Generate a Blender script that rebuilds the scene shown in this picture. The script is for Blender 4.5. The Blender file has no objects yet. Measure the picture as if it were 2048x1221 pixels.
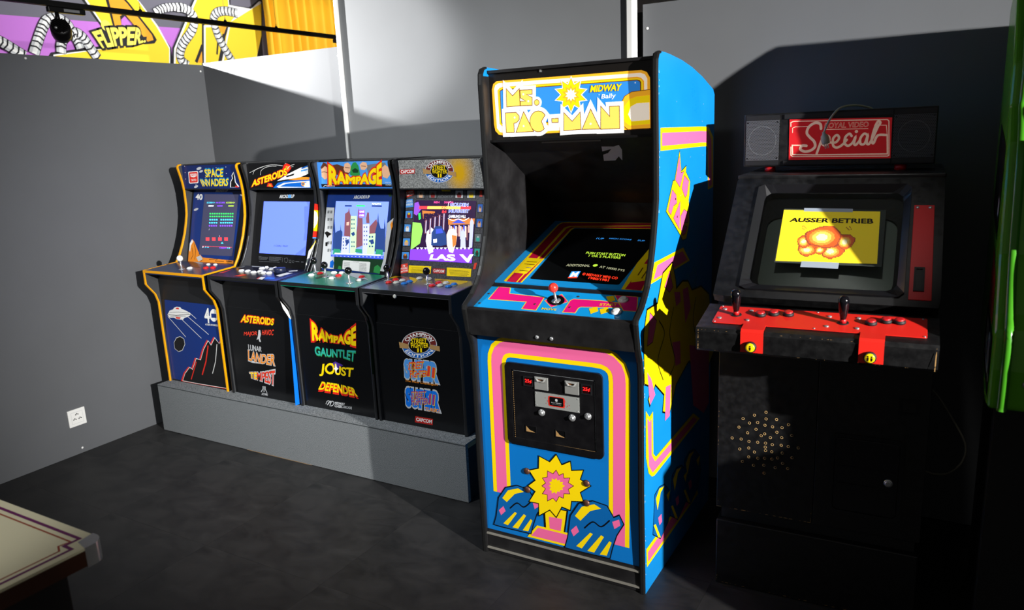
import bpy, bmesh, math, random
from mathutils import Vector, Matrix
from math import sin, cos, pi, radians as RAD
random.seed(7)
scene = bpy.context.scene
col = scene.collection
# ---------------------------------------------------------------- camera, world, lights, exposure
def link(o):
    col.objects.link(o); return o
def look_basis(yaw, pitch, roll):
    f = Vector((sin(yaw)*cos(pitch), cos(yaw)*cos(pitch), -sin(pitch)))
    r = Vector((cos(yaw), -sin(yaw), 0)); u = r.cross(f)
    r2 = cos(roll)*r + sin(roll)*u; u2 = -sin(roll)*r + cos(roll)*u
    return Matrix((r2, u2, -f)).transposed()
cd = bpy.data.cameras.new('camera'); cam = link(bpy.data.objects.new('camera', cd))
cam.matrix_world = Matrix.Translation((0, 0, 1.54)) @ look_basis(RAD(-30.427), RAD(12.782), RAD(-2.5065)).to_4x4()
cd.sensor_fit = 'HORIZONTAL'; cd.sensor_width = 36; cd.lens = 1530.0/2048*36; cd.clip_start = .05
cd.dof.use_dof = True; cd.dof.focus_distance = 3.0; cd.dof.aperture_fstop = 4.0
scene.camera = cam
w = bpy.data.worlds.new('world'); scene.world = w; w.use_nodes = True
w.node_tree.nodes['Background'].inputs[0].default_value = (1, .97, .94, 1)
w.node_tree.nodes['Background'].inputs[1].default_value = .085
def spot(name, loc, tgt, watt, size, blend, rad, color=(1, 1, 1)):
    d = bpy.data.lights.new(name, 'SPOT'); d.energy = watt; d.spot_size = RAD(size); d.spot_blend = blend
    d.shadow_soft_size = rad; d.color = color
    o = link(bpy.data.objects.new(name, d)); o.location = loc
    o.rotation_euler = (Vector(tgt)-Vector(loc)).to_track_quat('-Z', 'Y').to_euler(); return o
# key track spot, high on the right; second track spot on the rail behind the left partition; two spots washing the mural
spot('key_track_spot', (6.0, -.7, 2.72), (-.7, 2.42, 1.2), 6100, 29, 1.0, .045, (1, .985, .96))
spot('rail_track_spot', (-4.9, 2.3, 2.275), (-3.55, 3.14, 2.1), 1150, 33, .2, .02)
spot('aisle_track_spot', (-2.7, .2, 3.1), (-2.45, 2.7, .85), 400, 60, 1.0, .2, (.93, .97, 1))
spot('head_fill_spot', (-.30, 1.45, 2.95), (-.31, 2.48, 1.20), 30, 19, .5, .08, (1, .97, .93))  # added fill for the black cabinet's head, no fixture behind it
spot('table_fill_spot', (-2.3, .1, 3.1), (-1.95, .55, .75), 85, 24, .7, .1)  # fill spot added to brighten the table top
spot('mural_spot', (-4.8, 4.3, 3.1), (-6.5, 4.2, 2.3), 130, 120, .6, .06)
spot('mural_spot', (-4.8, 6.4, 3.1), (-6.5, 6.4, 2.5), 120, 120, .6, .06)
vs = scene.view_settings; vs.view_transform = 'Standard'; vs.look = 'None'; vs.gamma = 1; vs.use_curve_mapping = False; vs.exposure = 0
# ---------------------------------------------------------------- materials
def lin(h):
    h = h.lstrip('#'); c = [int(h[i:i+2], 16)/255 for i in (0, 2, 4)]
    return [x/12.92 if x <= .04045 else ((x+.055)/1.055)**2.4 for x in c]
MATS = {}
def mat(name, hexc, rough=.5, metal=0., emit=0., noise=0., scale=30., bump=0., spec=.5, coat=0., rvar=0.):
    if name in MATS: return MATS[name]
    m = bpy.data.materials.new(name); m.use_nodes = True; nt = m.node_tree; b = nt.nodes['Principled BSDF']
    c = lin(hexc); b.inputs['Base Color'].default_value = (*c, 1); b.inputs['Roughness'].default_value = rough
    b.inputs['Metallic'].default_value = metal; b.inputs['Specular IOR Level'].default_value = spec
    b.inputs['Coat Weight'].default_value = coat; b.inputs['Coat Roughness'].default_value = .06
    if emit:
        b.inputs['Emission Color'].default_value = (*c, 1); b.inputs['Emission Strength'].default_value = emit
    if noise or bump or rvar:
        tc = nt.nodes.new('ShaderNodeTexCoord'); n = nt.nodes.new('ShaderNodeTexNoise'); n.inputs['Scale'].default_value = scale; n.inputs['Detail'].default_value = 6
        nt.links.new(tc.outputs['Object'], n.inputs['Vector'])
        if noise:
            r = nt.nodes.new('ShaderNodeMix'); r.data_type = 'RGBA'
            r.inputs[6].default_value = (*[x*(1-noise) for x in c], 1); r.inputs[7].default_value = (*[min(1, x*(1+noise)) for x in c], 1)
            nt.links.new(n.outputs['Fac'], r.inputs[0]); nt.links.new(r.outputs[2], b.inputs['Base Color'])
        if rvar:
            mr = nt.nodes.new('ShaderNodeMapRange'); mr.inputs[3].default_value = max(0, rough-rvar); mr.inputs[4].default_value = min(1, rough+rvar)
            mr.inputs[1].default_value = .3; mr.inputs[2].default_value = .7
            nt.links.new(n.outputs['Fac'], mr.inputs[0]); nt.links.new(mr.outputs[0], b.inputs['Roughness'])
        if bump:
            bp = nt.nodes.new('ShaderNodeBump'); bp.inputs['Strength'].default_value = bump; bp.inputs['Distance'].default_value = .002
            nt.links.new(n.outputs['Fac'], bp.inputs['Height']); nt.links.new(bp.outputs[0], b.inputs['Normal'])
    MATS[name] = m; return m
# printed inks
PAL = dict(org='#f0a010', cream='#fff0dc', yel='#ffdc0a', brn='#6b3a0c', blu='#0a5fc0', white='#f4f4f0', gold='#f7b928', pnk='#f26aa0', blk='#0a0a0b', blu2='#0b62a8',
 crm='#c00f3a', mag='#ee1580', lgry='#c4c6c8', mgry='#74777a', mgry2='#8a8d90', lgry2='#a9adb2', red='#e22a1c', redb='#e8402c', redc='#b8221c', redd='#8e1b1b', cyn='#1486b8', blu3='#0a2f78', orgb='#ef8e22',
 brnd='#5e3322', lblu='#4f9ae6', blu4='#0f78ee', blk2='#1c1b20', pea='#e8b48e', grnm='#2d8e46', grnd='#163d22', tea='#2fb0a0', pur='#4a2f8a', pur3='#a03a88', mar='#6e2724', tan='#b08a58', yel2='#c8a414',
 cream2='#e6bfa8', redr='#a80f16', px_brn='#a04a30', px_red='#e0602a', px_org='#f29a3a', px_yel='#fbd05c', px_cream='#fdf0c0', vio='#c878d8', yelm='#ffd92c', yelp='#fff060', orgm='#f5a623', grn_w='#888888', scr='#060708', s_dim='#2a348a')
EMI = dict(e_grn=('#b8e040', 1.0), e_grn2=('#35d860', 1.1), e_dim=('#c8c8a0', .55), e_red=('#ff3a20', 1.3), e_red2=('#ff3c46', 1.1), e_blue=('#3aa0ff', .8), e_blue2=('#3c50d8', 1.0), e_wht=('#f0f4ff', 1.15), e_cyn=('#48d8ff', 1.0), e_pur=('#8a50ff', .9),
 e_peri=('#5f76f5', 1.0), e_sky=('#7a92f6', 1.0), e_navy=('#28407a', .8), e_brn=('#7a4a55', .9), e_pgrn=('#b4dca8', 1.0), e_lav=('#b8bce6', 1.0), e_pur2=('#8a4ac0', 1.0), e_grn3=('#2e8a6a', .9), e_pea=('#e8b0a0', .9), e_night=('#2a1438', .8), e_gre4=('#8ee05a', 1.0),
 e_purf=('#7a3cf0', 1.15), e_org=('#c87838', .9), e_pcrm=('#ffe4c8', 1.1), e_pink=('#e04a90', 1.0), e_yel=('#f4f060', 1.1), s_dark=('#3a3a52', .62))
def ink(k, glow=0):
    if glow and k in PAL: return mat('glow_ink_%s_%d' % (k, glow*100), PAL[k] if glow < .3 else {'gold': '#fccb5a', 'org': '#fab026', 'blu': '#2f86dc'}.get(k, PAL[k]), .3, emit=glow)  # print inks with added emission; a strong glow also uses paler colours
    if k in EMI: return mat('glow_'+k, EMI[k][0], .25, emit=EMI[k][1])
    gloss = .32
    if k in ('vio', 'yelm', 'yelp', 'orgm', 'blk2'): gloss = .8
    return mat('ink_'+k, PAL[k], gloss)
# ---------------------------------------------------------------- mesh helpers
def mesh_obj(name, verts, faces, mats, parent=None, fm=None, smooth=False):
    me = bpy.data.meshes.new(name); me.from_pydata([tuple(v) for v in verts], [], faces); me.update()
    if not isinstance(mats, (list, tuple)): mats = [mats]
    for m in mats: me.materials.append(m)
    if fm:
        for p, i in zip(me.polygons, fm): p.material_index = i
    if smooth:
        for p in me.polygons: p.use_smooth = True
    o = link(bpy.data.objects.new(name, me))
    if parent is not None: o.parent = parent
    return o
def boxvf(x0, x1, y0, y1, z0, z1):
    v = [(x, y, z) for x in (x0, x1) for y in (y0, y1) for z in (z0, z1)]
    return v, [(0, 1, 3, 2), (4, 6, 7, 5), (0, 4, 5, 1), (2, 3, 7, 6), (0, 2, 6, 4), (1, 5, 7, 3)]
def bev(o, wd, seg=2):
    bm = bmesh.new(); bm.from_mesh(o.data); bmesh.ops.recalc_face_normals(bm, faces=bm.faces)
    bmesh.ops.bevel(bm, geom=[e for e in bm.edges if len(e.link_faces) == 2 and e.calc_face_angle(0) > .5], offset=wd, segments=seg, affect='EDGES', profile=.5)
    bm.to_mesh(o.data); bm.free(); return o
def box(name, b, m, parent=None, bevel=0):
    v, f = boxvf(*b); o = mesh_obj(name, v, f, m, parent)
    return bev(o, bevel) if bevel else o
def boxes(name, bs, m, parent=None):
    V, F = [], []
    for b in bs:
        v, f = boxvf(*b); n = len(V); V += v; F += [tuple(i+n for i in q) for q in f]
    return mesh_obj(name, V, F, m, parent)
def prism(name, prof, x0, x1, m, parent=None, m_in=None, bevel=0):
    n = len(prof); v = [(x0, y, z) for y, z in prof]+[(x1, y, z) for y, z in prof]
    f = [tuple(range(n)), tuple(range(2*n-1, n-1, -1))]+[(i+n, (i+1) % n+n, (i+1) % n, i) for i in range(n)]
    o = mesh_obj(name, v, f, m, parent)
    bm = bmesh.new(); bm.from_mesh(o.data); bmesh.ops.recalc_face_normals(bm, faces=bm.faces); bm.to_mesh(o.data); bm.free()
    return bev(o, bevel) if bevel else o
def strip(name, path, x0, x1, off, m, parent=None, thick=.004):
    # moulding that follows an open (y,z) path, lying on its outer (left-hand) side
    P = [Vector((a, b)) for a, b in path]; N = []
    for i in range(len(P)):
        d = (P[min(i+1, len(P)-1)]-P[max(i-1, 0)]).normalized(); N.append(Vector((-d.y, d.x)))
    V, F = [], []
    for p, n in zip(P, N):
        a = p+n*off; b = p-n*thick
        ch = .25*(x1-x0)
        V += [(x0, *(p+n*off*.2)), (x0+ch, *a), (x1-ch, *a), (x1, *(p+n*off*.2)), (x1, *b), (x0, *b)]
    for i in range(len(P)-1):
        for k in range(6):
            F.append((i*6+k, i*6+(k+1) % 6, (i+1)*6+(k+1) % 6, (i+1)*6+k))
    F += [(5, 4, 3, 2, 1, 0), tuple((len(P)-1)*6+k for k in range(6))]
    return mesh_obj(name, V, F, m, parent)
def lathe_vf(prof, n=20):
    V, F = [], []
    for r, z in prof: V += [(r*cos(2*pi*k/n), r*sin(2*pi*k/n), z) for k in range(n)]
    for i in range(len(prof)-1):
        F += [(i*n+k, i*n+(k+1) % n, (i+1)*n+(k+1) % n, (i+1)*n+k) for k in range(n)]
    F += [tuple(range(n-1, -1, -1)), tuple((len(prof)-1)*n+k for k in range(n))]
    return V, F
LATHES = {}
def lathe(name, prof, m, parent, loc=(0, 0, 0), rot=None, n=20, key=None):
    key = key or (name, m.name, tuple(prof))
    if key not in LATHES:
        V, F = lathe_vf(prof, n); me = bpy.data.meshes.new(name); me.from_pydata(V, [], F); me.materials.append(m)
        for p in me.polygons: p.use_smooth = len(p.vertices) == 4
        LATHES[key] = me
    o = link(bpy.data.objects.new(name, LATHES[key])); o.parent = parent
    M = Matrix.Translation(loc)
    if rot is not None: M = M @ rot.to_4x4()
    o.matrix_local = M; return o
def catmull(pts, per=6, closed=False):
    P = [Vector(p) for p in pts]; n = len(P); out = []
    R = range(n if closed else n-1)
    for i in R:
        if closed: a, b, c, d = P[i-1], P[i], P[(i+1) % n], P[(i+2) % n]
        else: a, b, c, d = P[max(i-1, 0)], P[i], P[i+1], P[min(i+2, n-1)]
        for k in range(per):
            t = k/per
            out.append(.5*((2*b)+(c-a)*t+(2*a-5*b+4*c-d)*t*t+(3*b-a-3*c+d)*t**3))
    if not closed: out.append(P[-1])
    return out
def tube(name, pts, r, m, parent=None, n=8, smooth=True, per=6):
    P = catmull(pts, per) if smooth else [Vector(p) for p in pts]
    V, F = [], []; up = Vector((.3, .2, 1)).normalized()
    for i, p in enumerate(P):
        d = (P[min(i+1, len(P)-1)]-P[max(i-1, 0)]).normalized()
        a = d.cross(up); a = a.normalized() if a.length > 1e-4 else Vector((1, 0, 0)); b = a.cross(d)
        V += [p+a*r*cos(2*pi*k/n)+b*r*sin(2*pi*k/n) for k in range(n)]
    for i in range(len(P)-1): F += [(i*n+k, i*n+(k+1) % n, (i+1)*n+(k+1) % n, (i+1)*n+k) for k in range(n)]
    F += [tuple(range(n)), tuple((len(P)-1)*n+k for k in range(n-1, -1, -1))]
    return mesh_obj(name, V, F, m, parent, smooth=True)
def thing(name, label, cat, loc=(0, 0, 0), rz=0, group=None):
    o = link(bpy.data.objects.new(name, None)); o.location = loc; o.rotation_euler = (0, 0, rz); o.empty_display_size = .1
    return tag(o, label, cat, group)
def tag(o, label, cat, group=None):
    o['label'] = label; o['category'] = cat
    if group: o['group'] = group
    return o
def struct(o, label=None):
    o['kind'] = 'structure'
    if label: o['label'] = label
    return o
# ---------------------------------------------------------------- flat print on planes
class Plane:
    def __init__(s, o, u, v):
        s.o = Vector(o); s.u = Vector(u).normalized(); s.v = Vector(v).normalized(); s.n = s.u.cross(s.v)
    def at(s, a, b, h=0): return s.o+s.u*a+s.v*b+s.n*h
TXT = {}
def text_mesh(t, off):
    k = (t, off)
    if k not in TXT:
        cu = bpy.data.curves.new('t', 'FONT'); cu.body = t; cu.offset = off; cu.resolution_u = 3; cu.fill_mode = 'FRONT'
        ob = link(bpy.data.objects.new('t', cu)); me = ob.to_mesh()
        TXT[k] = ([tuple(v.co) for v in me.vertices], [tuple(p.vertices) for p in me.polygons])
        ob.to_mesh_clear(); bpy.data.objects.remove(ob); bpy.data.curves.remove(cu)
    return TXT[k]
def poly_at(P, t):
    n = len(P)-1; i = max(0, min(n-1, int(math.floor(t*n)))); f = t*n-i
    return (P[i][0]+(P[i+1][0]-P[i][0])*f, P[i][1]+(P[i+1][1]-P[i][1])*f)
def ribbon(pts, wd, closed):
    P = [Vector(p) for p in pts]; n = len(P); L, R = [], []
    for i in range(n):
        a = P[i-1] if (closed or i > 0) else P[i]; b = P[(i+1) % n] if (closed or i < n-1) else P[i]
        d1 = (P[i]-a); d2 = (b-P[i]); d1 = d1.normalized() if d1.length > 1e-9 else d2.normalized(); d2 = d2.normalized() if d2.length > 1e-9 else d1
        t = d1+d2; t = t.normalized() if t.length > 1e-4 else d1; nn = Vector((-t.y, t.x)); k = nn.dot(Vector((-d1.y, d1.x)))
        m = min(1/max(k, .3), 2.2)*wd/2
        L.append(P[i]+nn*m); R.append(P[i]-nn*m)
    F = [(i, i+1, n+i+1, n+i) for i in range(n-1)]
    if closed: F.append((n-1, 0, n, 2*n-1))
    return L+R, F
def area2(p): return sum(p[i-1][0]*p[i][1]-p[i][0]*p[i-1][1] for i in range(len(p)))
def print_on(name, pl, ops, parent, base=.0005, step=.00022, glow=0):
    V, F, FM, mats = [], [], [], []
    lay = 0
    cnt = [0]
    def add(vs, fs, k, h, run=0.):
        cnt[0] += 1; h += (cnt[0] % 24)*7e-6
        m = ink(k, glow) if isinstance(k, str) else k
        if m not in mats: mats.append(m)
        n = len(V); V.extend(pl.at(a, b, h+(i % run)*4e-7 if run else h) for i, (a, b) in enumerate(vs))
        for f in fs: F.append(tuple(i+n for i in f)); FM.append(mats.index(m))
    def disc(c, rx, ry=None, n=20): return [(c[0]+rx*cos(2*pi*k/n), c[1]+(ry or rx)*sin(2*pi*k/n)) for k in range(n)]
    for op in ops:
        if op == '^': lay += 1; continue
        h = base+lay*step; k = op[0]
        if k == 'P':
            p = op[2]; p = p if area2(p) > 0 else p[::-1]; add(p, [tuple(range(len(p)))], op[1], h)
        elif k == 'D': add(disc(op[2], op[3]), [tuple(range(20))], op[1], h)
        elif k == 'E':
            c, r, u = op[2], op[3], op[4]
            p = [(c[0]+(r[0]-c[0])*cos(t)+(u[0]-c[0])*sin(t), c[1]+(r[1]-c[1])*cos(t)+(u[1]-c[1])*sin(t)) for t in [2*pi*i/20 for i in range(20)]]
            add(p, [tuple(range(20))], op[1], h)
        elif k == 'S':
            p = op[3]; p = [(q.x, q.y) for q in catmull([(a, b, 0) for a, b in p], 6, bool(op[4]))] if op[5] else p
            vs, fs = ribbon(p, op[2], op[4]); add(vs, fs, op[1], h-step*.4 if op[4] else h, len(vs)//2)
            if op[5]:
                for e in (p[0], p[-1]): add(disc(e, op[2]/2), [tuple(range(20))], op[1], h+.00002)
        elif k == 'H':      # ribbed hose: pale tube with dark rings
            p = [(q.x, q.y) for q in catmull([(a, b, 0) for a, b in op[2]], 8)]
            vs, fs = ribbon(p, op[1]*1.12, 0); add(vs, fs, 'blk2', h)
            vs, fs = ribbon(p, op[1], 0); add(vs, fs, 'lgry', h+step)
            vs, fs = ribbon(p, op[1]*.45, 0); add(vs, fs, 'white', h+2*step)
            d = 0
            for i in range(1, len(p)):
                d += (Vector(p[i])-Vector(p[i-1])).length
                if d > op[1]*.42:
                    d = 0; t = (Vector(p[i])-Vector(p[i-1])).normalized(); nn = Vector((-t.y, t.x)); a = Vector(p[i])
                    q = [a+nn*op[1]*.5-t*.006, a+t*.012-t*.006, a-nn*op[1]*.5-t*.006, a-nn*op[1]*.5+t*.006, a+t*.012+t*.006, a+nn*op[1]*.5+t*.006]
                    q = [(z.x, z.y) for z in q]; add(q if area2(q) > 0 else q[::-1], [tuple(range(6))], 'blk2', h+3*step)
        elif k == 'T':
            top, bot = op[3], op[4]; jobs = [(c, op[5]+e, du, dv, -(len(op[6])-i)*.5) for i, (c, e, du, dv) in enumerate(op[6])]+[(op[1], op[5], 0, 0, 0)]
            b0, _ = text_mesh(op[2], 0.0); x0 = min(v[0] for v in b0); x1 = max(v[0] for v in b0); y0 = min(v[1] for v in b0); y1 = max(v[1] for v in b0)
            for c, off, du, dv, dl in jobs:
                vs, fs = text_mesh(op[2], off); out = []
                for v in vs:
                    t = (v[0]-x0)/(x1-x0); s = (v[1]-y0)/(y1-y0); a = poly_at(top, t); b = poly_at(bot, t)
                    out.append((b[0]+(a[0]-b[0])*s+du, b[1]+(a[1]-b[1])*s+dv))
                add(out, fs, c, h+step*(1+dl))
    o = mesh_obj(name, V, F, mats, parent, FM)
    # face the print outwards
    me = o.data; flip = [p for p in me.polygons if p.normal.dot(pl.n) < 0]
    if flip:
        bm = bmesh.new(); bm.from_mesh(me); bm.faces.ensure_lookup_table(); bmesh.ops.reverse_faces(bm, faces=[bm.faces[p.index] for p in flip]); bm.to_mesh(me); bm.free()
    return o
def clampop(op, lim):
    u0, u1, v0, v1 = lim
    if isinstance(op, str): return op
    return tuple([(min(max(a, u0), u1), min(max(b, v0), v1)) for a, b in x] if isinstance(x, list) else x for x in op)
def art(key, pl, parent, lim=None, base=.0005, step=.00022, glow=0):
    done = []
    for n, ops in ART[key]:
        if lim: ops = [clampop(o, lim) for o in ops]
        P = [q for o in ops if not isinstance(o, str) for x in o for q in (x if isinstance(x, list) else [x] if isinstance(x, tuple) and len(x) == 2 and not isinstance(x[0], (tuple, str)) else [])]
        bb = (min(p[0] for p in P), max(p[0] for p in P), min(p[1] for p in P), max(p[1] for p in P))
        h = base
        for b2, top in done:
            if bb[0] < b2[1] and b2[0] < bb[1] and bb[2] < b2[3] and b2[2] < bb[3]: h = max(h, top)
        done.append((bb, h+step*(ops.count('^')+(2.2 if any(o[0] == 'T' for o in ops) else 1) + (3 if any(o[0] == 'H' for o in ops) else 0))))
        if n in ('streak_print', 'sticker_print', 'splash_print', 'screen_text'):
            lay = 0
            for o in ops:
                if o == '^': lay += 1
                else: print_on(n, pl, [o], parent, h+lay*step, step, glow)
            continue
        ob = print_on(n, pl, ops, parent, h, step, glow)
        if n == 'star_print' and key != 'pac_marquee': ob['kind'] = 'stuff'
def slab(name, pl, poly, h0, h1, m, parent=None, bevel=0):
    p = poly if area2(poly) > 0 else poly[::-1]; n = len(p)
    v = [pl.at(a, b, h0) for a, b in p]+[pl.at(a, b, h1) for a, b in p]
    f = [tuple(range(n-1, -1, -1)), tuple(range(n, 2*n))]+[(i, (i+1) % n, (i+1) % n+n, i+n) for i in range(n)]
    o = mesh_obj(name, v, f, m, parent)
    return bev(o, bevel) if bevel else o
def rrect(x0, y0, x1, y1, r, n=5):
    out = []
    for cx, cy, a in ((x1-r, y1-r, 0), (x0+r, y1-r, 90), (x0+r, y0+r, 180), (x1-r, y0+r, 270)):
        out += [(cx+r*cos(RAD(a+90*k/n)), cy+r*sin(RAD(a+90*k/n))) for k in range(n+1)]
    return out
def frame_slab(name, pl, outer, inner, h0, h1, m, parent=None, hin=None):
    n = len(outer); hin = h1 if hin is None else hin
    v = [pl.at(a, b, h0) for a, b in outer]+[pl.at(a, b, h1) for a, b in outer]+[pl.at(a, b, hin) for a, b in inner]+[pl.at(a, b, h0) for a, b in inner]
    f = []
    for i in range(n):
        j = (i+1) % n
        f += [(i, j, n+j, n+i), (n+i, n+j, 2*n+j, 2*n+i), (2*n+i, 2*n+j, 3*n+j, 3*n+i), (3*n+i, 3*n+j, j, i)]
    return mesh_obj(name, v, f, m, parent)
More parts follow.
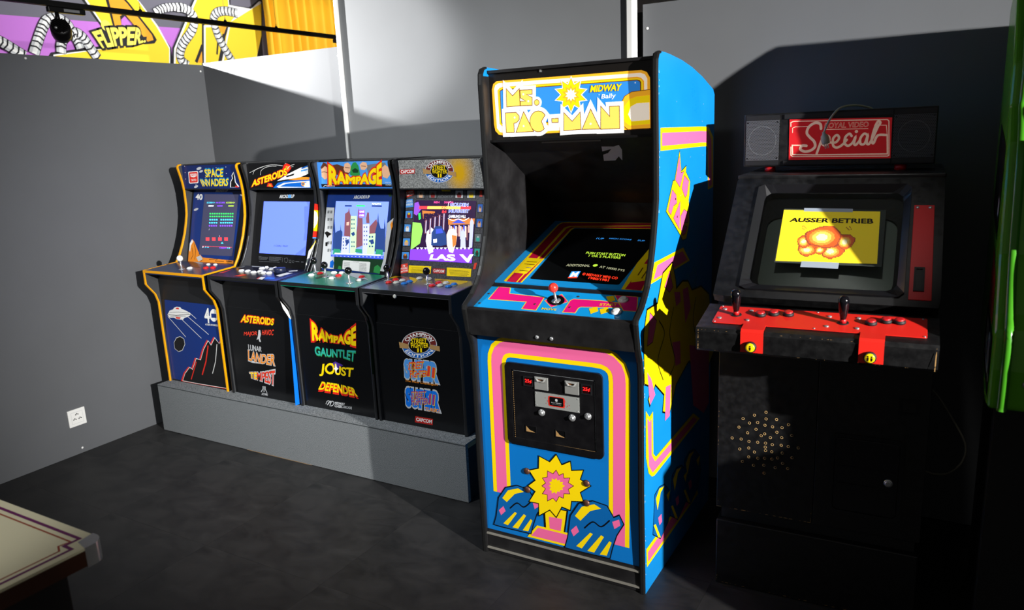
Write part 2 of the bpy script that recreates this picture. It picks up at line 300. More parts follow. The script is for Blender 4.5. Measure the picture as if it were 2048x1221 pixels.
ART = {
'pac_marquee': [
 ('border_print', [('P','org',[(.03,1.684),(.0363,1.7022),(.0505,1.7106),(.5737,1.7086),(.5918,1.7013),(.602,1.684),(.6045,1.5417),(.5983,1.5301),(.0668,1.5283),(.0495,1.5309),(.0363,1.5446),(.0322,1.5652)]),'^',('P','cream',[(.0388,1.6849),(.0446,1.6973),(.0587,1.7035),(.5708,1.7003),(.5848,1.6955),(.5931,1.6821),(.5941,1.5447),(.587,1.5371),(.0707,1.536),(.0552,1.5395),(.0438,1.5531)]),'^',('P','org',[(.0523,1.6797),(.0613,1.6877),(.0752,1.6902),(.5595,1.6896),(.5735,1.686),(.5833,1.6751),(.5842,1.5583),(.5786,1.5533),(.0682,1.5565),(.055,1.5672)]),'^',('P','yel',[(.0581,1.6788),(.0663,1.6846),(.0756,1.6862),(.56,1.6849),(.5721,1.6815),(.5785,1.6728),(.5792,1.5611),(.0685,1.5608),(.0591,1.567)]),'^',('P','brn',[(.0608,1.6778),(.0696,1.6821),(.0765,1.6828),(.5603,1.6808),(.5701,1.678),(.5735,1.6719),(.5738,1.5635),(.0686,1.5637),(.062,1.5698)]),'^',('P','blu',[(.0642,1.6761),(.0718,1.6791),(.077,1.6799),(.5603,1.6782),(.5679,1.6748),(.5698,1.6696),(.5701,1.5668),(.0695,1.5666),(.0642,1.572)]),'^']),
 ('star_print', [('P','white',[(.334,1.7082),(.3213,1.6847),(.2966,1.6995),(.3013,1.6725),(.2724,1.671),(.293,1.6511),(.2712,1.6337),(.2999,1.6287),(.2936,1.6021),(.3192,1.614),(.3307,1.5887),(.3434,1.6128),(.3679,1.5983),(.3632,1.6252),(.3911,1.627),(.3711,1.6465),(.3919,1.6635),(.3642,1.6685),(.3702,1.6944),(.3453,1.6831)]),'^',('P','brn',[(.3338,1.7021),(.3224,1.681),(.3003,1.6942),(.3045,1.6701),(.2787,1.6687),(.2971,1.6509),(.2776,1.6352),(.3033,1.6308),(.2976,1.607),(.3206,1.6177),(.3309,1.5949),(.3423,1.6165),(.3642,1.6035),(.36,1.6276),(.3851,1.6292),(.3671,1.6467),(.3858,1.662),(.361,1.6665),(.3663,1.6897),(.344,1.6796)]),'^',('P','yel',[(.3337,1.7001),(.3228,1.6798),(.3015,1.6925),(.3056,1.6692),(.2808,1.6679),(.2985,1.6508),(.2797,1.6358),(.3044,1.6315),(.299,1.6086),(.3211,1.6189),(.3309,1.597),(.3419,1.6177),(.363,1.6053),(.3589,1.6284),(.3831,1.6299),(.3657,1.6468),(.3838,1.6615),(.3599,1.6658),(.365,1.6882),(.3435,1.6784)]),'^',('P','org',[(.3332,1.6806),(.3264,1.668),(.3133,1.6758),(.3158,1.6615),(.3005,1.6606),(.3114,1.65),(.2999,1.6407),(.3151,1.6381),(.3117,1.6239),(.3254,1.6303),(.3315,1.6167),(.3383,1.6295),(.3514,1.6218),(.3489,1.6362),(.3639,1.6371),(.3531,1.6475),(.3644,1.6567),(.3495,1.6594),(.3527,1.6733),(.3393,1.6672)]),'^',('P','cream',[(.3329,1.6694),(.3285,1.6612),(.32,1.6662),(.3217,1.6569),(.3118,1.6564),(.3189,1.6496),(.3114,1.6436),(.3212,1.6419),(.3191,1.6328),(.3278,1.6368),(.3318,1.6281),(.3362,1.6364),(.3446,1.6314),(.343,1.6406),(.3527,1.6412),(.3458,1.648),(.3531,1.6539),(.3434,1.6556),(.3455,1.6646),(.3368,1.6607)])]),
 ('cloud_print', [('S','brn',.004,[(.501,1.5726),(.5049,1.6069),(.5191,1.6324),(.5421,1.6441),(.6028,1.6476),(.6033,1.5326),(.5297,1.5309),(.5095,1.5456)],1,0),('P','org',[(.501,1.5726),(.5049,1.6069),(.5191,1.6324),(.5421,1.6441),(.6028,1.6476),(.6033,1.5326),(.5297,1.5309),(.5095,1.5456)]),'^',('P','yel',[(.5127,1.5747),(.5188,1.6035),(.5362,1.6236),(.5591,1.6301),(.6013,1.6315),(.6017,1.5444),(.5356,1.5419),(.5197,1.5532)]),'^',('P','cream',[(.5301,1.5766),(.5389,1.5998),(.559,1.6092),(.6007,1.6096),(.6012,1.5575),(.5414,1.5549)])]),
 ('lettering', [('S','white',.03,[(.0894,1.6817),(.1125,1.6568),(.1394,1.6785),(.1396,1.6249),(.0889,1.6239)],1,0),('S','white',.03,[(.1435,1.6741),(.1881,1.6727),(.1875,1.6602),(.1645,1.6602),(.187,1.6476),(.1861,1.6239),(.143,1.6247),(.1435,1.6374),(.1652,1.6377),(.1441,1.6501)],1,0),('S','white',.03,[(.0826,1.6021),(.1234,1.6016),(.1341,1.5911),(.1341,1.5782),(.1236,1.5695),(.1127,1.5677),(.1126,1.5374),(.0828,1.5376)],1,0),('S','white',.03,[(.1536,1.6015),(.1875,1.5375),(.1221,1.5371)],1,0),('S','white',.03,[(.2336,1.5886),(.2294,1.5937),(.2242,1.5979),(.2183,1.6007),(.212,1.6022),(.2055,1.6023),(.1991,1.601),(.1931,1.5982),(.1878,1.5942),(.1834,1.5891),(.1801,1.583),(.178,1.5764),(.1772,1.5695),(.1779,1.5625),(.1798,1.5558),(.1831,1.5497),(.1874,1.5445),(.1927,1.5404),(.1987,1.5375),(.205,1.5361),(.2116,1.5361),(.2179,1.5375),(.2239,1.5404),(.2291,1.5445),(.2193,1.5694)],1,0),('S','white',.03,[(.2606,1.5749),(.283,1.575),(.2826,1.5638),(.2612,1.5642)],1,0),('S','white',.03,[(.3057,1.5913),(.3347,1.5624),(.3633,1.5899),(.3651,1.5378),(.304,1.536)],1,0),('S','white',.03,[(.4017,1.5975),(.4322,1.5366),(.3713,1.5376)],1,0),('S','white',.03,[(.4379,1.6051),(.4686,1.5714),(.4685,1.6035),(.4999,1.6032),(.5006,1.5353),(.4367,1.5356)],1,0),('P','white',[(.0894,1.6817),(.1125,1.6568),(.1394,1.6785),(.1396,1.6249),(.0889,1.6239)]),('P','white',[(.1435,1.6741),(.1881,1.6727),(.1875,1.6602),(.1645,1.6602),(.187,1.6476),(.1861,1.6239),(.143,1.6247),(.1435,1.6374),(.1652,1.6377),(.1441,1.6501)]),('P','white',[(.0826,1.6021),(.1234,1.6016),(.1341,1.5911),(.1341,1.5782),(.1236,1.5695),(.1127,1.5677),(.1126,1.5374),(.0828,1.5376)]),('P','white',[(.1536,1.6015),(.1875,1.5375),(.1221,1.5371)]),('P','white',[(.2336,1.5886),(.2294,1.5937),(.2242,1.5979),(.2183,1.6007),(.212,1.6022),(.2055,1.6023),(.1991,1.601),(.1931,1.5982),(.1878,1.5942),(.1834,1.5891),(.1801,1.583),(.178,1.5764),(.1772,1.5695),(.1779,1.5625),(.1798,1.5558),(.1831,1.5497),(.1874,1.5445),(.1927,1.5404),(.1987,1.5375),(.205,1.5361),(.2116,1.5361),(.2179,1.5375),(.2239,1.5404),(.2291,1.5445),(.2193,1.5694)]),('P','white',[(.2606,1.5749),(.283,1.575),(.2826,1.5638),(.2612,1.5642)]),('P','white',[(.3057,1.5913),(.3347,1.5624),(.3633,1.5899),(.3651,1.5378),(.304,1.536)]),('P','white',[(.4017,1.5975),(.4322,1.5366),(.3713,1.5376)]),('P','white',[(.4379,1.6051),(.4686,1.5714),(.4685,1.6035),(.4999,1.6032),(.5006,1.5353),(.4367,1.5356)]),('D','white',(.205,1.6312),.019),'^',('S','brn',.0045,[(.0894,1.6817),(.1125,1.6568),(.1394,1.6785),(.1396,1.6249),(.0889,1.6239)],1,0),('S','brn',.0045,[(.1435,1.6741),(.1881,1.6727),(.1875,1.6602),(.1645,1.6602),(.187,1.6476),(.1861,1.6239),(.143,1.6247),(.1435,1.6374),(.1652,1.6377),(.1441,1.6501)],1,0),('S','brn',.0045,[(.0826,1.6021),(.1234,1.6016),(.1341,1.5911),(.1341,1.5782),(.1236,1.5695),(.1127,1.5677),(.1126,1.5374),(.0828,1.5376)],1,0),('S','brn',.0045,[(.1536,1.6015),(.1875,1.5375),(.1221,1.5371)],1,0),('S','brn',.0045,[(.2336,1.5886),(.2294,1.5937),(.2242,1.5979),(.2183,1.6007),(.212,1.6022),(.2055,1.6023),(.1991,1.601),(.1931,1.5982),(.1878,1.5942),(.1834,1.5891),(.1801,1.583),(.178,1.5764),(.1772,1.5695),(.1779,1.5625),(.1798,1.5558),(.1831,1.5497),(.1874,1.5445),(.1927,1.5404),(.1987,1.5375),(.205,1.5361),(.2116,1.5361),(.2179,1.5375),(.2239,1.5404),(.2291,1.5445),(.2193,1.5694)],1,0),('S','brn',.0045,[(.2606,1.5749),(.283,1.575),(.2826,1.5638),(.2612,1.5642)],1,0),('S','brn',.0045,[(.3057,1.5913),(.3347,1.5624),(.3633,1.5899),(.3651,1.5378),(.304,1.536)],1,0),('S','brn',.0045,[(.4017,1.5975),(.4322,1.5366),(.3713,1.5376)],1,0),('S','brn',.0045,[(.4379,1.6051),(.4686,1.5714),(.4685,1.6035),(.4999,1.6032),(.5006,1.5353),(.4367,1.5356)],1,0),('D','brn',(.205,1.6312),.0105),'^',('P','gold',[(.0894,1.6817),(.1125,1.6568),(.1394,1.6785),(.1396,1.6249),(.0889,1.6239)]),('P','gold',[(.1435,1.6741),(.1881,1.6727),(.1875,1.6602),(.1645,1.6602),(.187,1.6476),(.1861,1.6239),(.143,1.6247),(.1435,1.6374),(.1652,1.6377),(.1441,1.6501)]),('P','gold',[(.0826,1.6021),(.1234,1.6016),(.1341,1.5911),(.1341,1.5782),(.1236,1.5695),(.1127,1.5677),(.1126,1.5374),(.0828,1.5376)]),('P','gold',[(.1536,1.6015),(.1875,1.5375),(.1221,1.5371)]),('P','gold',[(.2336,1.5886),(.2294,1.5937),(.2242,1.5979),(.2183,1.6007),(.212,1.6022),(.2055,1.6023),(.1991,1.601),(.1931,1.5982),(.1878,1.5942),(.1834,1.5891),(.1801,1.583),(.178,1.5764),(.1772,1.5695),(.1779,1.5625),(.1798,1.5558),(.1831,1.5497),(.1874,1.5445),(.1927,1.5404),(.1987,1.5375),(.205,1.5361),(.2116,1.5361),(.2179,1.5375),(.2239,1.5404),(.2291,1.5445),(.2193,1.5694)]),('P','gold',[(.2606,1.5749),(.283,1.575),(.2826,1.5638),(.2612,1.5642)]),('P','gold',[(.3057,1.5913),(.3347,1.5624),(.3633,1.5899),(.3651,1.5378),(.304,1.536)]),('P','gold',[(.4017,1.5975),(.4322,1.5366),(.3713,1.5376)]),('P','gold',[(.4379,1.6051),(.4686,1.5714),(.4685,1.6035),(.4999,1.6032),(.5006,1.5353),(.4367,1.5356)]),('D','gold',(.205,1.6312),.0085),'^',('D','white',(.1176,1.5861),.0035),('D','white',(.1516,1.556),.0035),('D','white',(.4008,1.5533),.0035),('D','white',(.1552,1.6607),.0035),('D','white',(.1734,1.6372),.0035)]),
 ('lettering', [('T','yel','MIDWAY',[(.4063,1.6724),(.5094,1.671)],[(.4019,1.6532),(.5054,1.6521)],.03,(('brn',.03,0,0),)),('T','white','Bally',[(.4431,1.6435),(.4902,1.6441)],[(.4392,1.6259),(.487,1.6264)],.01,()),('D','white',(.4326,1.6428),.0015),('D','white',(.5551,1.6718),.002)]),
],
'pac_front': [
 ('stripe', [('S','yel',.074,[(.0917,.2531),(.095,.7514),(.0971,.7723),(.1063,.7931),(.123,.8073),(.1461,.8142),(.4639,.8152),(.4985,.8133),(.5257,.8032),(.5449,.7848),(.5531,.7635),(.5553,.7347),(.5464,.1566)],0,0),'^',('S','pnk',.043,[(.0917,.2531),(.095,.7514),(.0971,.7723),(.1063,.7931),(.123,.8073),(.1461,.8142),(.4639,.8152),(.4985,.8133),(.5257,.8032),(.5449,.7848),(.5531,.7635),(.5553,.7347),(.5464,.1566)],0,0),'^']),
 ('ray_print', [('P','blk',[(.2596,.2365),(.3586,.2446),(.341,.1362),(.2625,.1294)]),'^',('P','yel',[(.2664,.2352),(.3518,.2402),(.3364,.1446),(.2697,.138)]),'^',('P','pnk',[(.2819,.2034),(.3345,.2061),(.3271,.1567),(.2841,.153)])]),
 ('path_print', [('S','yel',.016,[(.2363,.1493),(.3558,.1494),(.3834,.1115),(.2065,.1108)],1,0),('P','pnk',[(.2363,.1493),(.3558,.1494),(.3834,.1115),(.2065,.1108)])]),
 ('wave_print', [('S','blk',.008,[(.0632,.1549),(.0771,.2311),(.1084,.2779),(.1566,.2958),(.2029,.2897),(.2244,.2552),(.2432,.2671),(.2558,.2425),(.2314,.2016),(.2158,.1582),(.2049,.1195),(.0808,.1181),(.0514,.1193)],1,0),('P','blu2',[(.0632,.1549),(.0771,.2311),(.1084,.2779),(.1566,.2958),(.2029,.2897),(.2244,.2552),(.2432,.2671),(.2558,.2425),(.2314,.2016),(.2158,.1582),(.2049,.1195),(.0808,.1181),(.0514,.1193)]),'^',('P','yel',[(.0918,.2343),(.1176,.2702),(.1609,.2872),(.1838,.2779),(.1456,.2618),(.1104,.2223)]),('P','yel',[(.0913,.1328),(.1421,.1892),(.1515,.1873),(.1104,.1292)]),('P','yel',[(.1295,.1256),(.1799,.1898),(.189,.1855),(.1533,.1256)]),('P','yel',[(.1722,.1237),(.2073,.1762),(.2145,.1723),(.1958,.1254)]),('S','blk',.005,[(.1237,.2011),(.1534,.2277),(.1811,.218),(.2101,.2442)],0,1),('P','pnk',[(.2193,.2422),(.2427,.2552),(.2465,.2365),(.2257,.22)]),('P','pnk',[(.0745,.1819),(.0949,.2027),(.1036,.1845),(.0832,.1636)])]),
 ('wave_print', [('S','blk',.008,[(.3555,.1398),(.3687,.2264),(.4017,.2796),(.4538,.3),(.5044,.2934),(.5288,.2544),(.5488,.2679),(.5633,.2402),(.5379,.1939),(.5222,.1448),(.5114,.1009),(.3758,.098),(.3435,.0992)],1,0),('P','blu2',[(.3555,.1398),(.3687,.2264),(.4017,.2796),(.4538,.3),(.5044,.2934),(.5288,.2544),(.5488,.2679),(.5633,.2402),(.5379,.1939),(.5222,.1448),(.5114,.1009),(.3758,.098),(.3435,.0992)]),'^',('P','yel',[(.3847,.2301),(.4119,.2709),(.4588,.2904),(.484,.2799),(.4428,.2616),(.4053,.2166)]),('P','yel',[(.3869,.1149),(.441,.1793),(.4513,.1772),(.408,.111)]),('P','yel',[(.4289,.1071),(.4822,.1802),(.4923,.1754),(.455,.1073)]),('P','yel',[(.4757,.1053),(.5124,.165),(.5204,.1607),(.5013,.1074)]),('S','blk',.005,[(.4205,.1927),(.4522,.223),(.4827,.2121),(.5136,.2419)],0,1),('P','pnk',[(.5236,.2398),(.5487,.2546),(.5533,.2334),(.5312,.2147)]),('P','pnk',[(.3671,.1706),(.389,.1943),(.399,.1737),(.3772,.1498)])]),
 ('sunburst_print', [('S','blk',.007,[(.3192,.4447),(.2936,.413),(.2524,.4269),(.2494,.3807),(.2111,.3662),(.2347,.333),(.2042,.3057),(.233,.2905),(.206,.2462),(.2441,.2474),(.2436,.2002),(.2872,.2326),(.3114,.2102),(.3343,.2551),(.3665,.2488),(.3718,.2841),(.4164,.2923),(.4055,.3239),(.4447,.3555),(.4067,.371),(.4191,.4069),(.375,.3967),(.3717,.4294),(.3392,.4101)],1,0),('P','yel',[(.3192,.4447),(.2936,.413),(.2524,.4269),(.2494,.3807),(.2111,.3662),(.2347,.333),(.2042,.3057),(.233,.2905),(.206,.2462),(.2441,.2474),(.2436,.2002),(.2872,.2326),(.3114,.2102),(.3343,.2551),(.3665,.2488),(.3718,.2841),(.4164,.2923),(.4055,.3239),(.4447,.3555),(.4067,.371),(.4191,.4069),(.375,.3967),(.3717,.4294),(.3392,.4101)]),'^',('P','pnk',[(.3173,.387),(.3045,.3709),(.284,.3777),(.2825,.3546),(.2636,.3473),(.2753,.3308),(.2604,.3173),(.2745,.3098),(.2614,.288),(.2801,.2884),(.2799,.2652),(.3014,.2809),(.3134,.2698),(.3248,.2919),(.341,.2887),(.3437,.3063),(.3663,.3103),(.3608,.3262),(.3809,.3422),(.3615,.35),(.3679,.3683),(.3454,.363),(.3438,.3795),(.3273,.3696)]),('S','blk',.004,[(.3173,.387),(.3045,.3709),(.284,.3777),(.2825,.3546),(.2636,.3473),(.2753,.3308),(.2604,.3173),(.2745,.3098),(.2614,.288),(.2801,.2884),(.2799,.2652),(.3014,.2809),(.3134,.2698),(.3248,.2919),(.341,.2887),(.3437,.3063),(.3663,.3103),(.3608,.3262),(.3809,.3422),(.3615,.35),(.3679,.3683),(.3454,.363),(.3438,.3795),(.3273,.3696)],1,0),'^',('P','yel',[(.3164,.3591),(.3097,.3506),(.299,.3542),(.2983,.3421),(.2886,.3383),(.2946,.3298),(.2869,.3228),(.2942,.3189),(.2875,.3077),(.2971,.3078),(.297,.2959),(.3081,.3039),(.3143,.2981),(.3203,.3096),(.3287,.3079),(.3301,.317),(.3419,.3191),(.3391,.3274),(.3497,.3358),(.3395,.3398),(.3429,.3494),(.3311,.3466),(.3302,.3552),(.3216,.35)])]),
],
'pac_side': [
 ('stripe', [('S','yel',.07,[(.1574,1.4962),(.5948,1.4933),(.6754,1.4911),(.7132,1.468),(.7221,1.2987)],0,0),'^',('S','pnk',.04,[(.1716,1.4957),(.5949,1.4924),(.6754,1.4893),(.7031,1.4683),(.7182,1.3085)],0,0)]),
 ('lettering', [('S','blk',.005,[(.3464,1.4517),(.3648,1.3836),(.4193,1.3993),(.4142,1.38),(.4638,1.3441),(.456,1.2981),(.4484,1.2815),(.4513,1.2604),(.4587,1.2018),(.4255,1.1498),(.3861,1.1501),(.3471,1.1796),(.212,1.2674),(.2464,1.3124),(.2813,1.3596),(.2967,1.3584)],1,0),('P','yel',[(.3464,1.4517),(.3648,1.3836),(.4193,1.3993),(.4142,1.38),(.4638,1.3441),(.456,1.2981),(.4484,1.2815),(.4513,1.2604),(.4587,1.2018),(.4255,1.1498),(.3861,1.1501),(.3471,1.1796),(.212,1.2674),(.2464,1.3124),(.2813,1.3596),(.2967,1.3584)]),'^',('S','blk',.004,[(.3426,1.435),(.3613,1.3796),(.3915,1.3818),(.3512,1.3339),(.3039,1.3607)],1,0),('P','pnk',[(.3426,1.435),(.3613,1.3796),(.3915,1.3818),(.3512,1.3339),(.3039,1.3607)]),('S','blk',.004,[(.3988,1.3686),(.4492,1.3455),(.4288,1.3015),(.4076,1.2947),(.3719,1.328)],1,0),('P','pnk',[(.3988,1.3686),(.4492,1.3455),(.4288,1.3015),(.4076,1.2947),(.3719,1.328)]),('S','blk',.004,[(.2708,1.3312),(.3116,1.3105),(.3189,1.2837),(.2849,1.2785),(.2583,1.2512),(.2318,1.267)],1,0),('P','pnk',[(.2708,1.3312),(.3116,1.3105),(.3189,1.2837),(.2849,1.2785),(.2583,1.2512),(.2318,1.267)]),('S','blk',.004,[(.3539,1.2846),(.3485,1.192),(.2854,1.2373)],1,0),('P','pnk',[(.3539,1.2846),(.3485,1.192),(.2854,1.2373)]),('S','blk',.004,[(.3976,1.2534),(.4348,1.2403),(.4432,1.205),(.4059,1.2073),(.4062,1.1959),(.4316,1.1881),(.4142,1.1698),(.3849,1.1669),(.3628,1.1902),(.3619,1.235)],1,0),('P','pnk',[(.3976,1.2534),(.4348,1.2403),(.4432,1.205),(.4059,1.2073),(.4062,1.1959),(.4316,1.1881),(.4142,1.1698),(.3849,1.1669),(.3628,1.1902),(.3619,1.235)]),'^',('D','blk',(.305,1.2981),.004),('D','blk',(.3238,1.2372),.004)]),
 ('stripe', [('P','yel',[(.1002,1.1187),(.3932,1.1224),(.47,1.0636),(.0639,1.0555)]),'^',('P','pnk',[(.127,1.1053),(.3832,1.1111),(.4437,1.0708),(.0915,1.0645)])]),
 ('flame_print', [('S','blk',.012,[(.2735,1.0873),(.3089,1.0225),(.3164,.9891),(.3884,1.0028),(.4489,.9913),(.497,.9482),(.6121,.9401),(.7198,.8877),(.808,.6401),(.7343,.6009),(.6584,.6708),(.5898,.6428),(.5057,.6672),(.4728,.6919),(.4414,.6859),(.3215,.6482),(.2511,.5651),(.1825,.5939),(.1957,.6505),(.1047,.7164),(.0548,.661),(.0428,.6828),(.0798,.7153),(.0078,.7469),(.004,.9104),(.0338,.9789),(.1305,.9788),(.1811,1.0684)],1,0),('P','yel',[(.2735,1.0873),(.3089,1.0225),(.3164,.9891),(.3884,1.0028),(.4489,.9913),(.497,.9482),(.6121,.9401),(.7198,.8877),(.808,.6401),(.7343,.6009),(.6584,.6708),(.5898,.6428),(.5057,.6672),(.4728,.6919),(.4414,.6859),(.3215,.6482),(.2511,.5651),(.1825,.5939),(.1957,.6505),(.1047,.7164),(.0548,.661),(.0428,.6828),(.0798,.7153),(.0078,.7469),(.004,.9104),(.0338,.9789),(.1305,.9788),(.1811,1.0684)]),'^',('S','blk',.005,[(.2467,1.0653),(.2813,1.0052),(.2473,.994),(.1968,1.0218)],1,0),('P','pnk',[(.2467,1.0653),(.2813,1.0052),(.2473,.994),(.1968,1.0218)]),('S','blk',.005,[(.0573,.9651),(.1179,.9253),(.0807,.8649),(.0326,.8647)],1,0),('P','pnk',[(.0573,.9651),(.1179,.9253),(.0807,.8649),(.0326,.8647)]),('P','pnk',[(.389,.9746),(.4494,.9721),(.483,.8877),(.4221,.8434)]),('P','pnk',[(.2955,.9842),(.3597,.9712),(.3677,.9368),(.3173,.9291)]),('P','pnk',[(.2766,.8114),(.3631,.7934),(.3721,.7086),(.3133,.7161)]),('P','pnk',[(.4711,.7502),(.7308,.6701),(.7427,.4351),(.6696,.4158),(.5275,.4974)]),('P','pnk',[(.2091,.6721),(.2642,.6641),(.2512,.5533),(.2029,.5514)]),('P','pnk',[(.0317,.7767),(.0676,.7438),(.1046,.6783),(.0548,.6589)]),('S','blk',.005,[(.143,.9193),(.1948,.8621),(.1302,.7896),(.1821,.7059)],0,1),('S','blk',.005,[(.2892,.9307),(.2486,.8485),(.3058,.7395),(.2499,.6991)],0,1),('S','blk',.005,[(.5464,.9135),(.5167,.8306),(.5872,.7112)],0,1)]),
 ('stripe', [('P','yel',[(.0161,.6523),(.0483,.6208),(.0817,.628),(.0846,.4787),(.1101,.4576),(.5285,.4654),(.6161,.4128),(.097,.3959),(.0715,.4022),(.0405,.4273),(.0167,.4925)]),'^',('P','pnk',[(.029,.6232),(.0518,.6024),(.0679,.6093),(.0683,.4807),(.1011,.4448),(.529,.4493),(.5775,.4213),(.0779,.4136),(.0431,.4517)])]),
 ('stripe', [('P','yel',[(.0177,.163),(.0231,.094),(.6074,.0948),(.5707,.1644)]),'^',('P','pnk',[(.0321,.1449),(.0342,.1069),(.5473,.1098),(.5292,.1559)])]),
 ('wave_print', [('S','blk',.006,[(.082,.1859),(.1016,.3224),(.1463,.3303),(.199,.3172),(.254,.2673),(.2686,.2061),(.2409,.1546),(.1594,.1307)],1,0),('P','blu2',[(.082,.1859),(.1016,.3224),(.1463,.3303),(.199,.3172),(.254,.2673),(.2686,.2061),(.2409,.1546),(.1594,.1307)]),('S','blk',.006,[(.2619,.1694),(.2815,.314),(.3316,.3222),(.3911,.3082),(.4539,.2549),(.4714,.1897),(.4411,.1351),(.3497,.1102)],1,0),('P','blu2',[(.2619,.1694),(.2815,.314),(.3316,.3222),(.3911,.3082),(.4539,.2549),(.4714,.1897),(.4411,.1351),(.3497,.1102)]),('S','blk',.006,[(.4094,.1631),(.4291,.3143),(.4837,.3229),(.549,.3082),(.6186,.2524),(.6388,.184),(.6062,.1268),(.5062,.1009)],1,0),('P','blu2',[(.4094,.1631),(.4291,.3143),(.4837,.3229),(.549,.3082),(.6186,.2524),(.6388,.184),(.6062,.1268),(.5062,.1009)]),'^',('P','yel',[(.1103,.3043),(.1463,.3256),(.199,.3124),(.1593,.3054),(.1268,.254)]),('P','yel',[(.0885,.2159),(.1075,.2111),(.1594,.1341),(.1331,.1477)]),('P','yel',[(.2195,.2683),(.2609,.269),(.2403,.2342)]),('P','pnk',[(.1332,.2223),(.166,.2208),(.1726,.1884),(.1462,.187)]),('P','yel',[(.2917,.2948),(.3316,.3172),(.3912,.3031),(.3466,.2958),(.311,.2414)]),('P','yel',[(.2686,.2011),(.29,.196),(.3496,.1138),(.3198,.1284)]),('P','yel',[(.415,.2562),(.4617,.2568),(.4391,.2198)]),('P','pnk',[(.3187,.2077),(.3555,.2059),(.3636,.1715),(.3339,.1701)]),('P','yel',[(.4404,.2942),(.4838,.3176),(.5492,.3029),(.5005,.2953),(.4622,.2383)]),('P','yel',[(.4163,.1962),(.4398,.1908),(.5061,.1047),(.4733,.1201)]),('P','yel',[(.5759,.2537),(.6272,.2543),(.6028,.2156)]),('P','pnk',[(.4711,.2031),(.5114,.2012),(.5207,.1651),(.4882,.1637)])]),
],
'pac_bezel': [
 ('border_print', [('P','yel',[(.0624,-.0008),(.055,.006),(.0494,.4854),(.0563,.5079),(.0817,.5153),(.5282,.5372),(.5501,.4671),(.1376,.4601),(.1317,.4419),(.132,-.0006)]),'^',('P','crm',[(.0673,-.0002),(.0561,.4833),(.0652,.501),(.5307,.5292),(.5377,.5068),(.105,.4763),(.0904,.4586),(.1086,-.0007)]),('P','crm',[(.1136,.0018),(.1045,.4498),(.117,.4685),(.5405,.4979),(.5474,.4758),(.1306,.4633),(.1231,.4485),(.1257,.0014)]),('P','yel',[(.4968,.1911),(.4979,.5069),(.5175,.508),(.5301,-.0058),(.5094,-.0042)]),('P','yel',[(.5164,.001),(.5185,.4741),(.5474,.4758),(.5862,-.0025)]),'^',('P','crm',[(.5216,.0052),(.5275,.4691),(.5443,.4701),(.5779,.0024)]),('P','yel',[(.0581,.1901),(.1241,.186),(.1166,.0648),(.0636,.0696)]),'^',('P','yel',[(.5053,.1843),(.5671,.1888),(.5706,.0695),(.525,.0504)])]),
 ('screen_window', [('P','scr',[(.1491,.0367),(.1334,.4256),(.1344,.4421),(.1439,.4521),(.4997,.4708),(.5092,.4568),(.4899,.0434),(.4886,.0325),(.4806,.0297),(.161,.0305),(.1539,.0325)])]),
 ('screen_text', [('T','e_grn','PUSH START BUTTON',[(.2763,.2577),(.4313,.2522)],[(.2791,.2402),(.4346,.2343)],.02,()),('T','e_grn','1 OR 2 PLAYERS',[(.2968,.2336),(.4216,.2301)],[(.2987,.2194),(.4251,.2134)],.02,()),('T','e_dim','ADDITIONAL',[(.2418,.1549),(.3325,.1584)],[(.2443,.1382),(.335,.143)],.02,()),('T','e_dim','AT 10000 PTS',[(.3715,.1557),(.4725,.1359)],[(.3738,.1404),(.4744,.122)],.02,()),('D','e_grn',(.3524,.1556),.009),('T','e_red','© MIDWAY MFG CO',[(.3305,.0981),(.4676,.0814)],[(.3336,.0795),(.4708,.0644)],.02,()),('T','e_red','1980/1981',[(.3648,.0701),(.4422,.0628)],[(.3671,.0555),(.4449,.0467)],.02,()),('P','e_blue',[(.2831,.1023),(.3164,.108),(.3231,.0623),(.2911,.0537)]),'^',('T','e_wht','M',[(.2907,.0965),(.3131,.1019)],[(.2943,.0607),(.3165,.0662)],.02,()),('P','e_red',[(.2896,.0602),(.3203,.0685),(.3232,.0576),(.2905,.0527)]),('T','e_blue','1UP',[(.2695,.3774),(.2988,.3751)],[(.2692,.364),(.3001,.363)],0,()),('T','e_blue','HIGH SCORE',[(.3208,.3788),(.4108,.3744)],[(.3205,.3689),(.4108,.3646)],0,()),('T','e_blue','2UP',[(.4367,.3719),(.4645,.3676)],[(.4361,.3611),(.4652,.3569)],0,())]),
 ('instruction_print', [('S','brn',.003,[(.0743,.1581),(.1188,.1554)],0,0),('S','brn',.003,[(.0741,.1374),(.1183,.1349)],0,0),('S','blu',.003,[(.0955,.1112),(.1177,.1096)],0,0),('S','brn',.003,[(.0785,.0872),(.1166,.0855)],0,0),('S','brn',.003,[(.5301,.1564),(.5316,.1009)],0,0),('S','brn',.003,[(.5509,.1493),(.5523,.0807)],0,0)]),
],
'pac_ctrl': [
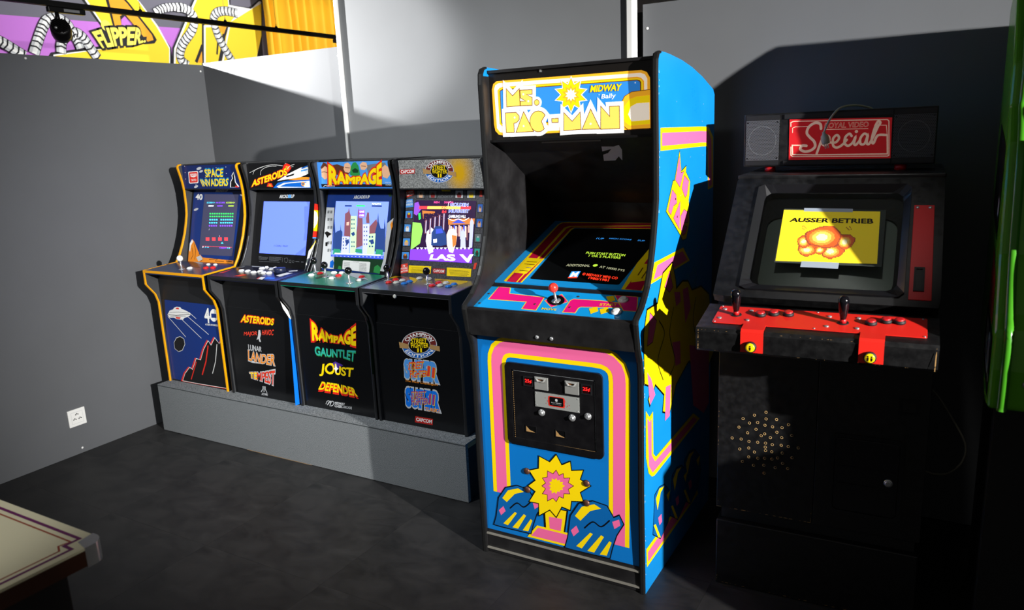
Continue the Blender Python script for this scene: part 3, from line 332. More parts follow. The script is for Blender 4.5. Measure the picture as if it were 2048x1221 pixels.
 ('maze_print', [('S','yel',.006,[(.0497,.144),(.0956,.1469),(.1129,.1003),(.2531,.0933),(.2605,.0148),(.2083,.0153),(.2042,.0594),(.053,.0573)],1,0),('P','mag',[(.0497,.144),(.0956,.1469),(.1129,.1003),(.2531,.0933),(.2605,.0148),(.2083,.0153),(.2042,.0594),(.053,.0573)]),('S','yel',.006,[(.3609,.0169),(.3573,.0876),(.3638,.0974),(.4617,.1002),(.5238,.0954),(.5439,.0711),(.4074,.0556),(.4019,.047),(.4029,.0185)],1,0),('P','mag',[(.3609,.0169),(.3573,.0876),(.3638,.0974),(.4617,.1002),(.5238,.0954),(.5439,.0711),(.4074,.0556),(.4019,.047),(.4029,.0185)]),('S','yel',.005,[(.4973,.1417),(.5748,.1415),(.6007,.0566),(.5589,.0543)],1,0),('P','mag',[(.4973,.1417),(.5748,.1415),(.6007,.0566),(.5589,.0543)]),('S','yel',.004,[(.2662,.0761),(.3073,.0398),(.3497,.0793),(.3084,.1205)],1,0),('P','mag',[(.2662,.0761),(.3073,.0398),(.3497,.0793),(.3084,.1205)]),'^',('P','yel',[(.4689,.1276),(.4926,.1363),(.5097,.1091),(.4902,.0962)]),('P','yel',[(.4399,.0486),(.463,.0635),(.4775,.0386),(.4588,.0191)]),('P','yel',[(.4773,.0501),(.4997,.0664),(.5143,.0402),(.4931,.022)]),('E','blk',(.304,.0828),(.3361,.0856),(.2902,.1148))]),
 ('lettering', [('T','yel','START',[(.4661,.0835),(.5237,.0899)],[(.4682,.0705),(.5266,.0764)],.02,()),('T','yel','MOVE',[(.2781,.0309),(.3315,.0314)],[(.2787,.0198),(.3339,.02)],.02,())]),
],
'a0_marquee': [
 ('star_print', [('P','white',[(-.2016,1.1643),(-.1986,1.1619),(-.2025,1.1602),(-.2056,1.1626)]),('P','white',[(-.1223,1.1327),(-.1193,1.1304),(-.1232,1.1287),(-.1262,1.131)]),('P','white',[(-.0442,1.1017),(-.0413,1.0994),(-.045,1.0977),(-.048,1.1)]),('P','white',[(.0327,1.0711),(.0356,1.0688),(.0319,1.0671),(.029,1.0694)]),('P','white',[(.1294,1.1553),(.1323,1.153),(.1287,1.1514),(.1258,1.1537)]),('P','white',[(-.2044,1.1296),(-.2013,1.1273),(-.2053,1.1256),(-.2084,1.128)]),('P','white',[(-.1249,1.0983),(-.1219,1.096),(-.1257,1.0943),(-.1288,1.0966)]),('P','white',[(-.0466,1.0674),(-.0436,1.0651),(-.0474,1.0634),(-.0504,1.0657)]),('P','white',[(.0523,1.1525),(.0553,1.1502),(.0516,1.1486),(.0487,1.1509)]),('P','white',[(.1275,1.122),(.1303,1.1197),(.1267,1.1181),(.1239,1.1203)]),('P','white',[(-.2072,1.0949),(-.2041,1.0925),(-.2081,1.0908),(-.2111,1.0932)]),('P','white',[(-.1275,1.0637),(-.1245,1.0614),(-.1283,1.0597),(-.1314,1.062)]),('P','white',[(-.0262,1.1497),(-.0233,1.1474),(-.027,1.1457),(-.03,1.148)]),('P','white',[(.0502,1.1189),(.0531,1.1166),(.0494,1.1149),(.0465,1.1172)]),('E','lgry',(-.086,1.1482),(-.0654,1.1519),(-.0863,1.1557)),('E','lgry',(-.0718,1.1327),(-.0557,1.1353),(-.0715,1.1384)),('E','lgry',(-.1292,1.051),(-.1117,1.055),(-.1297,1.0574)),'^',('P','white',[(.1426,1.0465),(.1495,1.0755),(.1675,1.0932),(.1654,1.1088),(.1835,1.128),(.1912,1.103),(.1904,1.0753),(.2144,1.0502),(.1934,1.0464)]),'^',('P','blk',[(.1494,1.0476),(.1552,1.0755),(.1724,1.0932),(.1711,1.1087),(.1824,1.1219),(.1856,1.1031),(.1852,1.0737),(.2037,1.0497),(.1773,1.0475)]),('P','red',[(.1869,1.0559),(.2141,1.0486),(.2054,1.0453),(.1814,1.0475)])]),
 ('badge', [('P','white',[(-.1727,1.1322),(-.1017,1.1353),(-.0957,1.1307),(-.1044,1.074),(-.1115,1.0694),(-.1772,1.0674),(-.1825,1.0721),(-.1781,1.1276)]),'^',('P','red',[(-.1674,1.1281),(-.1061,1.1308),(-.1017,1.1268),(-.1088,1.0781),(-.1158,1.0741),(-.1709,1.072),(-.1754,1.0761),(-.1726,1.1241)]),'^',('P','white',[(-.1646,1.12),(-.1104,1.1223),(-.1125,1.108),(-.1349,1.1013),(-.1607,1.1044)]),('T','white','TAITO',[(-.1633,1.0917),(-.119,1.0931)],[(-.1639,1.0801),(-.1204,1.0816)],.02,()),'^',('T','red','TAITO',[(-.1598,1.1176),(-.1154,1.1195)],[(-.1603,1.1067),(-.1168,1.108)],.02,())]),
 ('lettering', [('T','yel','SPACE',[(-.0441,1.142),(.1067,1.1439)],[(-.0374,1.1016),(.0965,1.1027)],.02,(('cyn',.01,.004,.006),)),('T','yel','INVADERS',[(-.0893,1.0883),(.1402,1.0923)],[(-.0729,1.0526),(.125,1.0544)],.02,(('cyn',.01,.003,.005),))]),
],
'a0_screen': [
 ('border_print', [('P','blu3',[(-.213,.4069),(.1791,.3993),(.15,.0084),(-.2139,.0031)]),'^',('P','orgb',[(-.2159,.0048),(-.2164,.0615),(-.1975,.1291),(-.178,.1166),(-.1302,.0531),(-.0965,.0297),(-.0263,.0281),(.1525,.0234),(.1528,.0063),(-.2134,-.0011)]),'^',('P','white',[(-.2125,.1035),(-.1972,.1267),(-.1852,.1164),(-.202,.0919),(-.2049,.056),(-.2135,.0676)]),('S','blk',.003,[(-.1766,.1048),(-.1582,.0638),(-.1614,.0162)],0,0),('S','blk',.003,[(-.1916,.0804),(-.1777,.0393),(-.1927,.0148)],0,0),('S','blk',.003,[(-.1332,.0411),(-.0952,.0192),(-.1114,.0066)],0,0),('P','lgry',[(-.1495,.0286),(-.1156,.0419),(-.0952,.0192),(-.129,.0058)]),('S','blk',.003,[(-.0429,.0215),(.0254,.0275),(.0097,.0151),(.0779,.0154)],0,0),('S','blk',.004,[(.0944,.019),(.1407,.0171)],0,0),('E','lgry',(-.1833,.295),(-.1643,.3),(-.1858,.3009)),('E','lgry',(.1718,.3765),(.1846,.3726),(.1713,.3811))]),
 ('lettering', [('T','white','40',[(-.1937,.3813),(-.1383,.3796)],[(-.1919,.3509),(-.1381,.3489)],.03,()),('T','lgry','ARCADE1UP',[(-.032,.4045),(.0659,.4068)],[(-.0348,.3922),(.0631,.3946)],.03,())]),
 ('display', [('P','s_dark',[(-.1208,.3815),(.1526,.3793),(.1414,.047),(-.1292,.0443)]),'^',('T','e_cyn','SCORE<1>',[(-.0962,.3373),(-.0301,.3379)],[(-.0971,.3297),(-.031,.3303)],.02,()),('T','e_pur','HI-SCORE',[(-.0198,.3379),(.0502,.3385)],[(-.0206,.3303),(.0494,.3309)],.02,()),('T','e_grn','SCORE<2>',[(.0604,.3386),(.129,.3391)],[(.0595,.331),(.1282,.3316)],.02,()),('T','e_wht','00000',[(-.081,.3198),(-.0384,.3202)],[(-.0818,.3122),(-.0393,.3126)],.02,()),('T','e_pur','00000',[(-.0091,.3205),(.0336,.3209)],[(-.01,.3129),(.0328,.3134)],.02,()),('T','e_grn','00000',[(.0792,.3214),(.1211,.3218)],[(.0784,.3139),(.1203,.3143)],.02,()),('P','e_grn2',[(-.0672,.2768),(-.055,.2768),(-.0541,.2692),(-.0663,.2692)]),('P','e_grn2',[(-.0489,.2771),(-.0368,.2771),(-.0359,.2695),(-.048,.2695)]),('P','e_grn2',[(-.0308,.2773),(-.0187,.2773),(-.0178,.2698),(-.0299,.2698)]),('P','e_grn2',[(-.0127,.2776),(-.0006,.2776),(.0003,.2701),(-.0118,.27)]),('P','e_grn2',[(.0053,.2779),(.0173,.2779),(.0182,.2703),(.0062,.2703)]),('P','e_grn2',[(.0233,.2781),(.0352,.2781),(.0361,.2706),(.0242,.2706)]),('P','e_grn2',[(.0411,.2784),(.053,.2784),(.0539,.2709),(.042,.2709)]),('P','e_grn2',[(.0589,.2787),(.0707,.2787),(.0716,.2712),(.0598,.2712)]),('P','e_grn2',[(.0766,.2789),(.0884,.2789),(.0893,.2715),(.0775,.2714)]),('P','e_grn2',[(.0942,.2792),(.106,.2792),(.1068,.2717),(.0951,.2717)]),('P','e_grn2',[(.1118,.2795),(.1235,.2795),(.1244,.272),(.1127,.272)]),('P','e_grn2',[(-.0661,.261),(-.054,.261),(-.0531,.2534),(-.0652,.2534)]),('P','e_grn2',[(-.048,.2613),(-.0359,.2613),(-.035,.2537),(-.0471,.2537)]),('P','e_grn2',[(-.0299,.2616),(-.0178,.2616),(-.0169,.254),(-.029,.254)]),('P','e_grn2',[(-.0119,.2619),(.0001,.2619),(.001,.2543),(-.011,.2543)]),('P','e_grn2',[(.006,.2622),(.018,.2622),(.0189,.2547),(.0069,.2546)]),('P','e_grn2',[(.0238,.2625),(.0358,.2625),(.0367,.255),(.0247,.2549)]),('P','e_grn2',[(.0416,.2628),(.0535,.2628),(.0544,.2553),(.0425,.2552)]),('P','e_grn2',[(.0593,.2631),(.0711,.2631),(.072,.2556),(.0602,.2556)]),('P','e_grn2',[(.0769,.2634),(.0887,.2634),(.0896,.2559),(.0778,.2559)]),('P','e_grn2',[(.0945,.2636),(.1062,.2637),(.1071,.2562),(.0953,.2562)]),('P','e_grn2',[(.1119,.2639),(.1236,.264),(.1245,.2565),(.1128,.2565)]),('P','e_cyn',[(-.0649,.2434),(-.0527,.2434),(-.0518,.2358),(-.064,.2358)]),('P','e_cyn',[(-.0469,.2437),(-.0347,.2438),(-.0338,.2362),(-.046,.2361)]),('P','e_cyn',[(-.0289,.2441),(-.0168,.2441),(-.0159,.2365),(-.028,.2365)]),('P','e_cyn',[(-.011,.2444),(.001,.2444),(.0019,.2369),(-.0101,.2368)]),('P','e_cyn',[(.0246,.2451),(.0365,.2451),(.0374,.2376),(.0255,.2375)]),('P','e_cyn',[(.0423,.2454),(.0542,.2454),(.055,.2379),(.0432,.2379)]),('P','e_cyn',[(.0599,.2457),(.0717,.2458),(.0726,.2383),(.0608,.2382)]),('P','e_cyn',[(.0774,.246),(.0892,.2461),(.0901,.2386),(.0783,.2386)]),('P','e_cyn',[(.0949,.2464),(.1066,.2464),(.1075,.239),(.0958,.2389)]),('P','e_cyn',[(.1123,.2467),(.124,.2467),(.1248,.2393),(.1131,.2392)]),('P','e_cyn',[(-.0656,.2269),(-.0534,.227),(-.0525,.2194),(-.0647,.2193)]),('P','e_cyn',[(-.0474,.2273),(-.0353,.2274),(-.0344,.2198),(-.0465,.2197)]),('P','e_cyn',[(-.0294,.2277),(-.0173,.2277),(-.0164,.2202),(-.0285,.2201)]),('P','e_cyn',[(-.0114,.228),(.0007,.2281),(.0015,.2206),(-.0105,.2205)]),('P','e_cyn',[(.0244,.2288),(.0363,.2289),(.0372,.2213),(.0253,.2213)]),('P','e_cyn',[(.0422,.2292),(.054,.2292),(.0549,.2217),(.043,.2216)]),('P','e_cyn',[(.0598,.2295),(.0717,.2296),(.0726,.2221),(.0607,.222)]),('P','e_cyn',[(.0775,.2299),(.0892,.23),(.0901,.2225),(.0783,.2224)]),('P','e_cyn',[(.095,.2302),(.1067,.2303),(.1076,.2229),(.0959,.2228)]),('P','e_cyn',[(.1125,.2306),(.1242,.2307),(.125,.2232),(.1134,.2232)]),('P','e_pur',[(-.0653,.2099),(-.0531,.21),(-.0522,.2024),(-.0644,.2023)]),('P','e_pur',[(-.0473,.2103),(-.0352,.2104),(-.0343,.2028),(-.0464,.2027)]),('P','e_pur',[(-.0294,.2107),(-.0174,.2108),(-.0165,.2032),(-.0285,.2031)]),('P','e_pur',[(-.0116,.2111),(.0004,.2112),(.0013,.2037),(-.0107,.2036)]),('P','e_pur',[(.0238,.2119),(.0357,.212),(.0366,.2045),(.0247,.2044)]),('P','e_pur',[(.0414,.2123),(.0533,.2124),(.0542,.2049),(.0423,.2048)]),('P','e_pur',[(.0589,.2127),(.0708,.2128),(.0716,.2053),(.0598,.2052)]),('P','e_pur',[(.0764,.2131),(.0882,.2132),(.089,.2057),(.0773,.2056)]),('P','e_pur',[(.0938,.2135),(.1055,.2136),(.1064,.2061),(.0946,.206)]),('P','e_pur',[(.1111,.2139),(.1228,.214),(.1236,.2066),(.112,.2065)]),('P','e_red2',[(-.0817,.1416),(-.0538,.1423),(-.0517,.1247),(-.0796,.124)]),('P','e_red2',[(-.0313,.1431),(-.0037,.1438),(-.0017,.1264),(-.0292,.1256)]),('P','e_red2',[(.0185,.1446),(.0457,.1453),(.0477,.128),(.0205,.1273)]),('P','e_red2',[(.0677,.1462),(.0946,.1468),(.0966,.1296),(.0697,.1289)]),('P','e_cyn',[(.0429,.1112),(.052,.1208),(.0641,.1119)]),('P','e_cyn',[(-.0855,.0855),(-.0776,.0923),(-.0681,.0862)]),('P','e_cyn',[(-.0663,.0857),(-.0583,.0924),(-.0489,.0863)]),('S','e_red2',.0015,[(-.104,.0925),(.1317,.0942)],0,0),('T','e_pur','CREDIT',[(.0349,.0923),(.0924,.0933)],[(.035,.0842),(.0925,.0852)],.02,()),('T','e_cyn','10',[(.0975,.0929),(.1193,.0932)],[(.0976,.0854),(.1193,.0857)],.02,()),('T','e_wht','3',[(-.1038,.0913),(-.095,.0917)],[(-.1039,.0843),(-.0951,.0846)],.02,()),('S','e_wht',.0012,[(-.0603,.1898),(-.0603,.1821)],0,0),('S','e_wht',.0012,[(.0273,.1565),(.0292,.1479)],0,0)]),
],
'a0_deck': [
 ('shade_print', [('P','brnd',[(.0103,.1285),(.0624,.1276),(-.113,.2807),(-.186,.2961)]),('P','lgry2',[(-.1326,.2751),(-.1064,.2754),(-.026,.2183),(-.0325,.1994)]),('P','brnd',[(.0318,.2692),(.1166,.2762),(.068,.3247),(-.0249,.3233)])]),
],
'a0_kick': [
 ('panel_print', [('P','blu3',[(-.1953,.4653),(.3157,.4661),(.2312,.0015),(-.232,.0016),(-.2298,.2423)])]),
 ('rock_print', [('S','red',.01,[(-.1473,.0031),(-.1184,.0519),(-.0734,.0912),(-.051,.0813),(-.007,.149),(.028,.1447),(.0639,.2063),(.1095,.2598),(.1284,.2375),(.1657,.2815),(.1945,.2524),(.228,.2798),(.2549,.2427),(.2148,.0116),(-.0241,.0047)],1,0),'^',('S','white',.006,[(-.1371,.0044),(-.1083,.0532),(-.0634,.0924),(-.0411,.0825),(.0028,.1501),(.0377,.1459),(.0735,.2073),(.119,.2608),(.1379,.2385),(.175,.2825),(.2038,.2534),(.2372,.2807),(.2641,.2437),(.2241,.0128),(-.0142,.006)],1,0),'^',('P','blk',[(-.1371,.0044),(-.1083,.0532),(-.0634,.0924),(-.0411,.0825),(.0028,.1501),(.0377,.1459),(.0735,.2073),(.119,.2608),(.1379,.2385),(.175,.2825),(.2038,.2534),(.2372,.2807),(.2641,.2437),(.2241,.0128),(-.0142,.006)]),'^',('S','red',.006,[(-.0006,.1332),(-.0375,.0703),(-.0651,.0248)],0,0),('S','red',.008,[(.1142,.236),(.0784,.1423),(.033,.0624)],0,0),('S','white',.004,[(.1863,.2516),(.1559,.1513),(.1193,.0814)],0,0),'^',('S','white',.005,[(-.1404,.2512),(-.1072,.2628),(-.0787,.2532),(-.0762,.2244),(-.1046,.1882),(-.1379,.1762),(-.166,.19),(-.1649,.2237)],1,0),'^',('P','blk',[(-.1404,.2512),(-.1072,.2628),(-.0787,.2532),(-.0762,.2244),(-.1046,.1882),(-.1379,.1762),(-.166,.19),(-.1649,.2237)])]),
 ('spaceship_print', [('P','white',[(-.1869,.3796),(-.1628,.4047),(-.1339,.4127),(-.1218,.4234),(-.0982,.431),(-.0693,.43),(-.0591,.4211),(-.0324,.4167),(.0046,.4052),(.0071,.3941),(-.0193,.3814),(-.0474,.3733),(-.062,.3615),(-.1169,.3608),(-.1338,.3676),(-.1741,.3642)]),'^',('P','red',[(-.1069,.4246),(-.0844,.4272),(-.0805,.4169),(-.1086,.4163)]),('P','red',[(-.1204,.3728),(-.0775,.374),(-.0883,.3633),(-.1163,.3633)]),('S','blk',.003,[(-.1806,.3802),(-.1124,.3817),(.0054,.3972)],0,0),('S','blk',.002,[(-.1652,.3938),(-.0897,.4024),(-.0054,.4027)],0,0),('S','blk',.002,[(-.1638,.3717),(-.095,.3774),(-.0331,.3843)],0,0),('S','white',.003,[(-.1853,.3699),(-.0578,.266)],0,0),('S','white',.003,[(-.0681,.3609),(.0687,.2719)],0,0),('S','white',.003,[(-.0157,.3817),(.1321,.2983)],0,0),('S','white',.003,[(.0043,.4035),(.0485,.3766)],0,0)]),
 ('lettering', [('T','white','4',[(.1167,.4381),(.163,.4402)],[(.1221,.3654),(.1529,.3641)],.03,()),('E','white',(.1931,.4072),(.2248,.4074),(.1997,.4415)),'^',('P','blu3',[(.1743,.4159),(.2132,.4175),(.2112,.3953),(.1723,.3936)]),('T','white','40 YEARS OF INVADERS',[(.1169,.357),(.2158,.3594)],[(.1174,.3474),(.2163,.35)],.02,())]),
],
'a1_marquee': [
 ('space_print', [('P','blu',[(-.0503,1.0427),(-.0159,1.0683),(.0456,1.0787),(.1049,1.0809),(.2133,1.0932),(.2093,1.0429)]),('P','red',[(.0283,1.137),(.0426,1.1578),(.0622,1.1654),(.0831,1.1572),(.0899,1.1388),(.0666,1.1207),(.0406,1.12)]),('P','red',[(-.0967,1.0498),(-.0844,1.0687),(-.0581,1.0659),(-.0496,1.047)]),'^',('P','orgb',[(.0432,1.1368),(.0566,1.1524),(.0746,1.1495),(.0763,1.1363),(.06,1.1261)]),('P','orgb',[(-.087,1.0525),(-.0761,1.0632),(-.0612,1.0605),(-.0609,1.0481)]),('P','white',[(-.0182,1.078),(.0655,1.1128),(.1573,1.143),(.2041,1.1449),(.2016,1.1114),(.1357,1.0928),(.0615,1.0865)]),('P','orgb',[(.0612,1.0839),(.1507,1.0963),(.208,1.0958),(.2062,1.0829),(.1049,1.0809)]),('P','white',[(-.0264,1.0496),(.0291,1.0681),(.1183,1.073),(.2055,1.0777),(.2046,1.0455),(-.0122,1.0437)]),'^',('P','blk',[(.0491,1.1024),(.1098,1.115),(.101,1.1046),(.0518,1.0956)]),('P','lblu',[(.1555,1.1301),(.1993,1.1357),(.202,1.1295),(.1544,1.1223)]),('P','blu',[(-.0037,1.0496),(.0433,1.0638),(.1177,1.0688),(.1941,1.0726),(.1455,1.0597),(.1725,1.0466)]),('P','blu',[(.157,1.1404),(.2052,1.1526),(.2052,1.1475),(.1634,1.1352)]),('E','orgb',(.1603,1.0623),(.1726,1.0623),(.1618,1.0727)),'^',('E','blu2',(.1603,1.0623),(.1661,1.0623),(.161,1.067)),('S','white',.0015,[(-.2099,1.1211),(-.1257,1.1471),(-.0396,1.1592),(.0344,1.1527)],0,1),('S','white',.0015,[(-.1861,1.1127),(-.1668,1.1342),(-.1099,1.1496)],0,1),('S','white',.0015,[(-.1319,1.1095),(-.1202,1.1336),(-.0714,1.1501),(-.0105,1.1523)],0,1),('S','white',.0015,[(.0616,1.1365),(.086,1.1519),(.1162,1.1592)],0,1),('S','white',.0012,[(.0582,1.1628),(.0517,1.1692)],0,0),('S','white',.0012,[(.0925,1.1466),(.1075,1.149)],0,0)]),
 ('lettering', [('T','yel','ASTEROIDS',[(-.1914,1.0812),(-.0625,1.1104),(.0563,1.1408)],[(-.2045,1.05),(-.0674,1.0793),(.0575,1.1092)],.03,(('red',.06,0,0),))]),
],
'a1_screen': [
 ('display', [('P','e_peri',[(-.1671,.3441),(.1592,.3449),(.1577,.0733),(-.171,.0723)]),'^',('T','s_dim','1 COIN 1 PLAY',[(-.0651,.1191),(.0339,.1199)],[(-.0665,.1102),(.0326,.1111)],0,())]),
 ('lettering', [('T','lgry','ARCADE1UP',[(-.0541,.3774),(.05,.3805)],[(-.0554,.3609),(.048,.3641)],.04,()),('T','lblu','1',[(.0104,.3782),(.0217,.3782)],[(.0105,.364),(.0218,.364)],.04,()),('S','mgry',.0012,[(-.1714,.0555),(-.1517,.0557)],0,0),('S','mgry',.0012,[(-.1709,.051),(-.1041,.0518)],0,0),('S','mgry',.0012,[(-.1703,.0455),(-.1035,.0463)],0,0),('S','mgry',.0012,[(-.1697,.0399),(-.1107,.0407)],0,0),('S','mgry',.0012,[(-.0951,.0543),(-.0043,.0553)],0,0),('S','mgry',.0012,[(-.0944,.0488),(-.0113,.0498)],0,0),('S','mgry',.0012,[(-.0938,.0433),(-.0069,.0444)],0,0),('S','mgry',.0012,[(-.0932,.0378),(-.0254,.0387)],0,0),('S','mgry',.0012,[(-.1684,.0288),(-.0168,.0309)],0,0),('S','mgry',.0012,[(.0015,.0574),(.0022,.0312)],0,0),('S','mgry',.0012,[(.015,.0525),(.0335,.0561),(.0422,.0456),(.0347,.0316),(.0193,.0336)],1,0),('S','mgry',.0012,[(.0534,.0461),(.0634,.0438),(.0631,.0329),(.0495,.0334)],1,0),('S','mgry',.0012,[(.076,.0444),(.0859,.0421),(.0846,.0339),(.0734,.0345)],1,0),('S','mgry',.003,[(.0951,.0398),(.121,.04)],0,0),('S','mgry',.003,[(.1336,.0395),(.1505,.0392)],0,0)]),
],
'a1_deck': [
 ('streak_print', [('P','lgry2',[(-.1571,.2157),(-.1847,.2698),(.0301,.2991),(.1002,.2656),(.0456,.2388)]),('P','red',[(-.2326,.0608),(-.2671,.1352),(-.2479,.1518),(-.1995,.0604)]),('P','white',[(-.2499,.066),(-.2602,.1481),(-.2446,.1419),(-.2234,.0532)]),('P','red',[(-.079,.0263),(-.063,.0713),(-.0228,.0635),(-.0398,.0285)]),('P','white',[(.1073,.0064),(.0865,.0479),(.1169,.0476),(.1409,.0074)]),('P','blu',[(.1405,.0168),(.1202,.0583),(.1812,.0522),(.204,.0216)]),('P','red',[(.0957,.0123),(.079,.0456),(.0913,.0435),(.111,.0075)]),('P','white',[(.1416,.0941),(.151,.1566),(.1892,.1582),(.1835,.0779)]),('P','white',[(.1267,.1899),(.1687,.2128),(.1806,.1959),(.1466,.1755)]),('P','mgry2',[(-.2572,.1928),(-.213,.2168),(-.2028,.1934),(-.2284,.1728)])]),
],
'a1_kick': [
 ('lettering', [('T','yel','ASTEROIDS',[(-.1024,.4266),(.0098,.4269),(.1174,.4248)],[(-.1217,.3904),(.0009,.3921),(.1073,.3926)],.03,(('red',.07,0,0),))]),
 ('lettering', [('T','redb','MAJOR',[(-.1071,.3377),(-.0112,.3506)],[(-.1156,.3136),(-.0179,.3232)],.02,()),('T','redb','HAVOC',[(.027,.3603),(.1079,.3701)],[(.0198,.3353),(.0992,.3407)],.02,()),('P','lgry',[(-.0017,.3576),(.0111,.3588),(.0126,.3361),(.002,.316),(.0063,.2972),(-.0044,.2962),(-.0093,.311),(-.0242,.3042),(-.01,.3263)])]),
 ('lettering', [('T','lgry','LUNAR',[(-.09,.2742),(.0071,.2705)],[(-.0911,.243),(.0009,.2451)],.02,()),('T','orgb','LANDER',[(-.0954,.2425),(.0005,.2296),(.0957,.2402)],[(-.1023,.19),(-.0175,.1841),(.0848,.183)],.02,(('lgry',.04,0,0),)),('P','lgry',[(-.1087,.1838),(-.0698,.1906),(.0031,.1811),(-.072,.1778)])]),
 ('lettering', [('T','redb','TEMPEST',[(-.1049,.1234),(-.0097,.1351),(.0826,.1558)],[(-.1055,.0947),(-.0227,.0879),(.0684,.0779)],.02,(('lgry',.07,0,0),)),('T','yel','TE',[(-.103,.122),(-.0502,.1285)],[(-.103,.0966),(-.056,.0931)],.02,())]),
 ('emblem', [('S','lgry',.005,[(-.01,.0612),(-.0151,.0297)],0,0),('S','lgry',.004,[(-.0187,.06),(-.0212,.0447),(-.0369,.0267)],0,0),('S','lgry',.004,[(-.0016,.0607),(-.004,.0454),(.006,.0286)],0,0),('T','lgry','ATARI',[(-.0332,.0232),(.0097,.0252)],[(-.0352,.011),(.0077,.013)],.03,())]),
],
'a1_side': [
 ('panel_print', [('P','blu4',[(-.0085,.4512),(.0085,.4363),(-.0003,-.0077),(-.0279,.0071)])]),
 ('stripe_print', [('P','white',[(-.0516,.5368),(-.0397,.5236),(-.0277,.5103),(.0031,.4638),(.0036,.434),(-.0085,.4484),(-.0387,.4985)]),('P','white',[(-.0805,.6253),(-.0647,.6345),(-.0495,.6298),(-.0813,.6133)]),('P','white',[(-.0837,.6033),(-.0566,.6277),(-.0529,.6217),(-.082,.6022)]),('P','white',[(-.0722,.5835),(-.0688,.5817),(-.07,.5795),(-.073,.5812)]),('P','white',[(-.0621,.606),(-.0587,.6043),(-.0599,.6021),(-.0629,.6037)]),('P','white',[(-.0756,.5754),(-.0722,.5736),(-.0735,.5714),(-.0764,.5731)]),('P','white',[(-.0788,.569),(-.0754,.5673),(-.0767,.5651),(-.0796,.5667)]),('P','white',[(-.0713,.5587),(-.0679,.5569),(-.0691,.5547),(-.0721,.5564)]),('P','white',[(-.0762,.5562),(-.0728,.5544),(-.074,.5522),(-.077,.5539)])]),
 ('stripe_print', [('P','red',[(.2365,.9677),(.2684,.9592),(.2646,.9317),(.23,.937)]),('P','yel',[(.2299,.9365),(.2645,.9307),(.2468,.8297),(.2108,.8361)]),('P','red',[(.2092,.8357),(.2445,.8295),(.2355,.802),(.2015,.8068)]),'^',('P','white',[(.2303,.9344),(.247,.9221),(.2507,.8954),(.2413,.8701),(.2145,.8471)]),('P','lblu',[(.2015,.8068),(.2353,.801),(.233,.795),(.1992,.8008)]),('P','white',[(.2239,.7878),(.1864,.7403),(.1411,.6763),(.1231,.6504),(.1651,.7436)]),('S','yel',.004,[(.2264,.79),(.1768,.7497)],0,0)]),
],
'a2_marquee': [
 ('sky_print', [('P','lblu',[(-.202,1.1716),(.2054,1.1761),(.2173,1.1085),(.2206,1.048),(-.2112,1.0489)]),'^',('P','blk2',[(-.213,1.0618),(.2217,1.0591),(.2241,1.0455),(-.2108,1.0464)]),('P','brnd',[(-.1533,1.148),(-.098,1.1546),(-.0527,1.1414),(-.0227,1.1136),(-.0514,1.0964),(-.1175,1.1071),(-.1491,1.1277)]),('P','mgry',[(.0791,1.1468),(.1309,1.1533),(.1941,1.1571),(.2168,1.1037),(.1752,1.0944),(.0879,1.1099)]),'^',('P','pea',[(-.0605,1.1315),(-.0509,1.1564),(-.0303,1.162),(-.015,1.1508),(-.0146,1.126),(-.0293,1.1137),(-.0523,1.1164)]),('P','pea',[(.0406,1.1499),(.0615,1.1633),(.0836,1.159),(.0879,1.1393),(.0702,1.1249),(.0478,1.1276)]),('P','pea',[(-.2029,1.1386),(-.1829,1.1586),(-.1636,1.1481),(-.1579,1.1227),(-.166,1.0923),(-.1859,1.0822),(-.2048,1.0977)]),('P','pea',[(.1698,1.1333),(.1932,1.1474),(.2096,1.1375),(.2199,1.1037),(.1993,1.0845),(.175,1.092)]),('P','grnm',[(-.0236,1.1061),(-.0142,1.1409),(.0026,1.1604),(.0192,1.1626),(.0335,1.1451),(.0372,1.1204),(.0385,1.103),(.0077,1.0909)]),'^',('S','brnd',.003,[(-.2021,1.1181),(-.1844,1.1205),(-.1658,1.1152)],0,0),('S','brnd',.003,[(-.0496,1.1389),(-.0201,1.136)],0,0),('S','brnd',.003,[(.0498,1.1448),(.0785,1.1419)],0,0),('P','brnd',[(-.206,1.1411),(-.1854,1.1662),(-.1657,1.1583),(-.1601,1.138),(-.1774,1.1483),(-.2001,1.1334)]),('P','grnd',[(-.008,1.1259),(.0128,1.1355),(.0313,1.1254),(.0266,1.1131),(-.0029,1.1134)])]),
 ('lettering', [('T','yel','RAMPAGE',[(-.1496,1.1499),(-.0919,1.1219),(-.049,1.1054),(.0045,1.0919),(.0442,1.0955),(.0883,1.1138),(.1317,1.1309),(.172,1.1545)],[(-.159,1.0606),(-.0993,1.0624),(-.052,1.0632),(-.0009,1.062),(.0371,1.0608),(.0828,1.0631),(.1244,1.0625),(.1625,1.0623)],.05,(('red',.06,-.002,.001),)),('T','white','JOIN THE',[(.1852,1.069),(.2195,1.0688)],[(.1846,1.0627),(.2195,1.0625)],0,()),('T','white','ACTION',[(.1874,1.0593),(.2198,1.0591)],[(.1874,1.0529),(.2198,1.0528)],0,()),('T','white','MIDWAY CLASSIC ARCADE',[(-.1734,1.0555),(-.1241,1.0543)],[(-.1744,1.0483),(-.1248,1.0482)],0,()),('S','white',.002,[(-.1994,1.0484),(-.1896,1.054),(-.1792,1.054),(-.1764,1.0483)],0,0)]),
],
'a2_screen': [
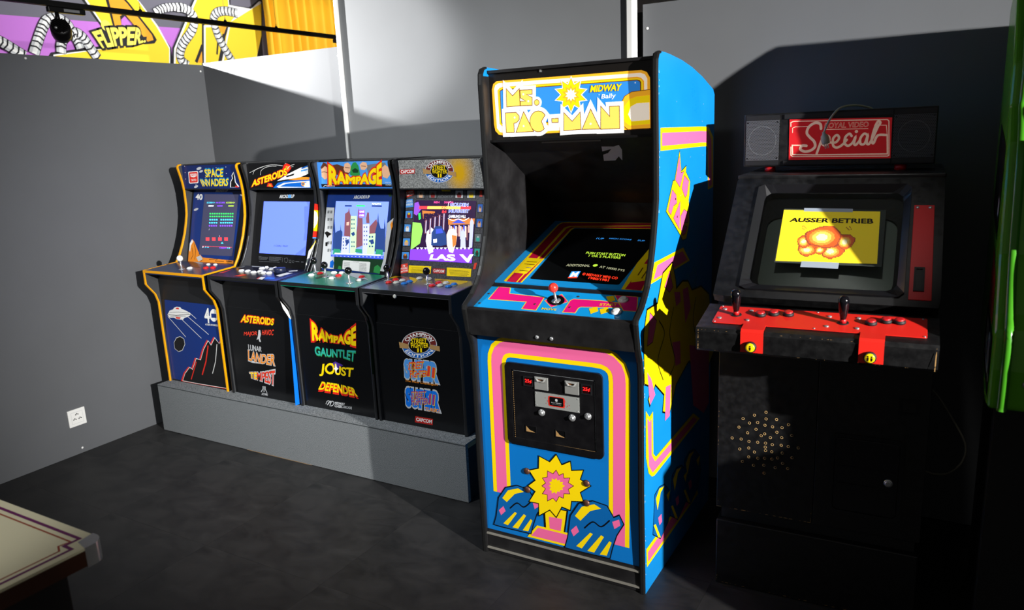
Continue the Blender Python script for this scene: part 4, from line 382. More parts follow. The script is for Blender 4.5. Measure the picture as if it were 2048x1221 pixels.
 ('border_print', [('P','blu3',[(-.2142,.4139),(.1835,.4133),(.1884,.2422),(.1473,.0047),(-.2174,.0059),(-.2193,.3177)]),'^',('P','lgry',[(-.2193,.3177),(-.1667,.3167),(-.1653,.0769),(-.1406,.0738),(-.1392,.0152),(-.2222,.0173)]),('P','lgry',[(.1702,.2468),(.2055,.2725),(.1948,.1924),(.1746,.0187),(.1435,.0221),(.1655,.076)]),('P','grnd',[(-.1428,.0753),(.1655,.076),(.147,.0072),(-.1393,.0163)]),'^',('P','mgry',[(-.2092,.302),(-.1965,.3016),(-.1978,.2874),(-.2105,.2877)]),('P','mgry',[(-.191,.3022),(-.1783,.3019),(-.1796,.2877),(-.1922,.288)]),('P','mgry',[(-.2052,.2651),(-.1925,.2648),(-.1938,.2506),(-.2065,.2509)]),('P','mgry',[(-.187,.2655),(-.1744,.2652),(-.1756,.251),(-.1883,.2512)]),('P','mgry',[(-.201,.2257),(-.1883,.2254),(-.1896,.2112),(-.2022,.2114)]),('P','mgry',[(-.1828,.2261),(-.1702,.2259),(-.1714,.2117),(-.184,.2119)]),('P','mgry',[(-.1927,.1495),(-.1801,.1494),(-.1814,.1351),(-.194,.1352)]),('P','mgry',[(-.1746,.1501),(-.162,.15),(-.1633,.1358),(-.1758,.1359)]),('P','mgry',[(-.1888,.1128),(-.1761,.1127),(-.1774,.0985),(-.19,.0985)]),('P','mgry',[(-.1706,.1135),(-.1581,.1134),(-.1593,.0992),(-.1719,.0992)]),('P','blk',[(-.2198,.1909),(-.203,.1993),(-.1702,.187),(-.19,.1759),(-.1958,.1652),(-.2081,.1807)]),('P','blk',[(-.2076,.1437),(-.1925,.1469),(-.193,.1258),(-.2056,.1253)]),('P','blu',[(-.166,.0506),(-.1495,.0592),(-.1398,.0466),(-.1453,.0202),(-.1663,.0217)]),('P','grnm',[(.1109,.0128),(.1147,.0383),(.133,.0493),(.1537,.0352),(.1502,.0074)]),('P','grnm',[(-.1137,.0165),(-.1085,.0324),(-.0946,.0305),(-.0895,.0152)]),('P','orgb',[(.1897,.2422),(.2003,.2625),(.2046,.2326),(.1976,.2149)]),('P','grnd',[(.1589,.3872),(.1806,.3923),(.1839,.3723),(.17,.3722)])]),
 ('lettering', [('T','lgry','ARCADE1UP',[(-.0464,.3765),(.0519,.3778)],[(-.0467,.361),(.0514,.3641)],.04,())]),
 ('instruction_card', [('P','white',[(-.0807,.0608),(.0831,.0606),(.088,.0573),(.0862,.0125),(.0819,.0093),(-.0808,.0172),(-.0846,.0206),(-.0844,.0575)]),'^',('S','blk',.001,[(-.0763,.0517),(-.0389,.0517)],0,0),('S','blk',.001,[(-.0758,.047),(-.0385,.0471)],0,0),('S','blk',.001,[(-.0753,.0424),(-.038,.0425)],0,0),('S','blk',.001,[(-.0748,.0377),(-.0375,.0378)],0,0),('S','blk',.001,[(-.0743,.0331),(-.037,.0332)],0,0),('S','blk',.001,[(-.0738,.0284),(-.0365,.0286)],0,0),('S','blk',.001,[(-.0733,.0238),(-.036,.024)],0,0),('S','blk',.001,[(-.0728,.0191),(-.0355,.0193)],0,0),('S','blk',.001,[(.0201,.051),(.0651,.0511)],0,0),('S','blk',.001,[(.0206,.047),(.0655,.047)],0,0),('S','blk',.001,[(.021,.0429),(.0659,.043)],0,0),('S','blk',.001,[(.0214,.0388),(.0663,.0389)],0,0),('S','blk',.001,[(.0218,.0347),(.0668,.0349)],0,0),('S','blk',.001,[(.0223,.0307),(.0672,.0308)],0,0),('S','blk',.001,[(.0227,.0266),(.0676,.0268)],0,0),('S','blk',.001,[(.0231,.0225),(.068,.0227)],0,0),('S','blk',.001,[(.0236,.0184),(.0685,.0187)],0,0),('S','blk',.001,[(.024,.0144),(.0689,.0146)],0,0),('S','blk',.0015,[(-.0192,.0559),(.0176,.0561)],0,0)]),
 ('display', [('P','e_sky',[(-.1597,.3488),(.1711,.3486),(.1654,.077),(-.1639,.077)]),'^',('P','e_navy',[(-.1612,.2659),(-.1464,.1929),(-.1369,.201),(-.1168,.2068),(-.1185,.2354),(-.1113,.2069),(-.1023,.1993),(-.0937,.106),(-.158,.1061),(-.1614,.203)]),('P','e_navy',[(.0979,.1997),(.1108,.2506),(.1106,.2961),(.1198,.2508),(.1345,.2209),(.1537,.2213),(.1522,.2666),(.163,.2241),(.1714,.1114),(.1006,.1111)]),('P','e_brn',[(-.0898,.1789),(-.0946,.2879),(-.0753,.2986),(-.0728,.3194),(-.0646,.2936),(-.0562,.2782),(-.0486,.1749)]),('P','e_brn',[(-.0116,.2378),(-.0142,.2943),(-.0122,.32),(-.0015,.2688),(.0184,.2692),(.0324,.1365),(-.0158,.1193)]),('P','e_brn',[(.0654,.2293),(.104,.2657),(.1113,.2456),(.099,.1896),(.0659,.1937)]),'^',('P','e_pgrn',[(-.0561,.2771),(-.0191,.2778),(-.0047,.0966),(-.0435,.095)]),('P','e_lav',[(-.1012,.176),(-.0536,.1774),(-.0489,.0948),(-.0994,.0953)]),('P','e_lav',[(.023,.2385),(.0642,.241),(.076,.0974),(.0366,.0958)]),('P','e_pgrn',[(.0659,.1937),(.1059,.1974),(.1087,.0962),(.0599,.0942)]),('P','e_brn',[(.0395,.2696),(.0452,.2977),(.0553,.2953),(.0639,.2445),(.0442,.2441)]),('P','e_pur2',[(-.0089,.3072),(.0289,.3077),(.0314,.272),(-.0064,.2713)]),('P','e_blue2',[(-.1634,.0849),(.1659,.0911),(.1654,.077),(-.1638,.0759)]),('P','e_grn3',[(-.1525,.0879),(-.1498,.1142),(-.1068,.1133),(-.1015,.0953)]),('P','e_grn3',[(-.0108,.1041),(-.0091,.1196),(.0309,.1186),(.0331,.0982)]),('P','e_grn3',[(.1151,.0965),(.1177,.1219),(.1577,.1209),(.1603,.0959)]),'^',('P','e_wht',[(-.1394,.0948),(.1472,.0979),(.1458,.0928),(-.1409,.0895)]),('T','e_wht','GAME',[(-.0038,.3037),(.0254,.3041)],[(-.0029,.2945),(.0263,.2949)],.03,()),('T','e_wht','OVER',[(-.0026,.2857),(.0266,.2862)],[(-.0023,.2765),(.0275,.277)],.03,()),('T','e_wht','RALPH',[(.0714,.3413),(.1221,.3407)],[(.0708,.3347),(.1215,.3341)],.03,()),('P','e_navy',[(-.0992,.3305),(-.0563,.3304),(-.0555,.3227),(-.099,.3227)]),('P','e_grn2',[(-.0261,.3312),(.0265,.3307),(.0266,.3235),(-.0267,.324)]),('P','e_navy',[(.0693,.3306),(.1309,.3302),(.1303,.3236),(.0693,.324)]),('P','e_pea',[(-.08,.2466),(-.0633,.2496),(-.0634,.2315),(-.0797,.2311)]),('P','e_navy',[(-.0512,.2627),(-.0444,.2629),(-.0437,.2557),(-.0504,.2555)]),('P','e_navy',[(-.049,.2421),(-.0423,.2423),(-.0415,.2351),(-.0482,.2349)]),('P','e_navy',[(-.0468,.2215),(-.0401,.2217),(-.0393,.2145),(-.046,.2143)]),('P','e_navy',[(-.0397,.1546),(-.033,.1548),(-.0322,.1476),(-.039,.1474)]),('P','e_navy',[(-.0375,.134),(-.0308,.1342),(-.0301,.127),(-.0368,.1268)]),('P','e_navy',[(-.0377,.263),(-.031,.2631),(-.0302,.2559),(-.037,.2558)]),('P','e_navy',[(-.0355,.2424),(-.0288,.2426),(-.0281,.2354),(-.0348,.2352)]),('P','e_navy',[(-.0334,.2218),(-.0267,.222),(-.0259,.2148),(-.0326,.2146)]),('P','e_navy',[(-.0263,.155),(-.0196,.1552),(-.0188,.1481),(-.0255,.1478)]),('P','e_navy',[(-.0241,.1345),(-.0174,.1347),(-.0167,.1275),(-.0234,.1273)]),('P','e_navy',[(-.0956,.1683),(-.0887,.1685),(-.0881,.1623),(-.0949,.1621)]),('P','e_navy',[(-.0939,.1528),(-.0871,.153),(-.0864,.1468),(-.0932,.1466)]),('P','e_navy',[(-.0922,.1372),(-.0854,.1375),(-.0848,.1313),(-.0916,.131)]),('P','e_navy',[(-.0906,.1217),(-.0838,.122),(-.0831,.1157),(-.0899,.1155)]),('P','e_navy',[(-.0785,.1688),(-.0718,.1691),(-.0711,.1629),(-.0779,.1626)]),('P','e_navy',[(-.0769,.1533),(-.0701,.1536),(-.0694,.1474),(-.0762,.1471)]),('P','e_navy',[(-.0752,.1378),(-.0685,.1381),(-.0678,.1319),(-.0746,.1316)]),('P','e_navy',[(-.0736,.1223),(-.0668,.1226),(-.0661,.1164),(-.0729,.1161)]),('P','e_navy',[(.0306,.2285),(.0366,.2286),(.0373,.222),(.0313,.2219)]),('P','e_navy',[(.0328,.2081),(.0387,.2083),(.0394,.2016),(.0335,.2015)]),('P','e_navy',[(.0349,.1877),(.0409,.1879),(.0415,.1813),(.0356,.1811)]),('P','e_navy',[(.0371,.1673),(.043,.1675),(.0437,.1609),(.0378,.1607)]),('P','e_navy',[(.0392,.147),(.0451,.1472),(.0458,.1406),(.0399,.1404)]),('P','e_navy',[(.0458,.2288),(.0517,.229),(.0524,.2224),(.0465,.2222)]),('P','e_navy',[(.0479,.2085),(.0538,.2087),(.0545,.202),(.0486,.2019)]),('P','e_navy',[(.0501,.1882),(.056,.1883),(.0566,.1817),(.0507,.1815)]),('P','e_navy',[(.0522,.1678),(.0581,.168),(.0588,.1614),(.0529,.1612)]),('P','e_navy',[(.0543,.1475),(.0602,.1477),(.0609,.1411),(.055,.1409)]),('P','e_navy',[(.067,.1836),(.0761,.1838),(.0769,.1757),(.0678,.1754)]),('P','e_navy',[(.0691,.1633),(.0782,.1636),(.0791,.1555),(.0699,.1552)]),('P','e_navy',[(.0717,.1379),(.0809,.1383),(.0817,.1302),(.0726,.1298)]),('P','e_navy',[(.0833,.184),(.0924,.1843),(.0932,.1762),(.0841,.1759)]),('P','e_navy',[(.0854,.1638),(.0945,.1641),(.0953,.156),(.0862,.1557)]),('P','e_navy',[(.088,.1385),(.0971,.1388),(.0979,.1308),(.0889,.1304)]),('P','e_navy',[(-.0472,.1931),(-.0278,.2013),(-.0198,.1887),(-.0321,.178)]),('P','e_navy',[(.0723,.1634),(.0946,.1692),(.1032,.1492),(.0842,.1435)]),('P','e_navy',[(-.0808,.1584),(-.0577,.1643),(-.0526,.149),(-.0679,.1329)]),('S','e_wht',.0015,[(-.1516,.0789),(-.1432,.0788)],0,0),('S','e_wht',.0015,[(-.1274,.0795),(-.119,.0793)],0,0),('S','e_wht',.0015,[(-.1033,.0801),(-.095,.0799)],0,0),('S','e_wht',.0015,[(-.0794,.0807),(-.0712,.0805)],0,0),('S','e_wht',.0015,[(-.0556,.0812),(-.0475,.0811)],0,0),('S','e_wht',.0015,[(-.032,.0818),(-.0239,.0816)],0,0),('S','e_wht',.0015,[(-.0085,.0823),(-.0005,.0822)],0,0),('S','e_wht',.0015,[(.0148,.0829),(.0228,.0827)],0,0),('S','e_wht',.0015,[(.0379,.0834),(.0459,.0833)],0,0),('S','e_wht',.0015,[(.061,.084),(.0689,.0838)],0,0),('S','e_wht',.0015,[(.0839,.0845),(.0917,.0844)],0,0),('S','e_wht',.0015,[(.1066,.0851),(.1144,.0849)],0,0),('S','e_wht',.0015,[(.1292,.0856),(.137,.0854)],0,0),('S','e_wht',.0015,[(.1517,.0862),(.1594,.086)],0,0)]),
],
'a2_deck': [
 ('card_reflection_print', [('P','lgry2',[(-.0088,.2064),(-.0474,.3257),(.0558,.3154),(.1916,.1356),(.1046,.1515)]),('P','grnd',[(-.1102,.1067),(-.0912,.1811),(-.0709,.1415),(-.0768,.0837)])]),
],
'a2_kick': [
 ('lettering', [('T','yel','RAMPAGE',[(-.1231,.43),(-.0675,.4026),(-.0279,.3848),(.0166,.3734),(.0589,.3847),(.1021,.4078),(.1466,.4329)],[(-.13,.3445),(-.0797,.3452),(-.0331,.3448),(.013,.3445),(.0543,.3466),(.0949,.3472),(.1366,.3459)],.05,(('red',.08,-.003,0),))]),
 ('lettering', [('T','tea','GAUNTLET',[(-.1218,.3139),(-.033,.3087),(.0503,.3141),(.1333,.3173)],[(-.1229,.2698),(-.0377,.272),(.0459,.2778),(.1211,.2649)],.02,(('grnm',.02,.001,-.003),))]),
 ('lettering', [('T','yel','JOUST',[(-.0908,.2257),(-.0136,.242),(.0397,.2266),(.1109,.2315)],[(-.1079,.1681),(-.023,.1678),(.0334,.1749),(.0968,.1722)],.03,()),('P','pur',[(-.0335,.2324),(.0014,.251),(.0503,.2387),(.0206,.2206),(-.0164,.2198)]),'^',('P','white',[(.0051,.2442),(.008,.2228),(.0202,.217),(.0065,.2102),(.0001,.189),(-.0029,.2091),(-.0155,.2126),(-.0014,.2216)])]),
 ('lettering', [('T','yel','DEFENDER',[(-.0976,.1375),(.0106,.1391),(.1057,.132)],[(-.125,.0964),(.0056,.0979),(.1196,.0954)],.03,(('red',.03,0,-.009),))]),
 ('lettering', [('T','lgry','MIDWAY',[(-.026,.0467),(.0367,.0491)],[(-.0276,.0337),(.0352,.037)],.03,()),('T','lgry','CLASSIC ARCADE',[(-.0287,.0321),(.0792,.0361)],[(-.0312,.0197),(.0769,.024)],.03,()),('S','lgry',.003,[(-.0863,.0267),(-.0767,.0416),(-.062,.0452),(-.0772,.0227),(-.0524,.0466),(-.0622,.0212),(-.0458,.046),(-.0341,.0418),(-.0405,.0281),(-.0557,.0206)],0,1)]),
],
'a2_side': [
 ('stripe_print', [('P','grnd',[(-.0183,.4829),(-.005,.4696),(.015,.4511),(.0087,.2165),(-.0107,.2259),(-.0075,.4498)]),'^',('P','blk',[(-.0116,.4337),(.0216,.4234),(.0226,.4149),(-.0106,.4253)]),('P','blk',[(-.0072,.397),(.0192,.3881),(.02,.3782),(-.0064,.3872)]),('P','blk',[(-.0028,.36),(.0167,.3527),(.0174,.3415),(-.0022,.3488)]),('P','blk',[(.0016,.3228),(.0143,.3172),(.0147,.3046),(.0021,.3102)]),('P','blk',[(.0061,.2854),(.0118,.2816),(.0121,.2675),(.0064,.2713)])]),
],
'a3_marquee': [
 ('emblem', [('P','lgry',[(.0772,1.1139),(.0767,1.1227),(.0739,1.1312),(.0688,1.1392),(.0617,1.1465),(.0527,1.1529),(.0421,1.1581),(.0302,1.1621),(.0174,1.1646),(.004,1.1657),(-.0096,1.1651),(-.023,1.1631),(-.0357,1.1596),(-.0474,1.1547),(-.0576,1.1486),(-.0662,1.1414),(-.0727,1.1333),(-.077,1.1247),(-.079,1.1158),(-.0785,1.1068),(-.0757,1.098),(-.0704,1.0898),(-.0631,1.0824),(-.0538,1.0759),(-.0429,1.0707),(-.0307,1.0668),(-.0176,1.0644),(-.004,1.0636),(.0097,1.0643),(.023,1.0665),(.0355,1.0702),(.047,1.0753),(.0569,1.0815),(.0652,1.0887),(.0714,1.0966),(.0754,1.1051)]),'^',('P','mar',[(.0736,1.1139),(.0732,1.1215),(.0711,1.1288),(.0672,1.1358),(.0617,1.1424),(.0547,1.1482),(.0464,1.1532),(.0368,1.1574),(.0264,1.1604),(.0153,1.1624),(.0038,1.1632),(-.0079,1.1629),(-.0194,1.1613),(-.0304,1.1586),(-.0408,1.1548),(-.0502,1.15),(-.0583,1.1443),(-.0651,1.1379),(-.0702,1.1308),(-.0736,1.1234),(-.0752,1.1157)]),('P','blu',[(-.0752,1.1157),(-.0749,1.108),(-.0727,1.1005),(-.0688,1.0933),(-.0631,1.0867),(-.0558,1.0807),(-.0472,1.0757),(-.0374,1.0716),(-.0268,1.0685),(-.0154,1.0667),(-.0038,1.066),(.0079,1.0666),(.0194,1.0683),(.0304,1.0712),(.0405,1.0751),(.0497,1.08),(.0576,1.0857),(.0641,1.0921),(.069,1.0991),(.0722,1.1064),(.0736,1.1139)]),'^',('P','lgry',[(.0488,1.1142),(.0484,1.1198),(.0466,1.1252),(.0434,1.1302),(.0389,1.1348),(.0333,1.1389),(.0266,1.1421),(.0191,1.1446),(.0109,1.1462),(.0025,1.1468),(-.0061,1.1465),(-.0144,1.1452),(-.0224,1.1429),(-.0297,1.1398),(-.0361,1.136),(-.0415,1.1315),(-.0455,1.1264),(-.0482,1.121),(-.0494,1.1154),(-.0491,1.1098),(-.0473,1.1043),(-.0441,1.0992),(-.0395,1.0945),(-.0337,1.0905),(-.0268,1.0872),(-.0192,1.0847),(-.011,1.0832),(-.0025,1.0827),(.0061,1.0831),(.0145,1.0845),(.0224,1.0868),(.0296,1.0899),(.0359,1.0938),(.0411,1.0983),(.045,1.1034),(.0476,1.1087)]),'^',('P','blk',[(.0458,1.1143),(.0455,1.1195),(.0438,1.1245),(.0408,1.1293),(.0366,1.1336),(.0313,1.1374),(.025,1.1405),(.0179,1.1428),(.0103,1.1443),(.0023,1.1449),(-.0057,1.1446),(-.0136,1.1433),(-.0211,1.1412),(-.0279,1.1383),(-.0339,1.1347),(-.0389,1.1304),(-.0428,1.1257),(-.0453,1.1206),(-.0464,1.1154),(-.0461,1.1101),(-.0444,1.105),(-.0414,1.1001),(-.0371,1.0957),(-.0316,1.092),(-.0252,1.0889),(-.018,1.0866),(-.0103,1.0851),(-.0023,1.0846),(.0057,1.085),(.0136,1.0863),(.021,1.0885),(.0278,1.0914),(.0337,1.0951),(.0386,1.0993),(.0423,1.104),(.0447,1.1091)]),('P','tan',[(-.0894,1.1282),(-.0462,1.1178),(-.0476,1.1007),(-.0875,1.105)]),('P','tan',[(.0878,1.109),(.046,1.1167),(.0447,1.0998),(.0879,1.0897)]),'^',('T','white','CHAMPION',[(-.0647,1.1331),(-.0586,1.14),(-.0509,1.1462),(-.0417,1.1514),(-.0313,1.1556),(-.0201,1.1586),(-.0084,1.1604),(.0036,1.1608),(.0154,1.1599),(.0267,1.1578),(.0373,1.1544),(.0467,1.1499),(.0548,1.1444),(.0614,1.1381),(.0662,1.1311)],[(-.0476,1.1282),(-.0431,1.1333),(-.0374,1.1379),(-.0307,1.1418),(-.0231,1.1449),(-.0148,1.1471),(-.0062,1.1484),(.0026,1.1488),(.0114,1.1481),(.0197,1.1465),(.0275,1.1441),(.0345,1.1407),(.0405,1.1367),(.0453,1.132),(.0489,1.1269)],.02,()),('T','white','EDITION',[(-.049,1.0988),(-.0448,1.0942),(-.0396,1.09),(-.0335,1.0865),(-.0265,1.0836),(-.019,1.0815),(-.011,1.0802),(-.0027,1.0797),(.0056,1.0801),(.0137,1.0813),(.0215,1.0833),(.0288,1.086),(.0353,1.0894),(.041,1.0934),(.0458,1.0979)],[(-.0648,1.0937),(-.0593,1.0875),(-.0524,1.082),(-.0443,1.0774),(-.0351,1.0736),(-.0251,1.0708),(-.0145,1.0691),(-.0036,1.0685),(.0074,1.069),(.0181,1.0706),(.0284,1.0732),(.0379,1.0768),(.0466,1.0813),(.0541,1.0866),(.0603,1.0925)],.02,()),('T','yel','STREET',[(-.0317,1.1396),(.0351,1.1386)],[(-.0369,1.1211),(.034,1.1231)],.02,()),('T','yel','FIGHTER',[(-.0369,1.1211),(.0412,1.1211)],[(-.0344,1.1054),(.04,1.1047)],.02,()),('T','yel','II',[(-.0084,1.1027),(.0102,1.1025)],[(-.0095,1.0881),(.0091,1.0879)],.02,())]),
 ('badge', [('P','redc',[(-.2191,1.1237),(-.1332,1.1273),(-.1351,1.106),(-.2198,1.1031)]),'^',('T','white','CAPCOM',[(-.2132,1.1212),(-.1383,1.1236)],[(-.2139,1.1074),(-.1396,1.1094)],.03,())]),
],
'a3_screen': [
 ('tile_print', [('P','blk',[(-.1698,.4048),(-.1196,.4033),(-.1173,.3633),(-.167,.3645)]),'^',('P','mgry',[(-.1656,.4014),(-.1233,.4002),(-.1215,.3666),(-.1632,.3677)]),'^',('P','pea',[(-.1522,.369),(-.1556,.3823),(-.1488,.3921),(-.1361,.3898),(-.1304,.3796),(-.132,.3677)]),'^',('P','brnd',[(-.1492,.3841),(-.1478,.3921),(-.1387,.3919),(-.1371,.383)])]),
 ('tile_print', [('P','blk',[(-.1006,.4047),(-.053,.4033),(-.0503,.3637),(-.0978,.3649)]),'^',('P','mgry',[(-.0965,.4014),(-.0566,.4002),(-.0543,.367),(-.0942,.368)]),'^',('P','redd',[(-.0838,.3693),(-.0871,.3825),(-.0806,.3922),(-.0686,.3899),(-.0632,.3799),(-.0647,.368)]),'^',('P','brnd',[(-.081,.3843),(-.0797,.3922),(-.0711,.392),(-.0696,.3832)])]),
 ('tile_print', [('P','blk',[(.0426,.4047),(.0909,.4047),(.0937,.3645),(.0453,.3652)]),'^',('P','lgry',[(.0467,.4015),(.0873,.4015),(.0897,.3678),(.049,.3684)]),'^',('P','redd',[(.0596,.37),(.0563,.383),(.0628,.3929),(.075,.3909),(.0805,.3811),(.0789,.3693)]),'^',('P','brnd',[(.0624,.385),(.0638,.3929),(.0725,.3929),(.0741,.3843)])]),
 ('tile_print', [('P','blk',[(.105,.4047),(.1551,.4061),(.1573,.3658),(.1078,.3646)]),'^',('P','lgry',[(.1092,.4016),(.1513,.4028),(.1532,.3689),(.1116,.3679)]),'^',('P','yel',[(.1226,.3699),(.1191,.383),(.126,.3933),(.1386,.3916),(.1443,.3818),(.1426,.3698)]),'^',('P','pea',[(.1255,.3852),(.127,.3933),(.136,.3936),(.1376,.3848)])]),
 ('tile_print', [('P','blk',[(-.2258,.3093),(-.1787,.3114),(-.1764,.2707),(-.2235,.2688)]),'^',('P','lblu',[(-.2218,.3062),(-.1822,.308),(-.1803,.2737),(-.2199,.2722)]),'^',('P','redd',[(-.2096,.2744),(-.2127,.2876),(-.2062,.298),(-.1943,.2966),(-.189,.2867),(-.1907,.2745)]),'^',('P','yel',[(-.2067,.2899),(-.2052,.2981),(-.1968,.2985),(-.1953,.2896)])]),
 ('tile_print', [('P','blk',[(-.2257,.248),(-.1826,.2474),(-.1821,.2066),(-.2252,.2069)]),'^',('P','lblu',[(-.2222,.2446),(-.186,.2442),(-.1856,.2099),(-.2218,.2102)]),'^',('P','white',[(-.2123,.2117),(-.2146,.2253),(-.2083,.2355),(-.1975,.2333),(-.193,.223),(-.195,.2108)]),'^',('P','pea',[(-.209,.2273),(-.2074,.2355),(-.1996,.2354),(-.1987,.2264)])]),
 ('tile_print', [('P','blk',[(-.2271,.1821),(-.1798,.1836),(-.1781,.1428),(-.226,.1411)]),'^',('P','lblu',[(-.2231,.1789),(-.1834,.1802),(-.182,.1459),(-.2222,.1445)]),'^',('P','pea',[(-.2118,.1465),(-.2146,.1599),(-.2077,.1704),(-.1959,.1688),(-.1909,.1587),(-.1929,.1464)]),'^',('P','yel',[(-.2085,.1622),(-.2068,.1704),(-.1983,.1707),(-.1971,.1618)])]),
 ('tile_print', [('P','blk',[(-.2287,.1192),(-.1794,.1197),(-.1779,.0804),(-.2271,.0796)]),'^',('P','lblu',[(-.2246,.1161),(-.1832,.1165),(-.1819,.0835),(-.2233,.0828)]),'^',('P','brnd',[(-.2125,.0846),(-.2155,.0976),(-.2084,.1075),(-.196,.1057),(-.1907,.0959),(-.1927,.0841)]),'^',('P','orgb',[(-.2091,.0996),(-.2074,.1075),(-.1986,.1076),(-.1973,.099)])]),
 ('tile_print', [('P','blk',[(.1683,.3439),(.198,.3442),(.1997,.3037),(.1701,.3033)]),'^',('P','blu',[(.1708,.3407),(.1958,.3409),(.1972,.3069),(.1723,.3066)]),'^',('P','pea',[(.1788,.3083),(.1767,.3217),(.1807,.3319),(.1882,.3299),(.1916,.3198),(.1907,.3076)]),'^',('P','brnd',[(.1805,.3237),(.1813,.3319),(.1867,.3319),(.1876,.323)])]),
 ('tile_print', [('P','blk',[(.1673,.2808),(.203,.2805),(.2045,.2373),(.1688,.2364)]),'^',('P','blu',[(.1703,.2772),(.2003,.277),(.2015,.2407),(.1715,.24)]),'^',('P','pea',[(.1794,.2417),(.1771,.2563),(.1821,.2674),(.1911,.2651),(.1951,.254),(.1937,.2408)]),'^',('P','redd',[(.1817,.2585),(.1828,.2674),(.1892,.2673),(.1903,.2576)])]),
 ('tile_print', [('P','blk',[(.1655,.2129),(.2029,.214),(.2024,.1735),(.1672,.1732)]),'^',('P','mgry',[(.1686,.2098),(.2,.2107),(.1996,.1766),(.17,.1764)]),'^',('P','tea',[(.1782,.1783),(.1758,.1914),(.181,.2014),(.1904,.1997),(.1946,.19),(.1932,.178)]),'^',('P','lgry',[(.1806,.1935),(.1818,.2015),(.1885,.2017),(.1896,.193)])]),
 ('tile_print', [('P','blk',[(.1689,.1499),(.2019,.1502),(.2032,.1093),(.1711,.1102)]),'^',('P','tea',[(.1717,.1467),(.1994,.1469),(.2005,.1125),(.1735,.1134)]),'^',('P','grnd',[(.1808,.1151),(.1784,.1282),(.1828,.1381),(.1912,.1362),(.195,.1264),(.194,.1145)]),'^',('P','redd',[(.1826,.1302),(.1835,.1381),(.1894,.1382),(.1906,.1295)])]),
 ('sticker_print', [('P','redb',[(-.2369,.3998),(-.1853,.4072),(-.1779,.3827),(-.2304,.3667)]),('P','lblu',[(-.2326,.3577),(-.1869,.363),(-.1783,.3262),(-.2257,.3207)]),('P','redb',[(-.2297,.0557),(-.1861,.0652),(-.177,.0239),(-.2223,.014)]),('P','yel',[(-.0316,.424),(.0177,.4238),(.0203,.3976),(-.0261,.3975)]),('P','yel',[(-.1772,.0558),(-.0509,.0571),(-.0517,.0233),(-.1768,.0214)]),('P','yel',[(.035,.0566),(.1652,.057),(.1648,.021),(.0376,.0186)]),('P','redc',[(-.0411,.048),(.0258,.0499),(.0263,.0275),(-.039,.0264)]),('P','redb',[(.175,.4),(.1869,.4024),(.1912,.3744),(.1764,.3743)]),('P','redb',[(.1782,.0825),(.1917,.0854),(.1862,.0572),(.1727,.0542)]),'^',('T','white','4 NEW',[(-.2302,.3949),(-.1896,.4008)],[(-.2279,.385),(-.1863,.3925)],.02,()),('T','white','FIGHTERS',[(-.2277,.3825),(-.1836,.39)],[(-.2262,.3741),(-.1817,.3836)],.02,()),('T','white','12 WORLD',[(-.2259,.3528),(-.1894,.3565)],[(-.2243,.343),(-.1866,.3472)],.02,()),('T','white','WARRIORS',[(-.2239,.339),(-.185,.3433)],[(-.2222,.3291),(-.1827,.3335)],.02,()),('T','white','78',[(-.214,.054),(-.1989,.0572)],[(-.2131,.0457),(-.198,.0484)],.02,()),('T','white','POSSIBLE',[(-.2231,.0402),(-.1845,.0491)],[(-.2211,.0324),(-.183,.0403)],.02,()),('T','white','MATCHES',[(-.2206,.0275),(-.1814,.0364)],[(-.2191,.0191),(-.18,.0286)],.02,()),('T','blk','NEW',[(-.0167,.4206),(.0048,.4205)],[(-.016,.4134),(.0055,.4133)],.02,()),('T','blk','FIGHTERS!',[(-.0244,.41),(.0162,.41)],[(-.0236,.4023),(.017,.4023)],.02,()),('T','white','CAPCOM',[(-.036,.0434),(.0212,.044)],[(-.0354,.0319),(.0212,.0325)],.03,()),('S','blk',.0013,[(-.1615,.0453),(-.0635,.0464)],0,0),('S','blk',.0013,[(-.1591,.04),(-.0724,.0406)],0,0),('S','blk',.0013,[(-.1658,.0343),(-.0648,.0356)],0,0),('S','blk',.0013,[(-.1635,.029),(-.0572,.0307)],0,0),('S','blk',.0013,[(-.1611,.0237),(-.0661,.0249)],0,0),('S','blk',.0013,[(.0465,.0453),(.1484,.0459)],0,0),('S','blk',.0013,[(.0487,.0402),(.1556,.0411)],0,0),('S','blk',.0013,[(.0509,.035),(.1472,.0355)],0,0),('S','blk',.0013,[(.0532,.0299),(.1544,.0307)],0,0),('S','blk',.0013,[(.0554,.0248),(.146,.0251)],0,0)]),
 ('lettering', [('T','mgry','ARCADE1UP',[(-.0475,.3772),(.0366,.3785)],[(-.0477,.3671),(.0364,.369)],.03,())]),
